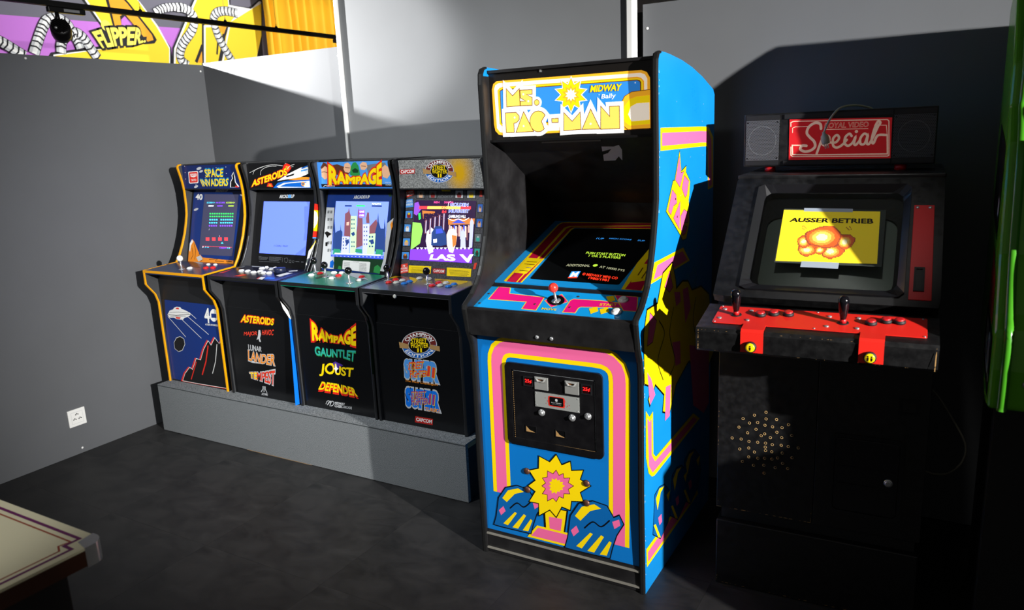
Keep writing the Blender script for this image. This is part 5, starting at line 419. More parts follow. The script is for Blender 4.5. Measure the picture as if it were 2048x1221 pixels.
 ('display', [('P','e_night',[(-.1679,.3557),(.1628,.3556),(.1644,.0818),(-.1766,.0804)]),'^',('P','e_gre4',[(-.1748,.255),(-.1271,.2511),(-.1147,.2172),(-.1238,.1585),(-.1636,.1325),(-.174,.1272)]),('P','e_purf',[(-.1755,.1296),(.1638,.145),(.1644,.0818),(-.1766,.0804)]),('P','e_org',[(-.127,.3096),(-.0551,.3058),(-.0522,.2768),(-.117,.2708)]),('P','e_org',[(.0211,.2734),(.162,.2783),(.1617,.2526),(.0237,.2472)]),'^',('P','e_night',[(-.1165,.2952),(-.0078,.3016),(.0201,.2542),(.0195,.2017),(-.1097,.1979)]),('P','e_blue2',[(.043,.2547),(.0756,.272),(.1167,.2563)]),'^',('P','e_pea',[(.0278,.2458),(.0353,.246),(.0386,.2127),(.0311,.2125)]),('P','e_lav',[(.0369,.2417),(.0443,.2419),(.0484,.2001),(.041,.1999)]),('P','e_org',[(.0459,.2377),(.0533,.2378),(.0583,.1876),(.0508,.1873)]),('P','e_blue2',[(.0536,.2464),(.061,.2466),(.0668,.1878),(.0594,.1876)]),('P','e_pcrm',[(.0626,.2423),(.07,.2425),(.0732,.2094),(.0658,.2092)]),('P','e_brn',[(.0715,.2383),(.0789,.2384),(.083,.1969),(.0756,.1966)]),('P','e_pea',[(.0792,.247),(.0866,.2471),(.0915,.1971),(.0841,.1969)]),('P','e_lav',[(.0881,.2429),(.0954,.2431),(.1012,.1847),(.0938,.1844)]),('P','e_org',[(.097,.2389),(.1043,.2391),(.1075,.2061),(.1002,.2059)]),('P','e_blue2',[(.1046,.2476),(.1119,.2477),(.116,.2063),(.1087,.2061)]),('P','e_pcrm',[(.1134,.2435),(.1207,.2437),(.1256,.1939),(.1183,.1937)]),('P','e_brn',[(.1223,.2395),(.1295,.2397),(.1352,.1815),(.1279,.1813)]),('P','e_pea',[(.1298,.2481),(.1371,.2483),(.1403,.2155),(.133,.2153)]),('P','e_lav',[(.1386,.2441),(.1458,.2443),(.1498,.2031),(.1426,.2029)]),('P','e_org',[(.1473,.2401),(.1546,.2403),(.1594,.1907),(.1522,.1905)]),('S','e_org',.002,[(-.1255,.295),(-.1235,.2936)],0,0),('S','e_org',.002,[(-.1022,.2842),(-.1003,.2828)],0,0),('S','e_org',.002,[(-.0791,.2734),(-.0772,.272)],0,0),('S','e_org',.002,[(-.0561,.2627),(-.0542,.2613)],0,0),('S','e_org',.002,[(-.0376,.2954),(-.0357,.294)],0,0),('S','e_org',.002,[(-.0149,.2847),(-.013,.2833)],0,0),('S','e_org',.002,[(-.104,.272),(-.102,.2706)],0,0),('S','e_org',.002,[(-.0808,.2613),(-.0789,.2599)],0,0),('S','e_org',.002,[(-.0622,.2941),(-.0603,.2926)],0,0),('S','e_org',.002,[(-.0393,.2833),(-.0374,.2819)],0,0),('S','e_org',.002,[(-.0166,.2727),(-.0147,.2713)],0,0),('S','e_org',.002,[(-.1057,.2598),(-.1038,.2584)],0,0),('S','e_org',.002,[(-.087,.2927),(-.085,.2913)],0,0),('S','e_org',.002,[(-.0639,.2819),(-.062,.2805)],0,0),'^',('P','e_brn',[(-.1046,.2662),(-.0941,.2688),(-.0923,.2033),(-.103,.203)]),('P','e_brn',[(-.0804,.2744),(-.0699,.277),(-.0674,.204),(-.078,.2037)]),('P','e_brn',[(-.0563,.2825),(-.046,.2851),(-.0426,.2047),(-.0532,.2044)]),('P','e_brn',[(-.0324,.2907),(-.0221,.2932),(-.0181,.2054),(-.0286,.2051)]),('P','e_brn',[(-.0087,.2987),(.0015,.3013),(.0063,.2061),(-.0041,.2058)]),('P','e_lav',[(-.1006,.2623),(-.0966,.2644),(-.0952,.208),(-.0987,.2079)]),('P','e_lav',[(-.0764,.2706),(-.0725,.2726),(-.0702,.2087),(-.0738,.2086)]),('P','e_lav',[(-.0524,.2788),(-.0485,.2808),(-.0455,.2094),(-.049,.2093)]),('P','e_lav',[(-.0285,.2869),(-.0246,.2889),(-.0209,.2101),(-.0244,.21)]),('P','e_lav',[(-.0048,.2949),(-.0009,.2969),(.0035,.2108),(0,.2107)]),('P','e_navy',[(-.0603,.151),(-.0631,.2089),(-.0454,.2384),(-.0135,.2415),(.0128,.211),(.0266,.1589),(-.0045,.1506)]),('P','e_pur2',[(-.1728,.3434),(-.152,.3485),(-.1335,.3144),(-.1547,.2848),(-.1727,.2943)]),('P','e_wht',[(-.0919,.1693),(-.0903,.213),(-.0685,.233),(-.0464,.219),(-.0504,.1996),(-.0593,.1704),(-.0456,.1226),(-.0683,.112),(-.0796,.1357)]),('P','e_pcrm',[(.0271,.1541),(.0195,.2017),(.0287,.2258),(.0568,.2313),(.0762,.208),(.0747,.1653),(.0618,.1221),(.0414,.126)]),('P','e_lav',[(.0992,.1473),(.0955,.2133),(.105,.2325),(.118,.2139),(.1272,.1483)]),('P','e_lav',[(.144,.1489),(.1386,.2615),(.1451,.2804),(.158,.2619),(.1606,.1496)]),'^',('P','e_blue2',[(-.0413,.2264),(-.0094,.2296),(.0012,.2107),(-.0391,.2048)]),('P','e_wht',[(-.0514,.1803),(-.0311,.1833),(-.0294,.1665),(-.048,.1635)]),('P','e_org',[(.0482,.2025),(.0743,.1985),(.0752,.1606),(.0595,.1458)]),('P','e_grn2',[(-.1466,.2947),(-.135,.2998),(-.129,.2706),(-.1406,.2655)]),('T','e_blue2','GOLDEN',[(.0272,.3451),(.1221,.3445)],[(.0269,.3308),(.1218,.3308)],.03,(('e_wht',.04,0,0),)),('T','e_blue2','NUGGET',[(.0226,.3164),(.1287,.3168)],[(.0223,.3021),(.1279,.3027)],.03,(('e_wht',.04,0,0),)),('T','e_wht','GAMBLING HALL',[(.0233,.2916),(.116,.2921)],[(.0234,.2791),(.1144,.2798)],.02,()),('S','e_wht',.003,[(.0159,.3259),(.0169,.345),(.0277,.3522)],0,1),('S','e_wht',.003,[(.0208,.2758),(.0476,.2667),(.0754,.2744),(.1043,.2678),(.1312,.2801)],0,1),('P','e_red2',[(-.144,.329),(.1374,.331),(.1376,.3178),(-.1445,.3158)]),'^',('P','e_yel',[(-.0977,.3285),(.0824,.3299),(.083,.3186),(-.0977,.3168)]),'^',('T','e_red2','KO',[(-.0175,.3288),(.0069,.3291)],[(-.0176,.3178),(.008,.3181)],.03,()),('T','e_pink','MIN',[(-.0627,.3521),(-.0333,.3523)],[(-.0629,.3429),(-.0329,.3431)],.03,()),('T','e_pink','50000',[(-.007,.352),(.0421,.3519)],[(-.0073,.3433),(.0423,.3438)],.03,()),('T','e_red2','84',[(-.0146,.3111),(.0086,.3114)],[(-.0145,.2991),(.0087,.2995)],.03,()),('T','e_org','CRAZY',[(-.0954,.3052),(-.0579,.3047)],[(-.0956,.2955),(-.0587,.2951)],.03,()),('T','e_wht','LAS V',[(-.0533,.1102),(.0397,.1141),(.1663,.1194)],[(-.0599,.0881),(.0423,.088),(.178,.0848)],.04,()),('P','e_wht',[(-.1429,.1382),(-.1248,.1389),(-.133,.1298)]),('P','e_wht',[(-.1206,.1391),(-.1027,.1397),(-.1107,.1307)]),('P','e_wht',[(-.0985,.1399),(-.0806,.1406),(-.0887,.1315)]),('P','e_wht',[(-.0765,.1407),(-.0587,.1414),(-.0667,.1324)]),('P','e_wht',[(-.0546,.1415),(-.037,.1422),(-.0449,.1332)]),('P','e_wht',[(-.0329,.1423),(-.0154,.143),(-.0233,.134)]),('P','e_wht',[(-.0113,.1431),(.0061,.1438),(-.0017,.1349)]),('P','e_wht',[(.0101,.1439),(.0275,.1446),(.0197,.1357)]),('P','e_wht',[(.0315,.1447),(.0487,.1454),(.0409,.1365)]),('P','e_wht',[(.0527,.1455),(.0698,.1462),(.0621,.1373)]),('P','e_wht',[(.0737,.1463),(.0907,.1469),(.0831,.1381)]),('P','e_wht',[(.0947,.1471),(.1116,.1477),(.104,.1389)]),('P','e_wht',[(.1155,.1479),(.1323,.1485),(.1247,.1397)]),('P','e_wht',[(.1362,.1486),(.1528,.1493),(.1453,.1405)])]),
],
'a3_deck': [
 ('splash_print', [('P','yel2',[(-.228,.1807),(-.2681,.2562),(-.2366,.2885),(-.1864,.2372),(-.1984,.2008)]),('P','yel2',[(.036,.181),(-.0043,.2511),(.0446,.277),(.1732,.2451),(.1836,.2082),(.1596,.1225),(.0857,.1767)]),('P','yel2',[(-.0847,.1629),(-.1471,.2714),(-.1442,.2944),(-.0746,.2078),(-.0443,.135)]),('P','redd',[(-.2266,.269),(-.192,.2574),(-.1093,.1758),(-.1382,.1877)])]),
],
'a3_kick': [
 ('emblem', [('P','lgry',[(.1041,.394),(.1035,.4044),(.1001,.4143),(.0939,.4232),(.0852,.431),(.0742,.4374),(.0612,.4422),(.0465,.4452),(.0306,.4465),(.014,.4458),(-.0028,.4433),(-.0194,.439),(-.0352,.4329),(-.0498,.4254),(-.0626,.4165),(-.0734,.4066),(-.0816,.396),(-.0871,.3849),(-.0896,.3738),(-.0891,.363),(-.0856,.3529),(-.0792,.3437),(-.0701,.3357),(-.0585,.3293),(-.045,.3245),(-.0298,.3216),(-.0135,.3207),(.0033,.3216),(.0203,.3245),(.0368,.3292),(.0524,.3355),(.0665,.3432),(.0789,.3521),(.0891,.3619),(.0968,.3724),(.1019,.3832)]),'^',('P','mar',[(.0997,.3935),(.0993,.4025),(.0967,.411),(.092,.4189),(.0852,.4259),(.0766,.432),(.0663,.4369),(.0546,.4405),(.0418,.4427),(.028,.4435),(.0138,.4429),(-.0007,.4408),(-.0149,.4373),(-.0287,.4325),(-.0416,.4264),(-.0533,.4193),(-.0636,.4113),(-.072,.4025),(-.0785,.3933),(-.0828,.3838),(-.0849,.3743)]),('P','blu',[(-.0849,.3743),(-.0846,.365),(-.0819,.3562),(-.0771,.3481),(-.07,.3409),(-.061,.3348),(-.0503,.3299),(-.0382,.3264),(-.0249,.3243),(-.0109,.3237),(.0036,.3246),(.0181,.327),(.0324,.3308),(.046,.3358),(.0586,.342),(.0699,.3492),(.0797,.3573),(.0877,.3659),(.0938,.375),(.0978,.3843),(.0997,.3935)]),'^',('P','lgry',[(.069,.3903),(.0687,.3969),(.0665,.4031),(.0626,.4088),(.0571,.4137),(.0501,.4177),(.0418,.4207),(.0325,.4226),(.0225,.4234),(.0121,.4229),(.0015,.4213),(-.009,.4186),(-.0189,.4147),(-.028,.41),(-.036,.4044),(-.0427,.3982),(-.0478,.3915),(-.0512,.3846),(-.0527,.3777),(-.0524,.3709),(-.0502,.3646),(-.0462,.3588),(-.0405,.3538),(-.0333,.3498),(-.0249,.3468),(-.0154,.345),(-.0052,.3443),(.0053,.3449),(.016,.3466),(.0264,.3495),(.0362,.3535),(.0451,.3583),(.053,.3639),(.0594,.3701),(.0643,.3767),(.0676,.3835)]),'^',('P','blk',[(.0654,.3899),(.0651,.3961),(.063,.402),(.0594,.4073),(.0542,.4119),(.0476,.4157),(.0398,.4185),(.0311,.4203),(.0217,.421),(.0119,.4206),(.0019,.4191),(-.0079,.4165),(-.0172,.4129),(-.0257,.4084),(-.0333,.4031),(-.0395,.3973),(-.0443,.391),(-.0475,.3846),(-.049,.378),(-.0487,.3717),(-.0466,.3657),(-.0429,.3603),(-.0375,.3557),(-.0308,.3519),(-.0228,.3491),(-.0139,.3473),(-.0044,.3467),(.0056,.3473),(.0155,.3489),(.0253,.3516),(.0345,.3553),(.0429,.3599),(.0503,.3651),(.0564,.3709),(.061,.3771),(.064,.3835)]),('P','tan',[(-.1025,.3874),(-.0487,.381),(-.0506,.3601),(-.1004,.3596)]),('P','tan',[(.1171,.3895),(.0656,.3929),(.064,.3723),(.1171,.3664)]),'^',('T','white','CHAMPION',[(-.0716,.3968),(-.064,.406),(-.0542,.4146),(-.0428,.4223),(-.0298,.4288),(-.0159,.434),(-.0013,.4378),(.0135,.44),(.0281,.4406),(.0421,.4396),(.0551,.437),(.0668,.4329),(.0767,.4275),(.0847,.4208),(.0906,.4131)],[(-.0503,.3934),(-.0447,.4002),(-.0376,.4065),(-.0292,.4122),(-.0197,.417),(-.0094,.4209),(.0013,.4236),(.0123,.4253),(.0231,.4258),(.0334,.425),(.043,.4232),(.0516,.4202),(.059,.4161),(.0649,.4112),(.0693,.4055)],.02,()),('T','white','EDITION',[(-.0523,.3577),(-.0472,.3527),(-.0408,.3484),(-.0331,.345),(-.0245,.3426),(-.0151,.3411),(-.0052,.3407),(.005,.3413),(.0153,.343),(.0254,.3456),(.0351,.3491),(.0441,.3534),(.0523,.3585),(.0593,.3641),(.0652,.3702)],[(-.0721,.3491),(-.0653,.3425),(-.0568,.3369),(-.0467,.3324),(-.0352,.3292),(-.0228,.3273),(-.0097,.3268),(.0039,.3276),(.0175,.3298),(.0308,.3333),(.0435,.338),(.0554,.3437),(.0661,.3504),(.0754,.3578),(.0831,.3659)],.02,()),('T','yel','STREET',[(-.0304,.4094),(.0524,.4176)],[(-.0371,.3864),(.0508,.3989)],.02,()),('T','yel','FIGHTER',[(-.0371,.3864),(.0597,.3975)],[(-.0341,.3678),(.0581,.3775)],.02,()),('T','yel','II',[(-.0018,.3683),(.0213,.3707)],[(-.0034,.3504),(.0198,.3529)],.02,())]),
 ('lettering', [('T','lblu','SUPER',[(-.0791,.3044),(.0062,.3088),(.0969,.3093)],[(-.0822,.2266),(-.0008,.2267),(.0927,.2266)],.06,(('lgry',.05,0,-.002),)),'^','^',('T','redb','STREET',[(-.0552,.2983),(.0265,.3125)],[(-.0624,.2634),(.0197,.2801)],.02,(('yel',.02,.001,-.001),)),('T','redb','FIGHTER',[(-.0545,.2609),(.043,.2728)],[(-.0534,.2268),(.0407,.2456)],.02,(('yel',.02,.001,-.001),)),('T','redb','II',[(.0486,.2936),(.0835,.2877)],[(.041,.249),(.076,.2433)],.02,(('yel',.02,.001,-.001),))]),
 ('lettering', [('T','orgb','The New Challengers',[(-.0833,.2148),(.0936,.2173)],[(-.0861,.202),(.0926,.2051)],.01,())]),
 ('lettering', [('T','blu4','SUPER',[(-.0831,.1712),(.0026,.1725),(.0966,.1752)],[(-.0861,.0941),(-.0039,.0958),(.088,.0957)],.07,(('lgry',.07,0,0),)),'^','^',('T','pur3','STREET',[(-.0551,.1632),(.027,.1758)],[(-.0594,.1328),(.0206,.1476)],.02,(('yel',.02,.001,-.001),)),('T','pur3','FIGHTER',[(-.0578,.1331),(.0363,.1443)],[(-.0568,.0984),(.0339,.1152)],.02,(('yel',.02,.001,-.001),)),('T','pur3','II',[(.046,.1648),(.0736,.1632)],[(.0383,.1192),(.0659,.1164)],.02,(('yel',.02,.001,-.001),)),('T','orgb','TURBO',[(.0165,.0988),(.0923,.0998)],[(.0152,.0834),(.0928,.0862)],.03,(('lgry',.04,0,0),))]),
 ('badge', [('P','redc',[(-.0423,.0481),(.055,.0494),(.0502,.0195),(-.0474,.0178)]),'^',('T','white','CAPCOM',[(-.0371,.0419),(.048,.0428)],[(-.0393,.0262),(.046,.0272)],.03,())]),
],
'royal_sign': [
 ('lettering', [('T','blk','AUSSER BETRIEB',[(.1805,.3435),(.4107,.3437)],[(.1773,.3283),(.412,.3259)],.03,())]),
],
'royal_header': [
 ('lettering', [('S','cream2',.003,[(.1331,1.5149),(.1326,1.529),(.1406,1.5326),(.4237,1.5261),(.4288,1.5216),(.4353,1.4139),(.4305,1.4113),(.1422,1.4164),(.1365,1.4211),(.1354,1.4497)],0,0),('S','cream2',.002,[(.1393,1.4949),(.1387,1.5107),(.1468,1.5144),(.1901,1.5143)],0,0),('S','cream2',.002,[(.3873,1.51),(.4222,1.5085),(.4264,1.4789)],0,0),('S','cream2',.004,[(.3991,1.4788),(.4265,1.4778),(.4305,1.4183),(.2101,1.4205),(.1419,1.4233),(.1397,1.4541),(.1791,1.4529)],0,0)]),
 ('lettering', [('S','cream2',.0085,[(.2279,1.5055),(.2245,1.5206),(.2084,1.5246),(.1902,1.5126),(.1845,1.4932),(.1942,1.4789),(.2083,1.4644),(.2117,1.4475),(.1987,1.4354),(.1799,1.4325),(.166,1.4403),(.171,1.4515),(.1846,1.4511)],0,1),('S','cream2',.0075,[(.218,1.4248),(.2321,1.4692),(.2421,1.4828),(.2545,1.4768),(.2522,1.4574),(.2398,1.4511),(.2326,1.458)],0,1),('S','cream2',.0075,[(.2553,1.4601),(.2748,1.4595),(.2846,1.473),(.2773,1.4832),(.2664,1.4709),(.2685,1.4486),(.2808,1.4427),(.296,1.4516),(.3083,1.4667)],0,1),('S','cream2',.0075,[(.3221,1.4783),(.315,1.4857),(.3037,1.4751),(.3026,1.4559),(.3134,1.4473),(.3268,1.4579),(.3336,1.4741),(.3305,1.455),(.3359,1.4493),(.347,1.4627)],0,1),('D','cream2',(.3357,1.492),.005),('S','cream2',.0075,[(.3689,1.4799),(.3586,1.4841),(.3482,1.4681),(.3511,1.4516),(.3627,1.454),(.37,1.4782),(.3677,1.4566),(.3745,1.4509),(.3846,1.4696),(.3977,1.5042),(.4044,1.5173),(.3967,1.5203),(.3881,1.4965),(.3824,1.4642),(.388,1.4532),(.3992,1.4772),(.424,1.4779)],0,1),('T','cream2','ROYAL VIDEO',[(.2403,1.5233),(.3707,1.5215)],[(.2384,1.5068),(.37,1.5053)],.02,()),'^',('T','redr','ROYAL VIDEO',[(.2403,1.5233),(.3707,1.5215)],[(.2384,1.5068),(.37,1.5053)],-.012,()),('S','cream2',.002,[(.2439,1.5021),(.3703,1.4999)],0,0)]),
],
'mural': [
 ('band_print', [('P','vio',[(2.9519,2.5722),(3.4727,2.5873),(4.602,2.6146),(5.2747,2.6324),(5.1274,1.7035),(2.798,1.7446)]),'^',('P','grn_w',[(2.8866,2.2212),(2.8872,2.2212),(2.8871,2.2207)])]),
 ('letter_print', [('P','blk2',[(4.1296,2.809),(4.3011,2.5524),(4.215,2.4548),(4.2612,2.4091),(3.8142,2.3285),(3.7879,2.297),(3.6882,1.7289),(4.9342,1.7069),(4.9594,2.4418),(4.6447,2.8712)]),'^',('P','white',[(4.1522,2.8117),(4.3142,2.5606),(4.2449,2.45),(4.2654,2.3883),(3.8323,2.313),(3.716,1.7284),(4.8315,1.7087),(4.9455,2.4408),(4.8455,2.6292),(4.674,2.846),(4.6618,2.8732)]),'^',('P','yelm',[(4.1749,2.8145),(4.3233,2.5684),(4.2515,2.4435),(4.2563,2.3806),(3.8447,2.3037),(3.744,1.7279),(4.8131,1.7091),(4.935,2.4325),(4.8341,2.6133),(4.6447,2.8712)]),'^',('P','blk2',[(4.3611,2.837),(4.3994,2.5751),(4.6008,2.6073),(4.6226,2.5364),(4.6768,2.4524),(4.7837,2.4674),(4.8155,2.4997),(4.7884,2.5498),(4.5831,2.7996),(4.5273,2.857)]),'^',('P','orgm',[(4.389,2.8403),(4.4157,2.5765),(4.4812,2.5823),(4.4764,2.6744),(4.5255,2.7007),(4.63,2.5808),(4.7154,2.4774),(4.7797,2.497),(4.7694,2.5409),(4.5651,2.7905),(4.4943,2.853)]),'^',('P','vio',[(4.477,2.5819),(4.4839,2.6467),(4.5218,2.6789),(4.5791,2.627),(4.6545,2.5243),(4.6177,2.5068),(4.6141,2.5867)])]),
 ('lettering', [('P','blk2',[(4.186,2.508),(4.2294,2.5393),(4.2829,2.5369),(4.2992,2.5872),(4.3266,2.6107),(4.3588,2.5926),(4.3626,2.5683),(4.41,2.5902),(4.4635,2.5736),(4.6233,2.5911),(4.6177,2.5068),(4.7141,2.5217),(4.6967,2.4686),(4.625,2.4488),(4.5713,2.4304),(4.4708,2.4235),(4.3566,2.4156),(4.2721,2.3817),(4.2377,2.4075)]),'^',('T','yelp','FLIPPER..',[(4.1982,2.5124),(4.3249,2.5545),(4.4635,2.5736),(4.6227,2.5874),(4.7003,2.5427)],[(4.2666,2.3954),(4.3566,2.4156),(4.4561,2.4333),(4.5738,2.4452),(4.689,2.474)],.04,(('blk2',.09,0,0),)),('D','yelp',(4.3281,2.5828),.045)]),
 ('letter_print', [('P','blk2',[(4.9668,2.4423),(5.2419,2.8664),(5.3036,2.9507),(5.7286,3.002),(5.7133,2.903),(5.9544,2.9046),(6.0938,2.9998),(6.139,2.9924),(6.0563,2.4375),(5.9678,2.3893),(5.8631,1.6905),(4.8295,1.7088)]),'^',('P','white',[(4.9842,2.4357),(5.2609,2.8646),(5.3234,2.9531),(5.7015,2.9987),(5.6971,2.9012),(5.9753,2.8943),(6.0971,2.9833),(6.1259,2.9824),(6.0743,2.6368),(5.9847,2.4247),(5.8747,1.6903),(4.848,1.7084)]),'^',('P','yelm',[(5.0016,2.4292),(5.2855,2.8674),(5.3434,2.9555),(5.6854,2.9968),(5.6863,2.9),(5.6651,2.8653),(5.7895,2.8376),(5.6879,2.7375),(5.999,2.901),(6.1233,2.9652),(6.0743,2.6368),(5.9775,2.4157),(5.8515,1.6907),(4.8666,1.7081)]),'^',('S','blk2',.03,[(5.35,2.6981),(5.1929,1.7023)],0,0),('S','white',.02,[(5.215,1.702),(5.3621,2.6676),(5.4496,2.6794)],0,0),('S','blk2',.04,[(5.6396,2.7004),(5.5816,2.5978),(5.5373,2.4478),(5.4878,2.3304)],0,0),('S','white',.02,[(5.6758,2.7282),(5.6059,2.5506),(5.5325,2.3492)],0,0),('P','orgm',[(5.2139,2.3244),(5.2952,2.4642),(5.2824,2.32)]),('S','blk2',.03,[(5.209,2.3242),(5.3091,2.489)],0,0),('P','orgm',[(5.5309,2.6745),(5.6409,2.7087),(5.5841,2.6143),(5.5456,2.6354)]),('S','blk2',.02,[(5.4975,2.5264),(5.4692,2.411)],0,0),('P','blk2',[(6.0743,2.6368),(6.0669,2.4294),(5.9898,2.4207)])]),
 ('hose_print', [('H',.078,[(3.4007,2.3938),(3.4361,2.3839),(3.5046,2.3444),(3.5975,2.286)]),('H',.078,[(3.6713,2.3099),(3.74,2.4519),(3.807,2.5623),(3.8682,2.5976),(3.9311,2.5971),(3.9884,2.5591),(4.0082,2.507)]),('H',.078,[(3.8951,2.3302),(3.907,2.3982),(3.9321,2.4403),(3.99,2.4852),(4.0507,2.5003),(4.1039,2.467),(4.145,2.4011),(4.2052,2.3072)]),('H',.07,[(4.0659,2.3751),(4.0518,2.4221),(4.0293,2.4612),(3.99,2.4852)])]),
 ('hose_print', [('H',.07,[(4.8282,2.7389),(4.9246,2.7861),(5.0187,2.8075),(5.1128,2.8177)]),('H',.08,[(5.0629,2.8085),(5.1197,2.8146),(5.1929,2.7994),(5.2439,2.7583),(5.2486,2.6966),(5.2005,2.6066),(5.097,2.4975),(5.0451,2.4088),(5.0432,2.3389),(5.1111,2.2877)]),('H',.08,[(5.7882,2.8292),(5.7032,2.8369),(5.6185,2.8362),(5.5315,2.8111),(5.4823,2.7582),(5.4812,2.6862),(5.5156,2.5764),(5.573,2.4746),(5.6506,2.3554)])]),
],
}
# ================================================================ the room
M_WALL = mat('wall_grey_paint', '#5c5e61', .62, noise=.05, scale=6, bump=.05)
M_WALL2 = mat('wall_grey_lightened', '#717375', .6, noise=.05, scale=7, bump=.05)  # lighter copy of the wall grey, stands in for stronger light
def floor_material():
    m = bpy.data.materials.new('black_marbled_vinyl'); m.use_nodes = True; nt = m.node_tree; b = nt.nodes['Principled BSDF']
    tc = nt.nodes.new('ShaderNodeTexCoord'); mp = nt.nodes.new('ShaderNodeMapping'); mp.inputs['Scale'].default_value = (2.2, 3.2, 1); mp.inputs['Rotation'].default_value = (0, 0, .5)
    n = nt.nodes.new('ShaderNodeTexNoise'); n.inputs['Scale'].default_value = 2.6; n.inputs['Detail'].default_value = 12; n.inputs['Roughness'].default_value = .68; n.inputs['Distortion'].default_value = .5
    cr = nt.nodes.new('ShaderNodeValToRGB'); cr.color_ramp.elements[0].position = .32; cr.color_ramp.elements[0].color = (.008, .008, .0085, 1); cr.color_ramp.elements[1].position = .72; cr.color_ramp.elements[1].color = (.036, .034, .033, 1)
    nt.links.new(tc.outputs['Object'], mp.inputs[0]); nt.links.new(mp.outputs[0], n.inputs['Vector']); nt.links.new(n.outputs['Fac'], cr.inputs[0]); nt.links.new(cr.outputs[0], b.inputs['Base Color'])
    mr = nt.nodes.new('ShaderNodeMapRange'); mr.inputs[3].default_value = .42; mr.inputs[4].default_value = .62; nt.links.new(n.outputs['Fac'], mr.inputs[0]); nt.links.new(mr.outputs[0], b.inputs['Roughness'])
    bp = nt.nodes.new('ShaderNodeBump'); bp.inputs['Strength'].default_value = .08; bp.inputs['Distance'].default_value = .004; nt.links.new(n.outputs['Fac'], bp.inputs['Height']); nt.links.new(bp.outputs[0], b.inputs['Normal'])
    return m
M_FLOOR = floor_material()
fl = struct(box('floor', (-7, 3.2, -2.4, 8.2, -.06, -.004), mat('floor_joint', '#050505', .8)), 'black marbled vinyl tile floor')
# vinyl tiles lie proud of their joints, laid diagonally
tm = bpy.data.meshes.new('floor_tile'); TS = .61; v, f = boxvf(-TS/2+.0003, TS/2-.0003, -TS/2+.0003, TS/2-.0003, -.0045, 0); tm.from_pydata(v, [], f); tm.materials.append(M_FLOOR)
for i in range(-8, 7):
    for j in range(-6, 9):
        x, y = -1.55+(i*TS)+((j % 2)*.0), 1.43+j*TS
        if -4.0 < x < 1.5 and -.2 < y < 3.1:
            t = link(bpy.data.objects.new('floor_tile', tm)); t.parent = fl; t.location = (x, y, 0)
struct(box('floor_far', (-7, -3.9, -2.4, 8.2, -.004, 0), M_FLOOR), 'black marbled vinyl floor beyond the low partition')
wl = struct(box('wall_left', (-3.90, -3.86, -.6, 3.146, 0, 1.992), M_WALL), 'dark grey partition panel with a white socket')
wc = struct(box('wall_corner', (-3.86, -2.80, 3.146, 3.19, 0, 2.003), M_WALL), 'low dark grey partition panel in the corner')
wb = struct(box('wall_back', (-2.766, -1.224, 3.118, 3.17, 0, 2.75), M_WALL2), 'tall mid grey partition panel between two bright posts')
wr = struct(box('wall_right', (-1.168, 2.4, 3.146, 3.19, 0, 2.021), mat('wall_grey_right_lightened', '#6a6c6f', .62, noise=.05, scale=6, bump=.05)), 'dark grey partition panel behind the black cabinet')  # wall grey raised in tone here in place of more light
struct(box('wall_gap', (-1.24, -1.1, 3.20, 3.24, 0, 2.0), mat('dark_board', '#1a1b1c', .7)), 'dark backing board behind the panel joint')
struct(box('wall_gap_corner', (-2.84, -2.74, 3.20, 3.23, 0, 1.99), MATS['dark_board']), 'dark backing board in the corner joint')
M_ALU = mat('white_post', '#e9e9e6', .35, metal=.1)
def post(n, x, r, y, z): return struct(prism(n, [(y+r*sin(a), x+r*cos(a)) for a in [2*pi*k/14 for k in range(14)]], 0, z, M_ALU), None)
def vpost(n, x0, x1, y0, y1, z, lab):
    o = box(n, (x0, x1, y0, y1, 0, z), M_ALU); bev(o, .004, 2); return struct(o, lab)
vpost('trim_1', -2.784, -2.767, 3.100, 3.17, 2.75, 'white post at the left edge of the tall panel')
vpost('trim_2', -1.2235, -1.196, 3.10, 3.16, 2.75, 'white post at the right edge of the tall panel')
struct(box('wall_far', (-2.2, 3.2, 5.6, 5.7, 0, 3.4), mat('far_wall_paint', '#b9b9b8', .7)), 'pale grey wall seen above the partition panels')
wm = struct(box('wall_mural', (-6.6, -6.5, 1.0, 8.2, 0, 3.4), mat('mural_grey', '#6e6c78', .8, noise=.1, scale=1.2)), 'far wall painted with a yellow and violet graffiti mural')
struct(box('ceiling', (-7, 3.2, 1.0, 8.2, 3.4, 3.5), mat('ceiling_paint', '#8a8a8a', .8)))
MW = mat('screw_white', '#f2f2f0', .35)
scr = [(.006, 0), (.0058, .0012), (.004, .0024), (.0015, .003)]
RX = Matrix.Rotation(pi/2, 3, 'Y'); RF = Matrix.Rotation(pi/2, 3, 'X')     # axis +x / axis -y
for y, z in ((2.142, 1.975), (3.123, 1.957), (2.084, .026)): lathe('screw', scr, MW, wl, (-3.86, y, z), RX, 10)
lathe('screw', scr, MW, wc, (-2.822, 3.146, 1.96), RF, 10)
lathe('screw', scr, MW, wr, (-1.149, 3.146, 1.927), RF, 10)
# mural print
PM = Plane((-6.5, 0, 0), (0, 1, 0), (0, 0, 1))
art('mural', PM, wm, base=.002, step=.0012)
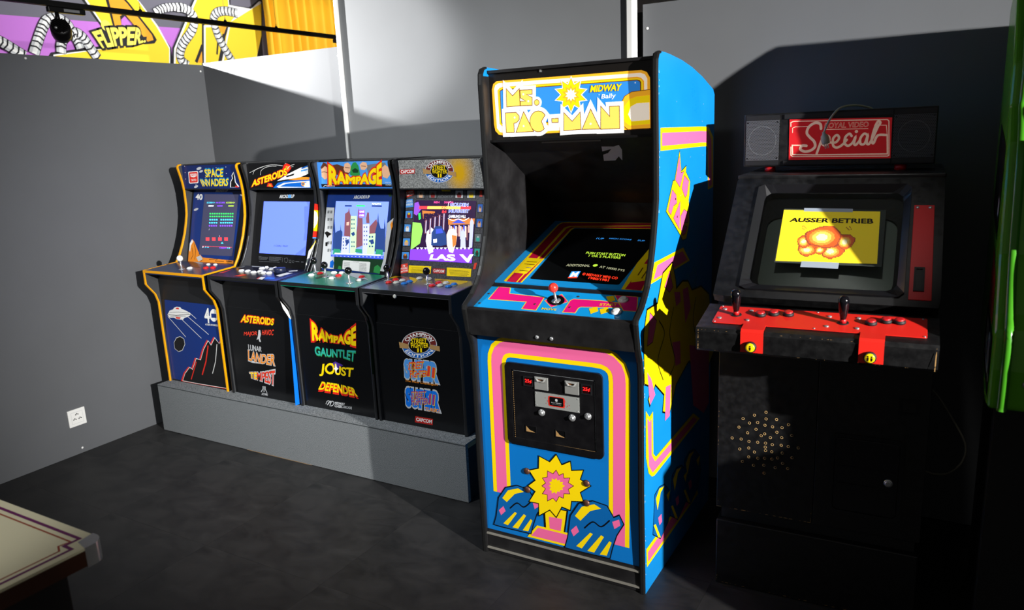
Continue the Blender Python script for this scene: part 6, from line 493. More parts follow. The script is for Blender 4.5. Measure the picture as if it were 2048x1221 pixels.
# curtain beyond
M_CUR = mat('yellow_curtain_cloth', '#f5c024', .75)
V, F = [], []; NX = 150
for i in range(NX+1):
    y = 6.02+1.58*i/NX; d = .055*sin(i*.50+.8*sin(i*.13))+.006*sin(i*1.13)
    for z in (1.6, 2.2, 2.8, 3.16): V.append((-6.36+d*(1 if z < 3.1 else .7), y+.012*sin(z*3+i*.2), z))
for i in range(NX):
    for k in range(3): F.append((i*4+k, i*4+k+1, (i+1)*4+k+1, (i+1)*4+k))
cur = tag(mesh_obj('curtain', V, F, M_CUR, smooth=True), 'yellow pleated curtain hanging beside the graffiti mural', 'curtain')
sm = cur.modifiers.new('thick', 'SOLIDIFY'); sm.thickness = .004
# ---------------------------------------------------------------- track rail and lamps
M_BLK = mat('black_satin_metal', '#141314', .38, metal=.3)
M_BLKM = mat('black_matte', '#121213', .6)
ra = thing('track_rail', 'long black lighting track rail hanging on thin wires before the mural', 'track rail', (-4.9, 4.0, 2.409))
RY0, RY1 = -2.2, 1.75
boxes('rail_channel', [(-.017, .017, RY0, RY1, 0, .033)], M_BLK, ra)
boxes('rail_groove', [(-.006, .006, RY0, RY1, -.001, .004)], mat('rail_groove', '#050505', .7), ra)
for y in (-1.6, -.463, .246, .756):
    lathe('wire_clip', [(.012, 0), (.012, .008), (.003, .016), (.003, .03)], M_BLK, ra, (0, y, .033), None, 10)
    tube('wire', [(0, y, .05), (0, y, .99)], .0012, M_BLK, ra, 5, False)
def track_lamp(y, label, rot):
    t = thing('track_lamp', label, 'lamp', (-4.9, y, 2.409), 0, 'lamps clipped to the track rail')
    box('adapter', (-.015, .015, -.075, .16, -.034, -.002), M_BLK, t, .004)
    box('driver_label', (.0151, .0156, .02, .12, -.026, -.01), mat('label_grey', '#8c8e90', .5), t)
    lathe('stem', [(.012, -.10), (.012, -.034)], M_BLK, t, (0, -.02, 0), None, 12)
    hd = lathe('lamp_head', [(.032, -.06), (.052, -.055), (.058, -.02), (.058, .03), (.052, .045), (.03, .05)], M_BLK, t, (0, -.01, -.14), rot, 24)
    for k in range(10):
        a = (k-4.5)*.0105; hw = math.sqrt(max(1e-5, .05**2-a*a))
        box('cooling_fin', (a-.0018, a+.0018, -hw, hw, .05, .062), M_BLK, hd)
    lathe('adjust_knob', [(.009, .05), (.009, .058), (.005, .062)], mat('steel', '#c6c7c8', .34, metal=.75), hd, (.006, -.03, .008), None, 10)
    return t
track_lamp(2.975, 'round black track lamp with cooling fins hanging from the rail', Matrix.Rotation(RAD(62), 3, Vector((.55, .8, 0))))
track_lamp(5.50, 'black track lamp hidden behind the bright corner panel, at the rail end', Matrix.Rotation(RAD(150), 3, Vector((.4, .8, 0))))
# ---------------------------------------------------------------- socket
so = thing('wall_socket', 'white square wall socket plate on the dark grey partition', 'socket', (-3.86, 2.081, .1965))
o = box('plate', (0, .008, -.045, .045, -.045, .045), mat('socket_white', '#f0f0ec', .35), so, .002)
PS = Plane((.0081, 0, 0), (0, 1, 0), (0, 0, 1))
print_on('inset_frame', PS, [('S', 'lgry', .0012, [(-.03, -.03), (.03, -.03), (.03, .03), (-.03, .03)], 1, 0)], so)
for k in range(3):
    a = RAD(90+120*k); c = (.016*cos(a), .016*sin(a))
    for dx, dy in ((-.006, 0), (.006, 0), (0, .004)):
        print_on('pin_hole', PS, [('D', 'blk', (c[0]+dx, c[1]+dy), .003)], so)
# ================================================================ carpeted riser
def carpet():
    m = bpy.data.materials.new('grey_needle_felt_carpet'); m.use_nodes = True; nt = m.node_tree; b = nt.nodes['Principled BSDF']
    tc = nt.nodes.new('ShaderNodeTexCoord'); n = nt.nodes.new('ShaderNodeTexNoise'); n.inputs['Scale'].default_value = 480; n.inputs['Detail'].default_value = 3
    n2 = nt.nodes.new('ShaderNodeTexNoise'); n2.inputs['Scale'].default_value = 9
    cr = nt.nodes.new('ShaderNodeValToRGB'); cr.color_ramp.elements[0].position = .40; cr.color_ramp.elements[0].color = (.03, .035, .038, 1); cr.color_ramp.elements[1].position = .60; cr.color_ramp.elements[1].color = (.33, .35, .36, 1)
    nt.links.new(tc.outputs['Object'], n.inputs['Vector']); nt.links.new(tc.outputs['Object'], n2.inputs['Vector']); nt.links.new(n.outputs['Fac'], cr.inputs[0]); nt.links.new(cr.outputs[0], b.inputs['Base Color'])
    b.inputs['Roughness'].default_value = .95; b.inputs['Specular IOR Level'].default_value = .1
    bp = nt.nodes.new('ShaderNodeBump'); bp.inputs['Strength'].default_value = .05; bp.inputs['Distance'].default_value = .002; nt.links.new(n.outputs['Fac'], bp.inputs['Height']); nt.links.new(bp.outputs[0], b.inputs['Normal'])
    return m
M_CAR = carpet(); M_WOOD = mat('raw_board', '#a5835a', .7, noise=.2, scale=40)
rs = thing('riser', 'low grey carpeted platform under the row of four small cabinets', 'platform', (-2.722, 2.474, 0))
HX = 1.012
box('front_board', (-HX, HX, 0, .018, .003, .262), M_CAR, rs)
box('top_board', (-HX, HX, .0, .62, .2625, .268), M_CAR, rs)
box('board_core', (-HX+.004, HX-.004, .018, .60, .24, .2622), M_WOOD, rs)
for sx in (-1, 1): box('side_board', (sx*(HX-.02)-.012, sx*(HX-.02)+.012, .019, .61, .002, .2398), MATS['black_matte'], rs)
box('edge_trim', (-HX, HX, -.0015, .001, .2605, .2635), mat('carpet_edge', '#33383a', .8), rs)
box('chipped_edge', (-.35, .1, .001, .012, 0, .0035), M_WOOD, rs)
# ================================================================ small arcade cabinets
M_LAM = mat('black_laminate', '#17181a', .42, noise=.15, scale=60, bump=.05)
M_LAMG = mat('black_laminate_gloss', '#0f1012', .22)
M_EDGE = mat('black_edge_moulding', '#1d1e20', .3)
M_YEDGE = mat('yellow_edge_moulding', '#f5a800', .35)
M_INN = mat('grey_inner_laminate', '#3a3b3d', .5, noise=.2, scale=70, bump=.1)
def stone(name, c0, c1, sc=220, lo=.35, hi=.7):
    m = bpy.data.materials.new(name); m.use_nodes = True; nt = m.node_tree; b = nt.nodes['Principled BSDF']
    tc = nt.nodes.new('ShaderNodeTexCoord'); n = nt.nodes.new('ShaderNodeTexNoise'); n.inputs['Scale'].default_value = sc; n.inputs['Detail'].default_value = 4
    cr = nt.nodes.new('ShaderNodeValToRGB'); cr.color_ramp.elements[0].position = lo; cr.color_ramp.elements[1].position = hi; cr.color_ramp.elements[0].color = (*lin(c0), 1); cr.color_ramp.elements[1].color = (*lin(c1), 1)
    nt.links.new(tc.outputs['Object'], n.inputs['Vector']); nt.links.new(n.outputs['Fac'], cr.inputs[0]); nt.links.new(cr.outputs[0], b.inputs['Base Color']); b.inputs['Roughness'].default_value = .3
    MATS[name] = m; return m
M_STONE = stone('grey_stone_print', '#5c5d5c', '#b9b9b5'); M_STONED = stone('dark_stone_print', '#2c2b30', '#5a5a60')
def spray():     # yellow airbrushed print on the stone ground
    m = M_STONE.copy(); m.name = 'stone_print_yellow_spray'; nt = m.node_tree; b = nt.nodes['Principled BSDF']; old = b.inputs['Base Color'].links[0].from_socket
    tc = nt.nodes.new('ShaderNodeTexCoord'); mp = nt.nodes.new('ShaderNodeMapping'); mp.inputs['Location'].default_value = (-.105, 0, -1.107); vl = nt.nodes.new('ShaderNodeVectorMath'); vl.operation = 'MULTIPLY'; vl.inputs[1].default_value = (1, 0, .75)
    ln = nt.nodes.new('ShaderNodeVectorMath'); ln.operation = 'LENGTH'; mr = nt.nodes.new('ShaderNodeMapRange'); mr.inputs[1].default_value = .085; mr.inputs[2].default_value = .02
    mx = nt.nodes.new('ShaderNodeMix'); mx.data_type = 'RGBA'; mx.inputs[7].default_value = (*lin('#e8b010'), 1)
    nt.links.new(tc.outputs['Object'], mp.inputs[0]); nt.links.new(mp.outputs[0], vl.inputs[0]); nt.links.new(vl.outputs[0], ln.inputs[0]); nt.links.new(ln.outputs['Value'], mr.inputs[0]); nt.links.new(mr.outputs[0], mx.inputs[0]); nt.links.new(old, mx.inputs[6]); nt.links.new(mx.outputs[2], b.inputs['Base Color'])
    return m
M_SPRAY = spray()
PROF = [(0, 0), (0, .448), (-.014, .495), (-.051, .544), (-.060, .558), (-.060, .634), (.143, .645), (.170, .685), (.195, .735), (.220, .795), (.238, .854), (.249, .900), (.254, .950), (.254, 1.031), (.249, 1.075), (.242, 1.109), (.231, 1.152), (.232, 1.163), (.24, 1.170), (.255, 1.172), (.518, 1.172), (.518, 0)]
HW = .2415
BALL = [(.0035, -.0165), (.0095, -.0135), (.0145, -.008), (.0165, 0), (.0145, .008), (.0095, .0138), (.003, .0164)]
def joystick(parent, P, u, v, mball, tilt=(0, 0), h=.046, scale=1.0):
    p = P.at(u, v); q = Vector((0, 0, 1)).rotation_difference(P.n).to_matrix()
    s = lathe('joystick', [(.016, 0), (.016, .002), (.006, .003), (.0042, .006), (.0042, h)], mat('chrome', '#e2e2e2', .18, metal=.8), parent, p, q, 14)
    lathe('ball', BALL, mball, s, (0, 0, h+.012), None, 18)
    return s
BT = [(.0155, 0), (.0155, .003), (.0135, .0045), (.0118, .0045), (.0112, .0075), (.0095, .0085), (.004, .008)]
BTS = [(.011, 0), (.011, .0025), (.0085, .004), (.0075, .0065), (.003, .007)]
M_BW = mat('button_white', '#f2f2ee', .3); M_BR = mat('button_red', '#d81e1e', .3); M_BB = mat('button_blue', '#1f74c8', .3); M_BK = mat('ball_black', '#0c0c0d', .15); M_BG = mat('button_grey', '#c9c9c0', .35)
def button(parent, P, u, v, m, prof=BT):
    return lathe('button', prof, m, parent, P.at(u, v), Vector((0, 0, 1)).rotation_difference(P.n).to_matrix(), 16)
def small_cab(i, xc, label, medge, m_side, m_deck, m_bezel, m_marq, m_front):
    t = thing('arcade_cabinet', label, 'arcade cabinet', (xc, 2.547, .268))
    for sx in (-1, 1):
        a, b = sorted((sx*HW, sx*(HW-.012))); prism('side_panel', PROF, a, b, m_side, t)
        c, d = sorted((sx*(HW-.0122), sx*(HW-.0132))); prism('side_lining', [(y+.002, z+.001) if k < 20 else (y, z) for k, (y, z) in enumerate(PROF)], c, d, M_INN, t)
        a, b = sorted((sx*(HW+.0008), sx*(HW-.0135))); strip('edge_moulding', PROF[:20], a, b, .0022, medge, t)
    HI = HW-.0133
    PK = Plane((0, .012, 0), (1, 0, 0), (0, 0, 1)); PMq = Plane((0, .256, 0), (1, 0, 0), (0, 0, 1)); PSc = Plane((0, .205, .637), (1, 0, 0), (0, .097, .379)); PD = Plane((0, -.06, .635), (1, 0, 0), (0, .203, .010)); PSd = Plane((HW, 0, 0), (0, 1, 0), (0, 0, 1))
    fp = box('front_panel', (-HI, HI, .012, .026, 0, .60), m_front, t)
    box('panel_seam', (-HI, HI, .0105, .012, .463, .4645), M_EDGE, t)
    dk = slab('control_deck', PD, [(-HI, .002), (HI, .002), (HI, .235), (-HI, .235)], -.020, .0, m_deck, t)
    if i == 0: box('deck_edge', (-HI, HI, -.0605, -.0575, .622, .6355), M_YEDGE, t)
    else: box('deck_edge', (-HI, HI, -.0600, -.0578, .620, .6345), M_EDGE, t)
    bz = slab('screen_bezel', PSc, [(-HI, .001), (HI, .001), (HI, .412), (-HI, .412)], -.012, 0, m_bezel, t)
    mq = box('marquee', (-HI, HI, .256, .268, 1.040, 1.166), m_marq, t)
    box('marquee_soffit', (-HI, HI, .256, .318, 1.034, 1.040), M_LAM, t)
    box('top_panel', (-HI, HI, .268, .517, 1.158, 1.170), M_LAM, t)
    box('back_panel', (-HI, HI, .508, .517, 0, 1.158), M_LAM, t)
    art('a%d_kick' % i, PK, fp, (-HI+.001, HI-.001, .009, .462)); art('a%d_marquee' % i, PMq, mq, (-HI+.001, HI-.001, 1.041, 1.165), glow=.12); art('a%d_screen' % i, PSc, bz, (-HI+.001, HI-.001, .002, .41))  # marquee prints get a faint added glow
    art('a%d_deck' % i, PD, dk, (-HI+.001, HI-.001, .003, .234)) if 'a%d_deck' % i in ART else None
    if 'a%d_side' % i in ART: art('a%d_side' % i, PSd, t, (-.05, .3, .006, 1.16), base=.0008)
    return t, PD, dk
XC = (-3.490, -2.976, -2.482, -1.987)
navy = mat('navy_print', '#0b2566', .3); blackp = mat('black_print', '#0c0c0e', .3); skyp = mat('sky_print', '#3f86dc', .3); greenp = mat('green_deck_print', '#12785c', .25); greyd = mat('grey_deck_print', '#4c4c50', .22); dblue = mat('dark_blue_deck_print', '#22345e', .2)
blued = mat('blue_black_deck_print', '#16182c', .22)
t, PD, dk = small_cab(0, XC[0], 'small dark blue arcade cabinet with bright yellow edging, beside the partition corner', M_YEDGE, M_LAM, dblue, mat('cab_bezel_dark', '#101014', .3), navy, M_LAM)
joystick(t, PD, -.02, .075, M_BW)
for (u, v), m, pr in (((.012, .1), M_BW, BT), ((.105, .128), M_BR, BT), ((.145, .14), M_BR, BT), ((.035, .20), M_BW, BTS), ((.085, .205), M_BW, BTS)): button(t, PD, u, v, m, pr)
t, PD, dk = small_cab(1, XC[1], 'small black arcade cabinet with a plain glowing lilac screen', M_EDGE, M_LAM, blued, blackp, blackp, M_LAMG)
for u, v, m, pr in ((-.135, .125, M_BW, BT), (-.09, .125, M_BW, BT), (-.035, .113, M_BW, BT), (-.065, .195, M_BW, BT), (-.012, .135, M_BW, BT), (.032, .118, M_BW, BT), (.065, .122, M_BW, BT), (-.06, .23, M_BW, BTS), (.01, .19, M_BW, BT), (.0, .235, M_BW, BTS)): button(t, PD, u, min(v, .222), m, pr)
lathe('spinner_knob', [(.03, 0), (.03, .02), (.028, .024), (.01, .025)], mat('spinner_navy', '#1c2440', .35), t, PD.at(.11, .15), None, 24)
t, PD, dk = small_cab(2, XC[2], 'small black arcade cabinet with a cityscape screen and green control deck', M_EDGE, M_LAM, greenp, blackp, skyp, M_LAMG)
for u, v in ((-.195, .20), (-.062, .13), (.145, .062)): joystick(t, PD, u, v, M_BK)
for u, v, m, pr in ((-.165, .14, M_BW, BT), (-.145, .18, M_BR, BT), (-.085, .21, M_BW, BT), (-.015, .165, M_BR, BT), (-.01, .115, M_BW, BT), (-.04, .215, M_BW, BT), (.122, .172, M_BR, BT), (.152, .118, M_BW, BT), (0, .215, M_BW, BTS)): button(t, PD, u, v, m, pr)
t, PD, dk = small_cab(3, XC[3], 'small black arcade cabinet with a stone grey marquee and violet fighting screen', M_EDGE, M_LAM, greyd, M_STONED, M_SPRAY, M_LAMG)
for u, v in ((-.2, .15), (.025, .14)): joystick(t, PD, u, v, M_BK)
for u, v, m, pr in ((-.168, .115, M_BR, BT), (-.17, .165, M_BR, BT), (-.132, .122, M_BG, BT), (-.13, .163, M_BG, BT), (-.083, .115, M_BB, BT), (-.082, .153, M_BB, BT), (-.074, .215, M_BG, BT), (-.022, .215, M_BG, BT), (.065, .117, M_BR, BT), (.066, .165, M_BR, BT), (.1, .128, M_BG, BT), (.1, .173, M_BG, BT), (.146, .124, M_BB, BT), (.15, .16, M_BB, BT)): button(t, PD, u, v, m, pr)
lathe('lock_disc', [(.009, 0), (.009, .004), (.006, .006)], M_BG, t, (-.045, -.061, .612), RF, 14)
# ================================================================ the large blue cabinet
M_PBLUE = mat('blue_side_paint', '#0f86d0', .34, noise=.05, scale=5, rvar=.08)
M_PBLUEF = mat('blue_front_paint', '#0a74c4', .36, noise=.04, scale=5)
M_PBLK = mat('worn_black_wood', '#1b1a1b', .45, noise=.35, scale=14, bump=.12, rvar=.15)
M_TM = mat('black_t_moulding', '#191919', .42, noise=.2, scale=40)
M_STEEL = MATS['steel']
PP = [(.004, 0), (-.004, .355), (-.003, .766), (-.010, .819), (-.030, .869), (-.046, .950), (-.043, .964), (.005, .993), (.033, 1.02), (.058, 1.049), (.075, 1.08), (.089, 1.114), (.112, 1.181), (.131, 1.262), (.140, 1.311), (.139, 1.45), (.136, 1.552), (.132, 1.70), (.135, 1.735), (.146, 1.752), (.165, 1.758), (.20, 1.7575), (.255, 1.754), (.371, 1.743), (.482, 1.726), (.602, 1.70), (.742, 1.66), (.760, 1.642), (.762, 1.53), (.762, 0)]
pc = thing('arcade_cabinet', 'tall bright blue arcade cabinet with yellow and pink stripes and a golden marquee', 'arcade cabinet', (-1.452, 2.175, 0))
PWD = .641
for x0, x1 in ((0, .018), (PWD-.018, PWD)):
    prism('side_panel', PP, x0, x1, M_PBLUE, pc)
    strip('edge_moulding', PP[:21], x0-.0008, x1+.0008, .0025, M_TM, pc)
LIN = [(y+(.003 if k < 20 else 0), min(z, 1.728-(max(0, y-.25)*.13))) for k, (y, z) in enumerate(PP)]
for x0, x1 in ((.0181, .0195), (PWD-.0195, PWD-.0181)): prism('side_lining', LIN, x0, x1, M_PBLK, pc)
A0, A1 = .0196, PWD-.0196
PF = Plane((0, .012, 0), (1, 0, 0), (0, 0, 1)); PSd = Plane((PWD, 0, 0), (0, 1, 0), (0, 0, 1)); PMq = Plane((0, .174, 0), (1, 0, 0), (0, 0, 1)); PB = Plane((0, .147, 1.013), (1, 0, 0), (0, .5, .16)); PC = Plane((0, -.005, .95), (1, 0, 0), (0, .139, .05))
fp = box('front_panel', (A0, A1, .012, .030, .096, .866), M_PBLUEF, pc)
art('pac_front', PF, fp, (A0+.001, A1-.001, .0965, .862)); art('pac_side', PSd, pc, base=.0006)
kp = box('kick_plate', (A0, A1, .010, .030, .004, .0955), M_PBLK, pc)
for z in (.080, .0215): box('rail', (A0, A1, .0035, .0099, z-.003, z+.003), mat('dull_metal', '#9a968c', .4, metal=.3), kp)
lp = prism('control_lip', [(-.030, .858), (-.043, .952), (-.030, .957), (-.004, .952), (.011, .90), (.011, .858)], A0, A1, M_PBLK, pc)
for u in (.2837, .3372): lathe('bolt', [(.007, 0), (.0065, .003), (.003, .005)], M_STEEL, lp, (u, -.032, .874), RF, 12)
cp = slab('control_panel', PC, [(A0, -.028), (A1, -.028), (A1, .140), (A0, .140)], -.016, 0, mat('blue_control_print', '#12a0ea', .3), pc)
art('pac_ctrl', PC, cp, (A0+.001, A1-.001, -.025, .139))
slab('hinge_bar', PC, [(A0, .1402), (A1, .1402), (A1, .1625), (A0, .1625)], -.016, .003, M_PBLK, pc)
JP = joystick(pc, PC, .3067, .079, mat('ball_red', '#ee3a2e', .3), h=.040)
for u, v in ((.5397, .040), (.5362, .112)): button(pc, PC, u, v, M_BW, [(.017, 0), (.017, .005), (.0145, .007), (.012, .007), (.0115, .011), (.009, .012), (.003, .0115)])
for u, v in ((.3736, .115), (.3721, .047), (.2408, .048), (.035, .0906), (.033, .0263)): lathe('screw', [(.0045, 0), (.004, .0015), (.0015, .002)], mat('dark_screw', '#5a4a44', .4, metal=.7), cp, PC.at(u, v), Vector((0, 0, 1)).rotation_difference(PC.n).to_matrix(), 10)
bz = slab('screen_bezel', PB, [(A0, .001), (A1, .001), (A1, .524), (A0, .524)], -.008, 0, mat('blue_bezel_print', '#1a98e0', .14, coat=.5), pc)
art('pac_bezel', PB, bz, (A0+.001, A1-.001, .002, .523))
top = PB.at(0, .524)
STICKER = [(0.4069, 0.0495), (0.4502, 0.0519), (0.471, 0.0425), (0.4716, 0.0742), (0.4486, 0.1442), (0.4452, 0.1163), (0.4237, 0.1432), (0.3805, 0.1449), (0.393, 0.1029), (0.4147, 0.093), (0.436, 0.067), (0.3981, 0.0813)]
prism('monitor_shroud', [(.595, 1.256), (top.y, top.z-.004), (top.y+.012, top.z), (.607, 1.262)], A0, A1, M_PBLK, pc)
sf = prism('speaker_panel', [(.20, 1.505), (.20, 1.517), (.607, 1.2625), (.600, 1.252)], A0, A1, M_PBLK, pc)
pn = Plane((0, .20, 1.505), (-1, 0, 0), (0, .4, -.255))
print_on('torn_sticker', pn, [('P', 'white', [(-a_, b_) for a_, b_ in STICKER])], sf)
box('speaker_slot', (.20, .42, .206, .214, 1.496, 1.502), mat('dull_metal', '#77736c', .4, metal=.9), sf)
mq = box('marquee', (A0, A1, .174, .186, 1.513, 1.737), mat('marquee_black', '#1a1715', .3), pc)
art('pac_marquee', PMq, mq, (A0+.006, A1-.006, 1.517, 1.734), glow=.55)
box('marquee_rail', (A0, A1, .162, .206, 1.505, 1.5128), M_BLK, pc); box('marquee_rail', (A0, A1, .164, .215, 1.7372, 1.747), M_PBLK, pc)
box('marquee_clip', (A0+.20, A0+.206, 0.1690, .1735, 1.728, 1.738), M_STEEL, pc)
prism('roof_panel', [(.206, 1.735), (.206, 1.747), (.60, 1.69), (.757, 1.63), (.757, 1.615), (.60, 1.675)], A0, A1, M_PBLK, pc)
box('back_panel', (A0, A1, .748, .760, .01, 1.612), M_PBLK, pc)
# coin door
M_CD = mat('coin_door_black', '#111012', .34, noise=.2, scale=25, rvar=.1)
cd_ = frame_slab('coin_door_frame', PF, rrect(.132, .462, .4987, .762, .018), rrect(.1565, .486, .4745, .7375, .003), .0008, .010, M_CD, pc)
dr = slab('coin_door', PF, [(.160, .484), (.4725, .484), (.4725, .736), (.160, .736)], .0008, .007, M_CD, pc, .002)
PCD = Plane(PF.at(0, 0, .007), (1, 0, 0), (0, 0, 1))
print_on('hinge_wear', PCD, [('S', 'tan', .0022, [(.1622, .487+i*.0077), (.1628, .491+i*.0077)], 0, 0) for i in range(32)], dr)
print_on('edge_wear', PCD, [('S', 'mgry', .0015, [(.165, .7345), (.47, .7348)], 0, 0), ('S', 'mgry', .0015, [(.4715, .49), (.4712, .733)], 0, 0), ('S', 'tan', .0016, [(.163, .4845), (.471, .486)], 0, 0)], dr)
M_LIT = mat('price_red_light', '#ff2020', .4, emit=1.6)
for x0, x1 in ((.2055, .2425), (.4238, .4610)):
    f_ = frame_slab('price_plate', PCD, [(x0, .684), (x1, .684), (x1, .7195), (x0, .7195)], [(x0+.004, .688), (x1-.004, .688), (x1-.004, .7155), (x0+.004, .7155)], .0004, .004, M_EDGE, dr)
    slab('price_window', PCD, [(x0+.004, .688), (x1-.004, .688), (x1-.004, .7155), (x0+.004, .7155)], .0004, .002, mat('price_dark_red', '#240507', .25), dr)
    print_on('price_text', Plane(PCD.at(0, 0, .002), PCD.u, PCD.v), [('T', M_LIT, '25¢', [(x0+.006, .709), (x1-.006, .709)], [(x0+.006, .695), (x1-.006, .695)], .02, ())], dr)
for x0, x1 in ((.2490, .3005), (.3638, .4150)):
    s_ = slab('coin_slot_plate', PCD, [(x0, .678), (x1, .678), (x1, .7235), (x0, .7235)], .0004, .005, mat('slot_plate', '#9c9c98', .35, metal=.3), dr, .0012)
    p2 = Plane(PCD.at(0, 0, .005), PCD.u, PCD.v)
    frame_slab('slot_guard', p2, [(x0+.006, .7215), (x1-.006, .7215), (x1-.014, .7085), (x0+.014, .7085)], [(x0+.011, .719), (x1-.011, .719), (x1-.017, .7105), (x0+.017, .7105)], 0, .006, mat('slot_guard', '#c0c0bc', .3, metal=.3), dr)
    print_on('slot', p2, [('P', 'brn', [(x0+.013, .712), (x1-.013, .712), (x1-.012, .7165), (x0+.012, .7165)])], dr)
pt = slab('name_plate', PCD, [(.249, .616), (.4147, .616), (.4147, .669), (.249, .669)], .0004, .003, mat('brushed_plate', '#a4a6a2', .4, metal=.25), dr)
p2 = Plane(PCD.at(0, 0, .003), PCD.u, PCD.v); rng = random.Random(3)
sp = [('P', 'red', [(x, y), (x+s, y+s*.4), (x+s*.4, y-s*.6)]) for x, y, s in [(.332+rng.gauss(0, .022), .642+rng.gauss(0, .008), rng.uniform(.001, .004)) for _ in range(120)]]
print_on('splash_print', p2, [('P', 'red', rrect(.300, .625, .362, .661, .006))]+['^']+sp+['^', ('P', 'blk', rrect(.305, .628, .357, .659, .005)), '^', ('D', 'lgry', (.331, .649), .005), ('T', 'lgry', 'BALLY MIDWAY', [(.312, .641), (.350, .641)], [(.312, .637), (.350, .637)], 0, ()), ('S', 'mgry', .001, [(.313, .6335), (.349, .6335)], 0, 0)], dr)
for u, v in ((.254, .664), (.254, .621), (.41, .664), (.41, .621)): lathe('rivet', [(.002, 0), (.0015, .0012)], M_STEEL, dr, p2.at(u, v), RF, 8)
for u, v in ((.2714, .595), (.3869, .594), (.4452, .608)):
    k_ = lathe('reject_button' if u < .44 else 'door_lock', [(.0125, 0), (.0125, .003), (.0105, .004), (.007, .0045), (.007, .010), (.005, .011)], M_STEEL, dr, PCD.at(u, v), RF, 18)
for x0, x1, y0, y1 in ((.205, .2485, .5135, .5395), (.321, .362, .5140, .5415)):
    frame_slab('coin_return', PCD, [(x0, y0), (x1, y0), (x1, y1), (x0, y1)], [(x0+.003, y0+.002), (x1-.003, y0+.002), (x1-.003, y1-.002), (x0+.003, y1-.002)], .0003, .002, M_CD, dr)
    print_on('return_cup', PCD, [('P', 'blk', [(x0+.002, y0+.002), (x1-.002, y0+.002), (x1-.002, y1-.002), (x0+.002, y1-.002)]), '^', ('P', 'tan', [(x0+.003, y0+.003), (x1-.004, y0+.003), (x0+.017, y0+.010), (x0+.003, y1-.003)])], dr)
for u, v in ((.2002, .3617), (.1991, .2903), (.4316, .3618), (.4299, .2884)): lathe('carriage_bolt', [(.0125, 0), (.0118, .003), (.008, .006), (.003, .0072)], mat('rusty_bolt', '#6b4636', .45, metal=.6), fp, PF.at(u, v, .0015), RF, 18)
ch = []
rng = random.Random(11)
for _ in range(34):
    z = rng.uniform(.05, 1.7); i = max(k for k in range(20) if PP[k][1] <= z); y = PP[i][0]+(PP[i+1][0]-PP[i][0])*(z-PP[i][1])/max(1e-4, PP[i+1][1]-PP[i][1])+.0035+abs(rng.gauss(0, .002))
    s = rng.uniform(.0008, .0022); ch.append(('P', 'white', [(y, z), (y+s, z+s*.5), (y+s*.6, z+s*rng.uniform(2, 6)), (y-s*.4, z+s*2)]))
for _ in range(26):
    y, z = rng.uniform(.3, .72), rng.uniform(1.1, 1.66); s = rng.uniform(.001, .003); ch.append(('P', 'lgry', [(y, z), (y+s, z+s*.5), (y+s*.6, z+s*1.4), (y-s*.4, z+s)]))
print_on('paint_chips', PSd, ch, pc, base=.0025)['kind'] = 'stuff'
# ================================================================ the black two-player cabinet
M_RB = mat('scuffed_black_laminate', '#0b0b0c', .45, noise=.2, scale=45, bump=.12, rvar=.1)
M_RMET = mat('black_screen_moulding', '#17171a', .28)
M_RED = mat('red_steel', '#e5261c', .38); M_REDS = mat('red_plate', '#c41a1e', .42)
ry = thing('arcade_cabinet', 'black two-player arcade cabinet with a red control strip and speaker header', 'arcade cabinet', (-.618, 2.36, 0), RAD(2.5))
X0, X1 = -.006, .597; D = .70
box('plinth', (X0, X1, -.002, D, .0, .238), M_RB, ry, .004)
box('plinth_gap', (X0+.012, X1-.012, .022, D-.01, .2385, .281), M_BLKM, ry)
prism('body', [(.004, .2815), (.004, .84), (-.06, .885), (-.262, .902), (-.262, .930), (-.125, .900), (.262, 1.268), (.262, 1.352), (D, 1.352), (D, .2815)], X0+.0005, X1-.0005, M_RB, ry)
PRF = Plane((0, 0, 0), (1, 0, 0), (0, 0, 1)); PRS = Plane((0, -.121, 1.009), (1, 0, 0), (0, .366, .35)); PRC = Plane((0, -.2925, .977), (1, 0, 0), (0, .1715, .032)); PRL = Plane((0, -.285, 0), (1, 0, 0), (0, 0, 1)); PRH = Plane((0, .27, 0), (1, 0, 0), (0, 0, 1))
lf = slab('speaker_panel', PRF, [(X0, .2835), (.2935, .2835), (.2935, .835), (X0, .835)], -.0035, .002, M_RB, ry, .0015)
rf = slab('service_panel', PRF, [(.2955, .2835), (X1, .2835), (X1, .835), (.2955, .835)], -.0035, .002, M_RB, ry, .0015)
P2 = Plane(PRF.at(0, 0, .002), PRF.u, PRF.v)
HOLES = [(.1437, .6388), (.1084, .6239), (.0734, .6071), (.1444, .6162), (.1763, .6189), (.094, .5952), (.119, .6006), (.2125, .6068), (.0613, .5765), (.1417, .5947), (.1649, .5926), (.1935, .5941), (.1147, .577), (.0889, .5611), (.1785, .5764), (.0406, .5359), (.069, .5365), (.1311, .5573), (.1417, .5653), (.1595, .5551), (.1938, .5604), (.2234, .5722), (.0939, .532), (.1209, .5334), (.1451, .5344), (.166, .5322), (.193, .5346), (.2143, .5335), (.2441, .5337), (.0655, .5012), (.0936, .5094), (.1447, .5205), (.1117, .4983), (.1459, .5086), (.1651, .508), (.1972, .5086), (.0944, .4785), (.1232, .4786), (.1442, .4822), (.1667, .4831), (.1838, .4898), (.2269, .4979), (.0751, .4592), (.1104, .4519), (.1424, .4575), (.1775, .4552), (.1992, .4738), (.2153, .459), (.144, .4305)]
TANW = mat('raw_hole_wood', '#c9a46a', .7)
for u, v in HOLES:
    lathe('speaker_hole', [(.0046, 0), (.0046, .0004), (.0034, .0004), (.0030, -.0001)], TANW, lf, P2.at(u, v), RF, 10)
print_on('hole_depth', P2, [('D', 'blk', (u+.0007, v+.0007), .0029) for u, v in HOLES], lf, base=.0006)['kind'] = 'stuff'
rng = random.Random(5); chip = []
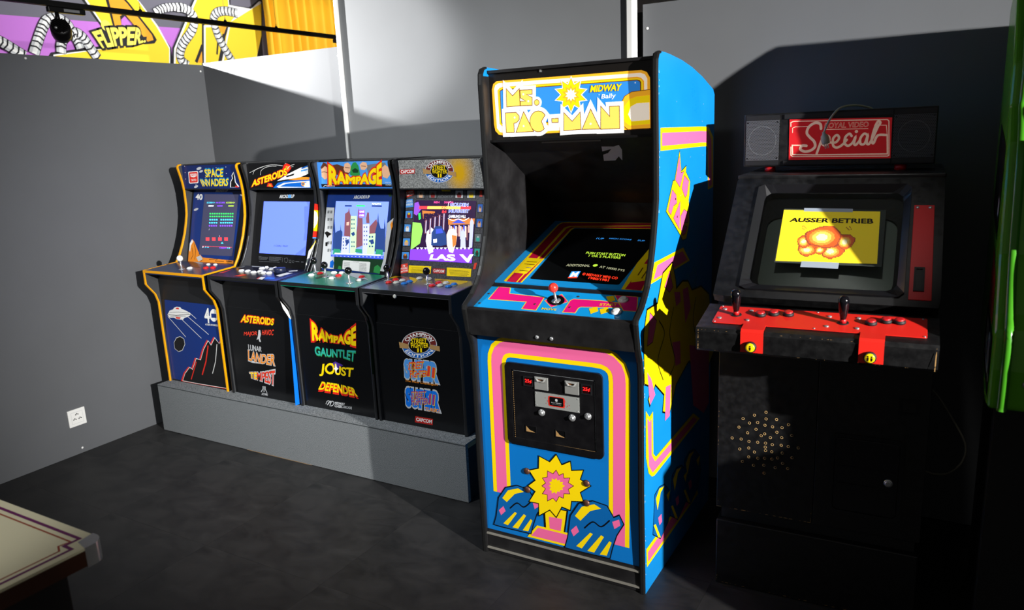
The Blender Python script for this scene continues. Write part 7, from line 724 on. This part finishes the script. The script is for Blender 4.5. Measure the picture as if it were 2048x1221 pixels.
def chips(a, b, n, s0, s1):
    for _ in range(n):
        t = rng.random(); x = a[0]+(b[0]-a[0])*t; y = a[1]+(b[1]-a[1])*t; s = rng.uniform(s0, s1)
        dx, dy = (1, .25) if abs(b[0]-a[0]) > abs(b[1]-a[1]) else (.25, 1)
        chip.append(('P', 'tan', [(x-s*dx, y-s*dy*.5), (x+s*dx, y-s*dy*.3), (x+s*dx*.6, y+s*dy), (x-s*dx*.7, y+s*dy*.6)]))
chips((X0+.004, .2865), (.29, .2865), 26, .001, .006); chips((X0+.004, .288), (X0+.006, .31), 5, .001, .003); chips((.29, .288), (.2905, .32), 6, .001, .003); chips((X0+.003, .5), (X0+.003, .7), 9, .0007, .002)
print_on('paint_chips', P2, chip, lf, base=.0004)['kind'] = 'stuff'
chip = []; chips((X0+.006, .006), (X1-.01, .006), 22, .001, .006); chips((X0+.005, .008), (X0+.006, .03), 5, .001, .003)
print_on('paint_chips', Plane((0, -.002, 0), (1, 0, 0), (0, 0, 1)), chip, ry, base=.0004)['kind'] = 'stuff'
cd1 = frame_slab('coin_door_frame', P2, rrect(.338, .338, .541, .602, .022), rrect(.350, .350, .529, .590, .014), .0003, .0045, M_RMET, rf)
cd2 = slab('coin_door', P2, rrect(.352, .352, .527, .588, .013), .0003, .004, M_RMET, rf, .0012)
for (a, b), ln in (((.362, .4955), .157), ((.361, .4385), .11)): slab('door_ridge', P2, [(a, b), (a+ln, b), (a+ln, b+.004), (a, b+.004)], .0045, .0075, M_RMET, rf)
lathe('door_lock', [(.0125, 0), (.0125, .004), (.010, .0055), (.009, .0055), (.0085, .009), (.006, .0095)], M_STEEL, rf, P2.at(.5027, .4646, .0043), RF, 20)
frame_slab('switch_frame', P2, [(.517, .684), (.569, .684), (.569, .733), (.517, .733)], [(.524, .691), (.562, .691), (.562, .726), (.524, .726)], .0003, .003, M_RMET, rf)
# control shelf
cs = prism('control_shelf', [(-.272, .905), (-.286, .914), (-.2925, .966), (-.286, .9775), (-.121, 1.0085), (-.10, .985), (-.262, .950)], X0-.004, X1-.001, M_RB, ry, bevel=0)
rng = random.Random(9); chip = []; chips((X0, .972), (X1-.006, .972), 26, .0006, .0025); chips((X1-.008, .912), (X1-.007, .97), 26, .001, .006); chips((X0+.004, .915), (X0+.004, .97), 14, .0008, .004); chips((X0, .915), (X1, .915), 14, .0006, .002)
print_on('paint_chips', Plane((0, -.2935, 0), (1, 0, 0), (0, 0, 1)), chip, cs, base=.0008)['kind'] = 'stuff'
pl_ = slab('control_plate', PRC, rrect(.0265, .038, .568, .158, .006), .0002, .0026, M_RED, ry, .0008)
PCP = Plane(PRC.at(0, 0, .0026), PRC.u, PRC.v); QC = Vector((0, 0, 1)).rotation_difference(PRC.n).to_matrix()
M_GRIP = mat('black_grip', '#0d0c10', .12)
for u, v in ((.0833, .0986), (.3669, .0933)):
    j = lathe('joystick', [(.015, 0), (.015, .0012), (.011, .0015)], M_BLKM, ry, PCP.at(u, v), QC, 18)
    lathe('collar', [(.0085, .001), (.0085, .012), (.006, .013)], M_REDS, j, (0, 0, 0), None, 14)
    lathe('grip', [(.0075, .012), (.009, .02), (.0125, .042), (.0145, .058), (.0142, .068), (.010, .076), (.004, .079)], M_GRIP, j, (0, 0, 0), None, 20)
for u, v in ((.1491, .1058), (.1834, .1191), (.2225, .1215), (.4351, .1002), (.4709, .1192), (.5028, .1194)):
    b_ = lathe('button', [(.0155, 0), (.015, .005), (.0125, .0085), (.0115, .0088)], M_BLKM, ry, PCP.at(u, v), QC, 18)
    lathe('plunger', [(.0118, .004), (.0118, .011), (.010, .0125), (.004, .0118)], M_REDS, b_, (0, 0, 0), None, 18)
for u, v in ((.1194, .1334), (.042, .0695), (.044, .1335), (.1203, .0668), (.4029, .1303), (.3285, .0637), (.4036, .0641), (.3298, .1292)): lathe('bolt', [(.0062, 0), (.0058, .0015), (.003, .003)], M_STEEL, pl_, PCP.at(u, v), QC, 12)
for u, v in ((.0335, .1533), (.0335, .0445), (.297, .1520), (.2992, .045), (.5584, .152), (.5622, .044)): lathe('screw', [(.0032, 0), (.003, .001), (.0012, .0016)], M_STEEL, pl_, PCP.at(u, v), QC, 8)
for (x0, x1), txt in (((.1155, .1757), 1), ((.4138, .473), 2)):
    tb = prism('start_bracket', [(-.2945, .918), (-.2965, .918), (-.2968, .9755), (-.2905, .9825), (-.252, .9885), (-.252, .9865), (-.2895, .980), (-.2946, .975)], x0, x1, M_RED, ry)
    bb = lathe('start_button', [(.0158, 0), (.0158, .006), (.0135, .0095), (.0125, .009)], M_BLKM, tb, ((x0+x1)/2-.002, -.2962, .9345), RF, 20)
    lathe('start_lens', [(.0124, .006), (.0124, .0105), (.009, .0118), (.003, .012)], mat('yellow_lens', '#f6d40c', .25, emit=.12), tb, ((x0+x1)/2-.002, -.2962, .9345), RF, 20)
    PB2 = Plane(((x0+x1)/2-.002, -.2962-.0122, .9345), (1, 0, 0), (0, 0, 1))
    for dx in ((0,) if txt == 1 else (-.0045, .0045)): print_on('player_symbol', PB2, [('D', 'blk', (dx, .0042), .0022), ('P', 'blk', [(dx-.0028, .0015), (dx+.0028, .0015), (dx+.0018, -.0075), (dx-.0018, -.0075)])], tb, base=.0003)
# screen head
OUTR = rrect(.0665, .055, .508, .465, .010); INR = rrect(.0885, .086, .489, .4475, .028)
face_o = [(-.006, .028), (.597, .028), (.594, .500), (.582, .5125), (.006, .5125), (-.006, .500)]
def resample(poly, n):
    P = [Vector(p) for p in poly]; L = [0]
    for i in range(len(P)): L.append(L[-1]+(P[(i+1) % len(P)]-P[i]).length)
    out = []
    for k in range(n):
        s = L[-1]*k/n; i = max(j for j in range(len(P)) if L[j] <= s); f_ = (s-L[i])/max(1e-9, L[i+1]-L[i]); q = P[i].lerp(P[(i+1) % len(P)], f_); out.append((q.x, q.y))
    return out
def ring(poly, n, c=(.29, .26)):
    # sample a star-shaped outline at equal angles
    out = []
    for k in range(n):
        a = 2*pi*k/n; d = Vector((cos(a), sin(a))); best = None
        for i in range(len(poly)):
            p, q = Vector(poly[i])-Vector(c), Vector(poly[(i+1) % len(poly)])-Vector(c); e = q-p; den = d.x*e.y-d.y*e.x
            if abs(den) < 1e-12: continue
            t = (p.x*e.y-p.y*e.x)/den; s = (p.x*d.y-p.y*d.x)/den
            if t > 0 and -1e-6 <= s <= 1+1e-6 and (best is None or t > best): best = t
        out.append((c[0]+d.x*best, c[1]+d.y*best))
    return out
NR = 96
frame_slab('screen_face', PRS, ring(face_o, NR), ring(OUTR, NR), -.03, .003, M_RB, ry)
frame_slab('screen_moulding', PRS, ring(OUTR, NR), ring(INR, NR), -.045, .010, M_RMET, ry, hin=-.012)
box('top_panel', (X0, X1, .235, D, 1.352, 1.366), M_RB, ry, .004)
crt = rrect(.098, .092, .482, .380, .030)
V, F = [], []; N1, N2 = 22, 18
for i in range(N1+1):
    for j in range(N2+1):
        u = .080+.412*i/N1; v = .078+.378*j/N2; b = .022*(1-((i/N1-.5)*2)**2)*(1-((j/N2-.5)*2)**2)**.8 if 0 < i < N1 and 0 < j < N2 else 0
        V.append(PRS.at(u, v, -.060+b))
for i in range(N1):
    for j in range(N2): F.append((i*(N2+1)+j, (i+1)*(N2+1)+j, (i+1)*(N2+1)+j+1, i*(N2+1)+j+1))
mesh_obj('picture_tube', V, F, mat('tube_glass_grey', '#5f6862', .38), ry, smooth=True)
frame_slab('tube_surround', PRS, ring(rrect(.078, .076, .496, .458, .02), NR), ring(rrect(.104, .096, .478, .374, .035), NR), -.055, -.036, mat('tube_surround_black', '#050505', .8), ry, hin=-.046)
def glass_pane():
    m = bpy.data.materials.new('clear_pane'); m.use_nodes = True; nt = m.node_tree; nt.nodes.clear()
    o = nt.nodes.new('ShaderNodeOutputMaterial'); tr = nt.nodes.new('ShaderNodeBsdfTransparent'); gl = nt.nodes.new('ShaderNodeBsdfGlossy'); gl.inputs['Roughness'].default_value = .02
    fr_ = nt.nodes.new('ShaderNodeFresnel'); fr_.inputs[0].default_value = 1.45; mx = nt.nodes.new('ShaderNodeMixShader'); tr.inputs[0].default_value = (.93, .95, .94, 1)
    nt.links.new(fr_.outputs[0], mx.inputs[0]); nt.links.new(tr.outputs[0], mx.inputs[1]); nt.links.new(gl.outputs[0], mx.inputs[2]); nt.links.new(mx.outputs[0], o.inputs[0]); return m
M_PANE = glass_pane()
gp = slab('glass_pane', PRS, INR, -.0125, -.0115, M_PANE, ry)
rp = slab('side_plate', PRS, [(.519, .050), (.575, .050), (.570, .385), (.5175, .385)], .003, .006, M_REDS, ry, .0008)
PR6 = Plane(PRS.at(0, 0, .006), PRS.u, PRS.v)
frame_slab('slot_frame', PR6, [(.529, .077), (.556, .077), (.555, .158), (.529, .158)], [(.534, .083), (.551, .083), (.550, .152), (.534, .152)], 0, .004, M_BLKM, rp)
print_on('slot', PR6, [('P', 'blk', [(.533, .082), (.552, .082), (.551, .153), (.533, .153)])], rp)
QS = Vector((0, 0, 1)).rotation_difference(PRS.n).to_matrix()
for u in (.527, .5593): lathe('bolt', [(.005, 0), (.0045, .0015), (.002, .0025)], M_STEEL, rp, PR6.at(u, .3755), QS, 10)
# header
HD = thing('speaker_header', 'black speaker box with a red sign, on two red pegs over the black cabinet', 'speaker box', (-.618, 2.36, 0), RAD(2.5))
bev(box('case', (-.020, .566, .392, .52, 1.384, 1.562), M_RB, HD), .003)
for x in (.065, .47): lathe('peg', [(.018, 1.366), (.018, 1.384)], M_REDS, HD, (x, .42, 0), None, 18)
def grille(base, hole, name, metal):
    m = bpy.data.materials.new(name); m.use_nodes = True; nt = m.node_tree; b = nt.nodes['Principled BSDF']; b.inputs['Metallic'].default_value = metal; b.inputs['Roughness'].default_value = .45
    tc = nt.nodes.new('ShaderNodeTexCoord'); sp_ = nt.nodes.new('ShaderNodeSeparateXYZ'); nt.links.new(tc.outputs['Object'], sp_.inputs[0])
    def mth(op, a, b_=None):
        n = nt.nodes.new('ShaderNodeMath'); n.operation = op
        for i, s in enumerate((a, b_)):
            if s is None: continue
            if isinstance(s, (int, float)): n.inputs[i].default_value = s
            else: nt.links.new(s, n.inputs[i])
        return n.outputs[0]
    P_ = .0052
    def dots(ox, oz):
        fx = mth('SUBTRACT', mth('FRACT', mth('ADD', mth('DIVIDE', sp_.outputs[0], P_), ox)), .5); fz = mth('SUBTRACT', mth('FRACT', mth('ADD', mth('DIVIDE', sp_.outputs[2], P_*1.732), oz)), .5)
        return mth('LESS_THAN', mth('ADD', mth('POWER', fx, 2), mth('MULTIPLY', mth('POWER', fz, 2), 3)), .085)
    fac = mth('MAXIMUM', dots(0, 0), dots(.5, .5))
    mx = nt.nodes.new('ShaderNodeMix'); mx.data_type = 'RGBA'; mx.inputs[6].default_value = (*lin(base), 1); mx.inputs[7].default_value = (*lin(hole), 1); nt.links.new(fac, mx.inputs[0]); nt.links.new(mx.outputs[2], b.inputs['Base Color'])
    MATS[name] = m; return m
M_GR = grille('#55565a', '#0a0a0a', 'perforated_grille', .2)
PH = Plane((0, .392, 0), (1, 0, 0), (0, 0, 1))
for x0, x1 in ((-.013, .096), (.4435, .562)):
    g_ = slab('speaker_grille', PH, [(x0, 1.406), (x1, 1.406), (x1, 1.540), (x0, 1.540)], .0002, .003, M_GR, HD)
    for z0, z1 in ((1.390, 1.4055), (1.5405, 1.556)): slab('grille_bar', PH, [(x0, z0), (x1, z0), (x1, z1), (x0, z1)], .0002, .004, mat('dark_trim', '#2c2c2e', .35, metal=.4), HD)
    cx = (x0+x1)/2; P3 = Plane(PH.at(0, 0, .003), PH.u, PH.v)
    print_on('cone_ring', P3, [('S', 'mgry', .0012, [(cx+.045*cos(2*pi*k/40), 1.472+.048*sin(2*pi*k/40)) for k in range(40)], 1, 0)], g_, base=.0008)
    for sx in (x0+.006, x1-.006):
        for z in (1.413, 1.533): lathe('screw', [(.0028, 0), (.002, .0012)], M_BLK, g_, P3.at(sx, z), RF, 8)
sg = slab('sign_plate', PH, [(.130, 1.4055), (.440, 1.4045), (.4375, 1.532), (.128, 1.5395)], .0002, .003, mat('red_sign_added_glow', '#c01a20', .4, emit=.22), HD)  # emission added so the sign reads brighter in the shade
for z0, z1 in ((1.390, 1.403), (1.5415, 1.556)): slab('sign_bar', PH, [(.112, z0), (.44, z0), (.44, z1), (.112, z1)], .0002, .006, MATS['dark_trim'], HD)
for n, ops in ART['royal_header']: print_on(n, Plane(PH.at(0, 0, .003), PH.u, PH.v), ops, sg, glow=.25)  # lettering brightened by the same added glow
# out-of-order notice taped on the pane
sn = thing('paper_notice', 'yellow paper notice with an explosion picture taped over the dark screen', 'notice', (-.618, 2.36, 0), RAD(2.5))
sv = slab('plastic_sleeve', PRS, [(.1515, .1700), (.4455, .1682), (.4440, .3790), (.1535, .3815)], -.0112, -.0107, mat('sleeve_film', '#3a3f3c', .1), sn)
sh = slab('paper_sheet', PRS, [(.1545, .1755), (.4335, .1778), (.4285, .3725), (.1535, .3760)], -.0106, -.0102, mat('yellow_paper', '#ffe31c', .7), sn)
PN = Plane(PRS.at(0, 0, -.0102), PRS.u, PRS.v)
for n, ops in ART['royal_sign']: print_on(n, PN, ops, sh)
CELL = {}
for cx, cy, rx, ry_ in ((12, 29, 11, 7.5), (37, 30, 12.5, 8.5), (25, 29, 6, 5), (7, 19, 7.5, 8), (50, 18, 9, 9), (27, 13, 19, 13.5)):
    for i in range(64):
        for j in range(40):
            d = (((i-cx)/rx)**2+((j-cy)/ry_)**2)*(1+.16*sin(3*math.atan2(j-cy, i-cx)+cx)+.07*sin(7*math.atan2(j-cy, i-cx)))
            if d < 1:
                e = ((i-cx+rx*.12)/rx)**2+((j-cy-ry_*.05)/ry_)**2
                CELL[(i, j)] = 'px_brn' if d > .84 else 'px_red' if e > .5 else 'px_org' if e > .28 else 'px_yel' if e > .1 else 'px_cream'
for i, j in ((3, 0), (4, 0), (3, 1), (5, 1), (6, 2), (3, 3), (7, 3), (4, 4), (5, 4)): CELL[(i, j)] = 'px_org'
for i, j in ((50, 2), (52, 0), (53, 1), (51, 3), (54, 3), (49, 1), (52, 4)): CELL[(i, j)] = 'px_brn'
C0u, C0v, CU, CV = .2085, .3140, .00268, .00315
print_on('explosion_print', PN, [('P', c, [(C0u+i*CU, C0v-j*CV), (C0u+(i+1)*CU, C0v-j*CV), (C0u+(i+1)*CU, C0v-(j+1)*CV), (C0u+i*CU, C0v-(j+1)*CV)]) for (i, j), c in CELL.items()], sh)
M_TAPE = mat('clear_tape', '#9aa4b0', .2)
slab('tape_strip', PRS, [(.2130, .3705), (.353, .3690), (.353, .3825), (.2130, .3840)], -.0101, -.0099, M_TAPE, sn)
slab('tape_strip', PRS, [(.228, .1560), (.332, .1550), (.333, .1765), (.229, .1775)], -.0101, -.0099, M_TAPE, sn)
# cords
M_CORD = mat('grey_cord', '#b9b4a4', .5)
pcd = thing('power_cord', 'beige power cord with a plug draped over the speaker header', 'power cord', (-.618, 2.36, 0), RAD(2.5))
pts = [(.40, .545, 1.40), (.392, .542, 1.50), (.378, .53, 1.555), (.350, .50, 1.571), (.318, .44, 1.576), (.285, .395, 1.570), (.264, .372, 1.548), (.250, .366, 1.522), (.243, .366, 1.502), (.240, .367, 1.494)]
tube('cable', pts, .0034, M_CORD, pcd)
pgq = Matrix.Rotation(RAD(-14), 3, 'Y') @ Matrix.Rotation(pi, 3, 'X')
pg = lathe('plug', [(.004, -.004), (.006, .004), (.0115, .010), (.0135, .022), (.0125, .034), (.010, .037)], M_CORD, pcd, (.239, .368, 1.492), pgq, 14)
for dx in (-.005, .0, .005): box('prong', (dx-.0012, dx+.0012, -.002, .002, .036, .052), M_STEEL, pg)
pc2 = thing('power_cord', 'thin grey cable looping out behind the black cabinet', 'power cord', (-.008, 2.95, 0))
tube('cable', [(-.018, -.22, .66), (.01, -.23, .63), (.055, -.24, .56), (.09, -.24, .49), (.085, -.24, .43), (.05, -.24, .385), (.012, -.235, .372), (-.016, -.23, .374)], .0036, mat('cable_dim', '#8a8678', .5), pc2)
# ================================================================ green cabinet at the right
gm = mat('green_gloss_shell', '#5fb024', .22); gmd = mat('green_gloss_dark', '#3f8a1c', .25)
gc = thing('arcade_cabinet', 'tall glossy green arcade machine standing right of the black cabinet', 'arcade cabinet', (.10, 2.30, 0))
GP = [(-.20, .83), (-.205, .93), (-.20, 1.02), (-.16, 1.06), (-.06, 1.19), (-.002, 1.35), (.05, 1.46), (.148, 1.55), (.155, 1.66), (.30, 1.82), (.40, 1.90), (.42, 1.908), (.68, 1.85), (.68, .82), (.10, .80), (-.08, .80)]
sb = prism('shell', GP, 0, .15, gm, gc); bev(sb, .012, 3)
prism('front_shade_body', [(y-(.075 if k < 11 else 0), z+(.035 if k < 11 else 0)) for k, (y, z) in enumerate(GP)], .151, .70, gmd, gc, bevel=.008)  # unseen forward bulk, shaped to keep light off the green shell
box('foot', (.03, .68, .0, .66, 0, .80), M_BLKM, gc)  # foot widened to stop light passing under the shell
tube('corner_tube', [(.03, y-.006, z) for y, z in GP[:11]], .011, gmd, gc, 10)
PG = Plane((-.0005, 0, 0), (0, -1, 0), (0, 0, 1))
print_on('panel_print', PG, [('P', 'blk', [(-.25, .85), (.17, .85), (.17, 1.0), (-.25, 1.0)]), ('P', 'redd', [(-.2, 1.01), (.1, 1.01), (.04, 1.12), (-.2, 1.18)]), ('P', 'blk', [(-.5, 1.25), (-.1, 1.2), (-.1, 1.45), (-.5, 1.5)]), '^', ('T', 'lgry', 'RS.', [(-.15, .98), (.15, .98)], [(-.15, .88), (.15, .88)], .02, ()), ('P', 'lgry', [(-.2, 1.26), (-.14, 1.26), (-.14, 1.30), (-.2, 1.31)])], gc)
print_on('band_print', Plane((0, -.03, 1.27), (1, 0, 0), (0, .055, .16)), [('P', 'blu2', [(.05, -.05), (.40, -.05), (.40, .06), (.05, .06)])], gc, base=.004)
GS = Plane((0, -.135, 1.225), (1, 0, 0), (0, .110, .270))
frame_slab('screen_frame', GS, [(.17, .012), (.68, .012), (.68, .285), (.17, .285)], [(.20, .032), (.65, .032), (.65, .268), (.20, .268)], .0005, .030, M_RMET, gc)
slab('screen_glass', GS, [(.20, .032), (.65, .032), (.65, .268), (.20, .268)], .0005, .022, mat('dark_screen_glass', '#0a0c0d', .08), gc)
GK = Plane((0, -.235, 1.095), (1, 0, 0), (0, .10, .13))
slab('control_plate', GK, [(.17, .008), (.68, .008), (.68, .150), (.17, .150)], .0005, .006, M_BLKM, gc)
for u in (.26, .34, .50, .58): lathe('button', BT, M_BR if u < .4 else M_BB, gc, GK.at(u, .08, .006), Vector((0, 0, 1)).rotation_difference(GK.n).to_matrix(), 16)
slab('marquee', Plane((0, .08, 1.695), (1, 0, 0), (0, .145, .16)), [(.17, .02), (.68, .02), (.68, .19), (.17, .19)], .0005, .006, mat('dark_green_marquee', '#1d4a14', .3), gc)
lathe('bolt', [(.009, 0), (.008, .003), (.003, .005)], M_STEEL, gc, (.075, -.204, .90), RF, 12)
# unseen dark machine shape added right of the green one to cast shade
shade_blocker = thing('arcade_cabinet', 'unseen black machine shape added beyond the green machine to cast shade', 'arcade cabinet', (.85, 1.62, 0))
prism('body', [(0, 0), (0, .93), (.15, .95), (.15, 1.17), (.35, 1.20), (.55, 1.60), (1.0, 1.60), (1.0, 0)], 0, .7, M_RB, shade_blocker, bevel=.006)
for sx in (-.006, .7): prism('side_panel', [(-.005, .03), (-.005, .935), (.145, .955), (.145, 1.175), (.345, 1.205), (.545, 1.59), (1.0, 1.59), (1.0, .03)], sx, sx+.006, M_EDGE, shade_blocker)
slab('screen_glass', Plane((0, .35, 1.20), (1, 0, 0), (0, .2, .4)), [(.08, .05), (.62, .05), (.62, .38), (.08, .38)], .0005, .004, M_RMET, shade_blocker)
# ================================================================ cocktail table in the foreground
ct = thing('cocktail_table', 'cream topped cocktail game table with a purple border line and chrome corner', 'table', (-1.93, .50, 0))
TX, TY, TZ = .445, .314, .75
PT = Plane((0, 0, TZ), (1, 0, 0), (0, 1, 0))
slab('wood_rim', PT, rrect(-TX, -TY, TX, TY, .030, 6), -.040, -.006, mat('brown_veneer', '#43220f', .4, noise=.3, scale=18), ct)
tt = slab('top', PT, rrect(-TX+.001, -TY+.001, TX-.001, TY-.001, .030, 6), -.0058, 0, mat('cream_laminate', '#eae3bf', .3), ct)
a, b = TX-.035, TY-.045
for m_, wd, o in ((mat('purple_line', '#6d1a5c', .4), .0075, 0), (mat('rust_line', '#a0482c', .4), .004, .016)):
    print_on('border_line', PT, [('S', m_, wd, [(-.40+o, .291-o), (.397-o*.3, .289-o), (.396-o*.6, .257-o*.4), (.424-o, .256-o), (.421-o, -.28+o), (-.40+o, -.28+o)], 1, 0)], tt)
for sx in (-1, 1):
    for sy in (-1, 1):
        c = (sx*(TX-.030), sy*(TY-.030)); P = [(c[0]+sx*.0315*cos(RAD(q_)), c[1]+sy*.0315*sin(RAD(q_))) for q_ in range(0, 91, 10)]
        P = [(P[0][0], P[0][1]-sy*.014)]+P+[(P[-1][0]-sx*.014, P[-1][1])]
        V = [(x, y, z) for z in (TZ-.043, TZ+.0012) for x, y in P]+[(c[0]-sx*.006, c[1]-sy*.006, TZ+.0012)]; n = len(P)
        F = [(i, i+1, n+i+1, n+i) for i in range(n-1)]+[(n+i, n+i+1, 2*n) for i in range(n-1)]
        cc = mesh_obj('chrome_corner', V, F, MATS['chrome'], ct, smooth=False); cc.modifiers.new('t', 'SOLIDIFY').thickness = .0015
box('body', (-TX+.07, TX-.07, -TY+.05, TY-.05, .04, TZ-.040), M_BLKM, ct, .004)
box('base', (-TX+.05, TX-.05, -TY+.03, TY-.03, 0, .04), M_BLK, ct, .004)
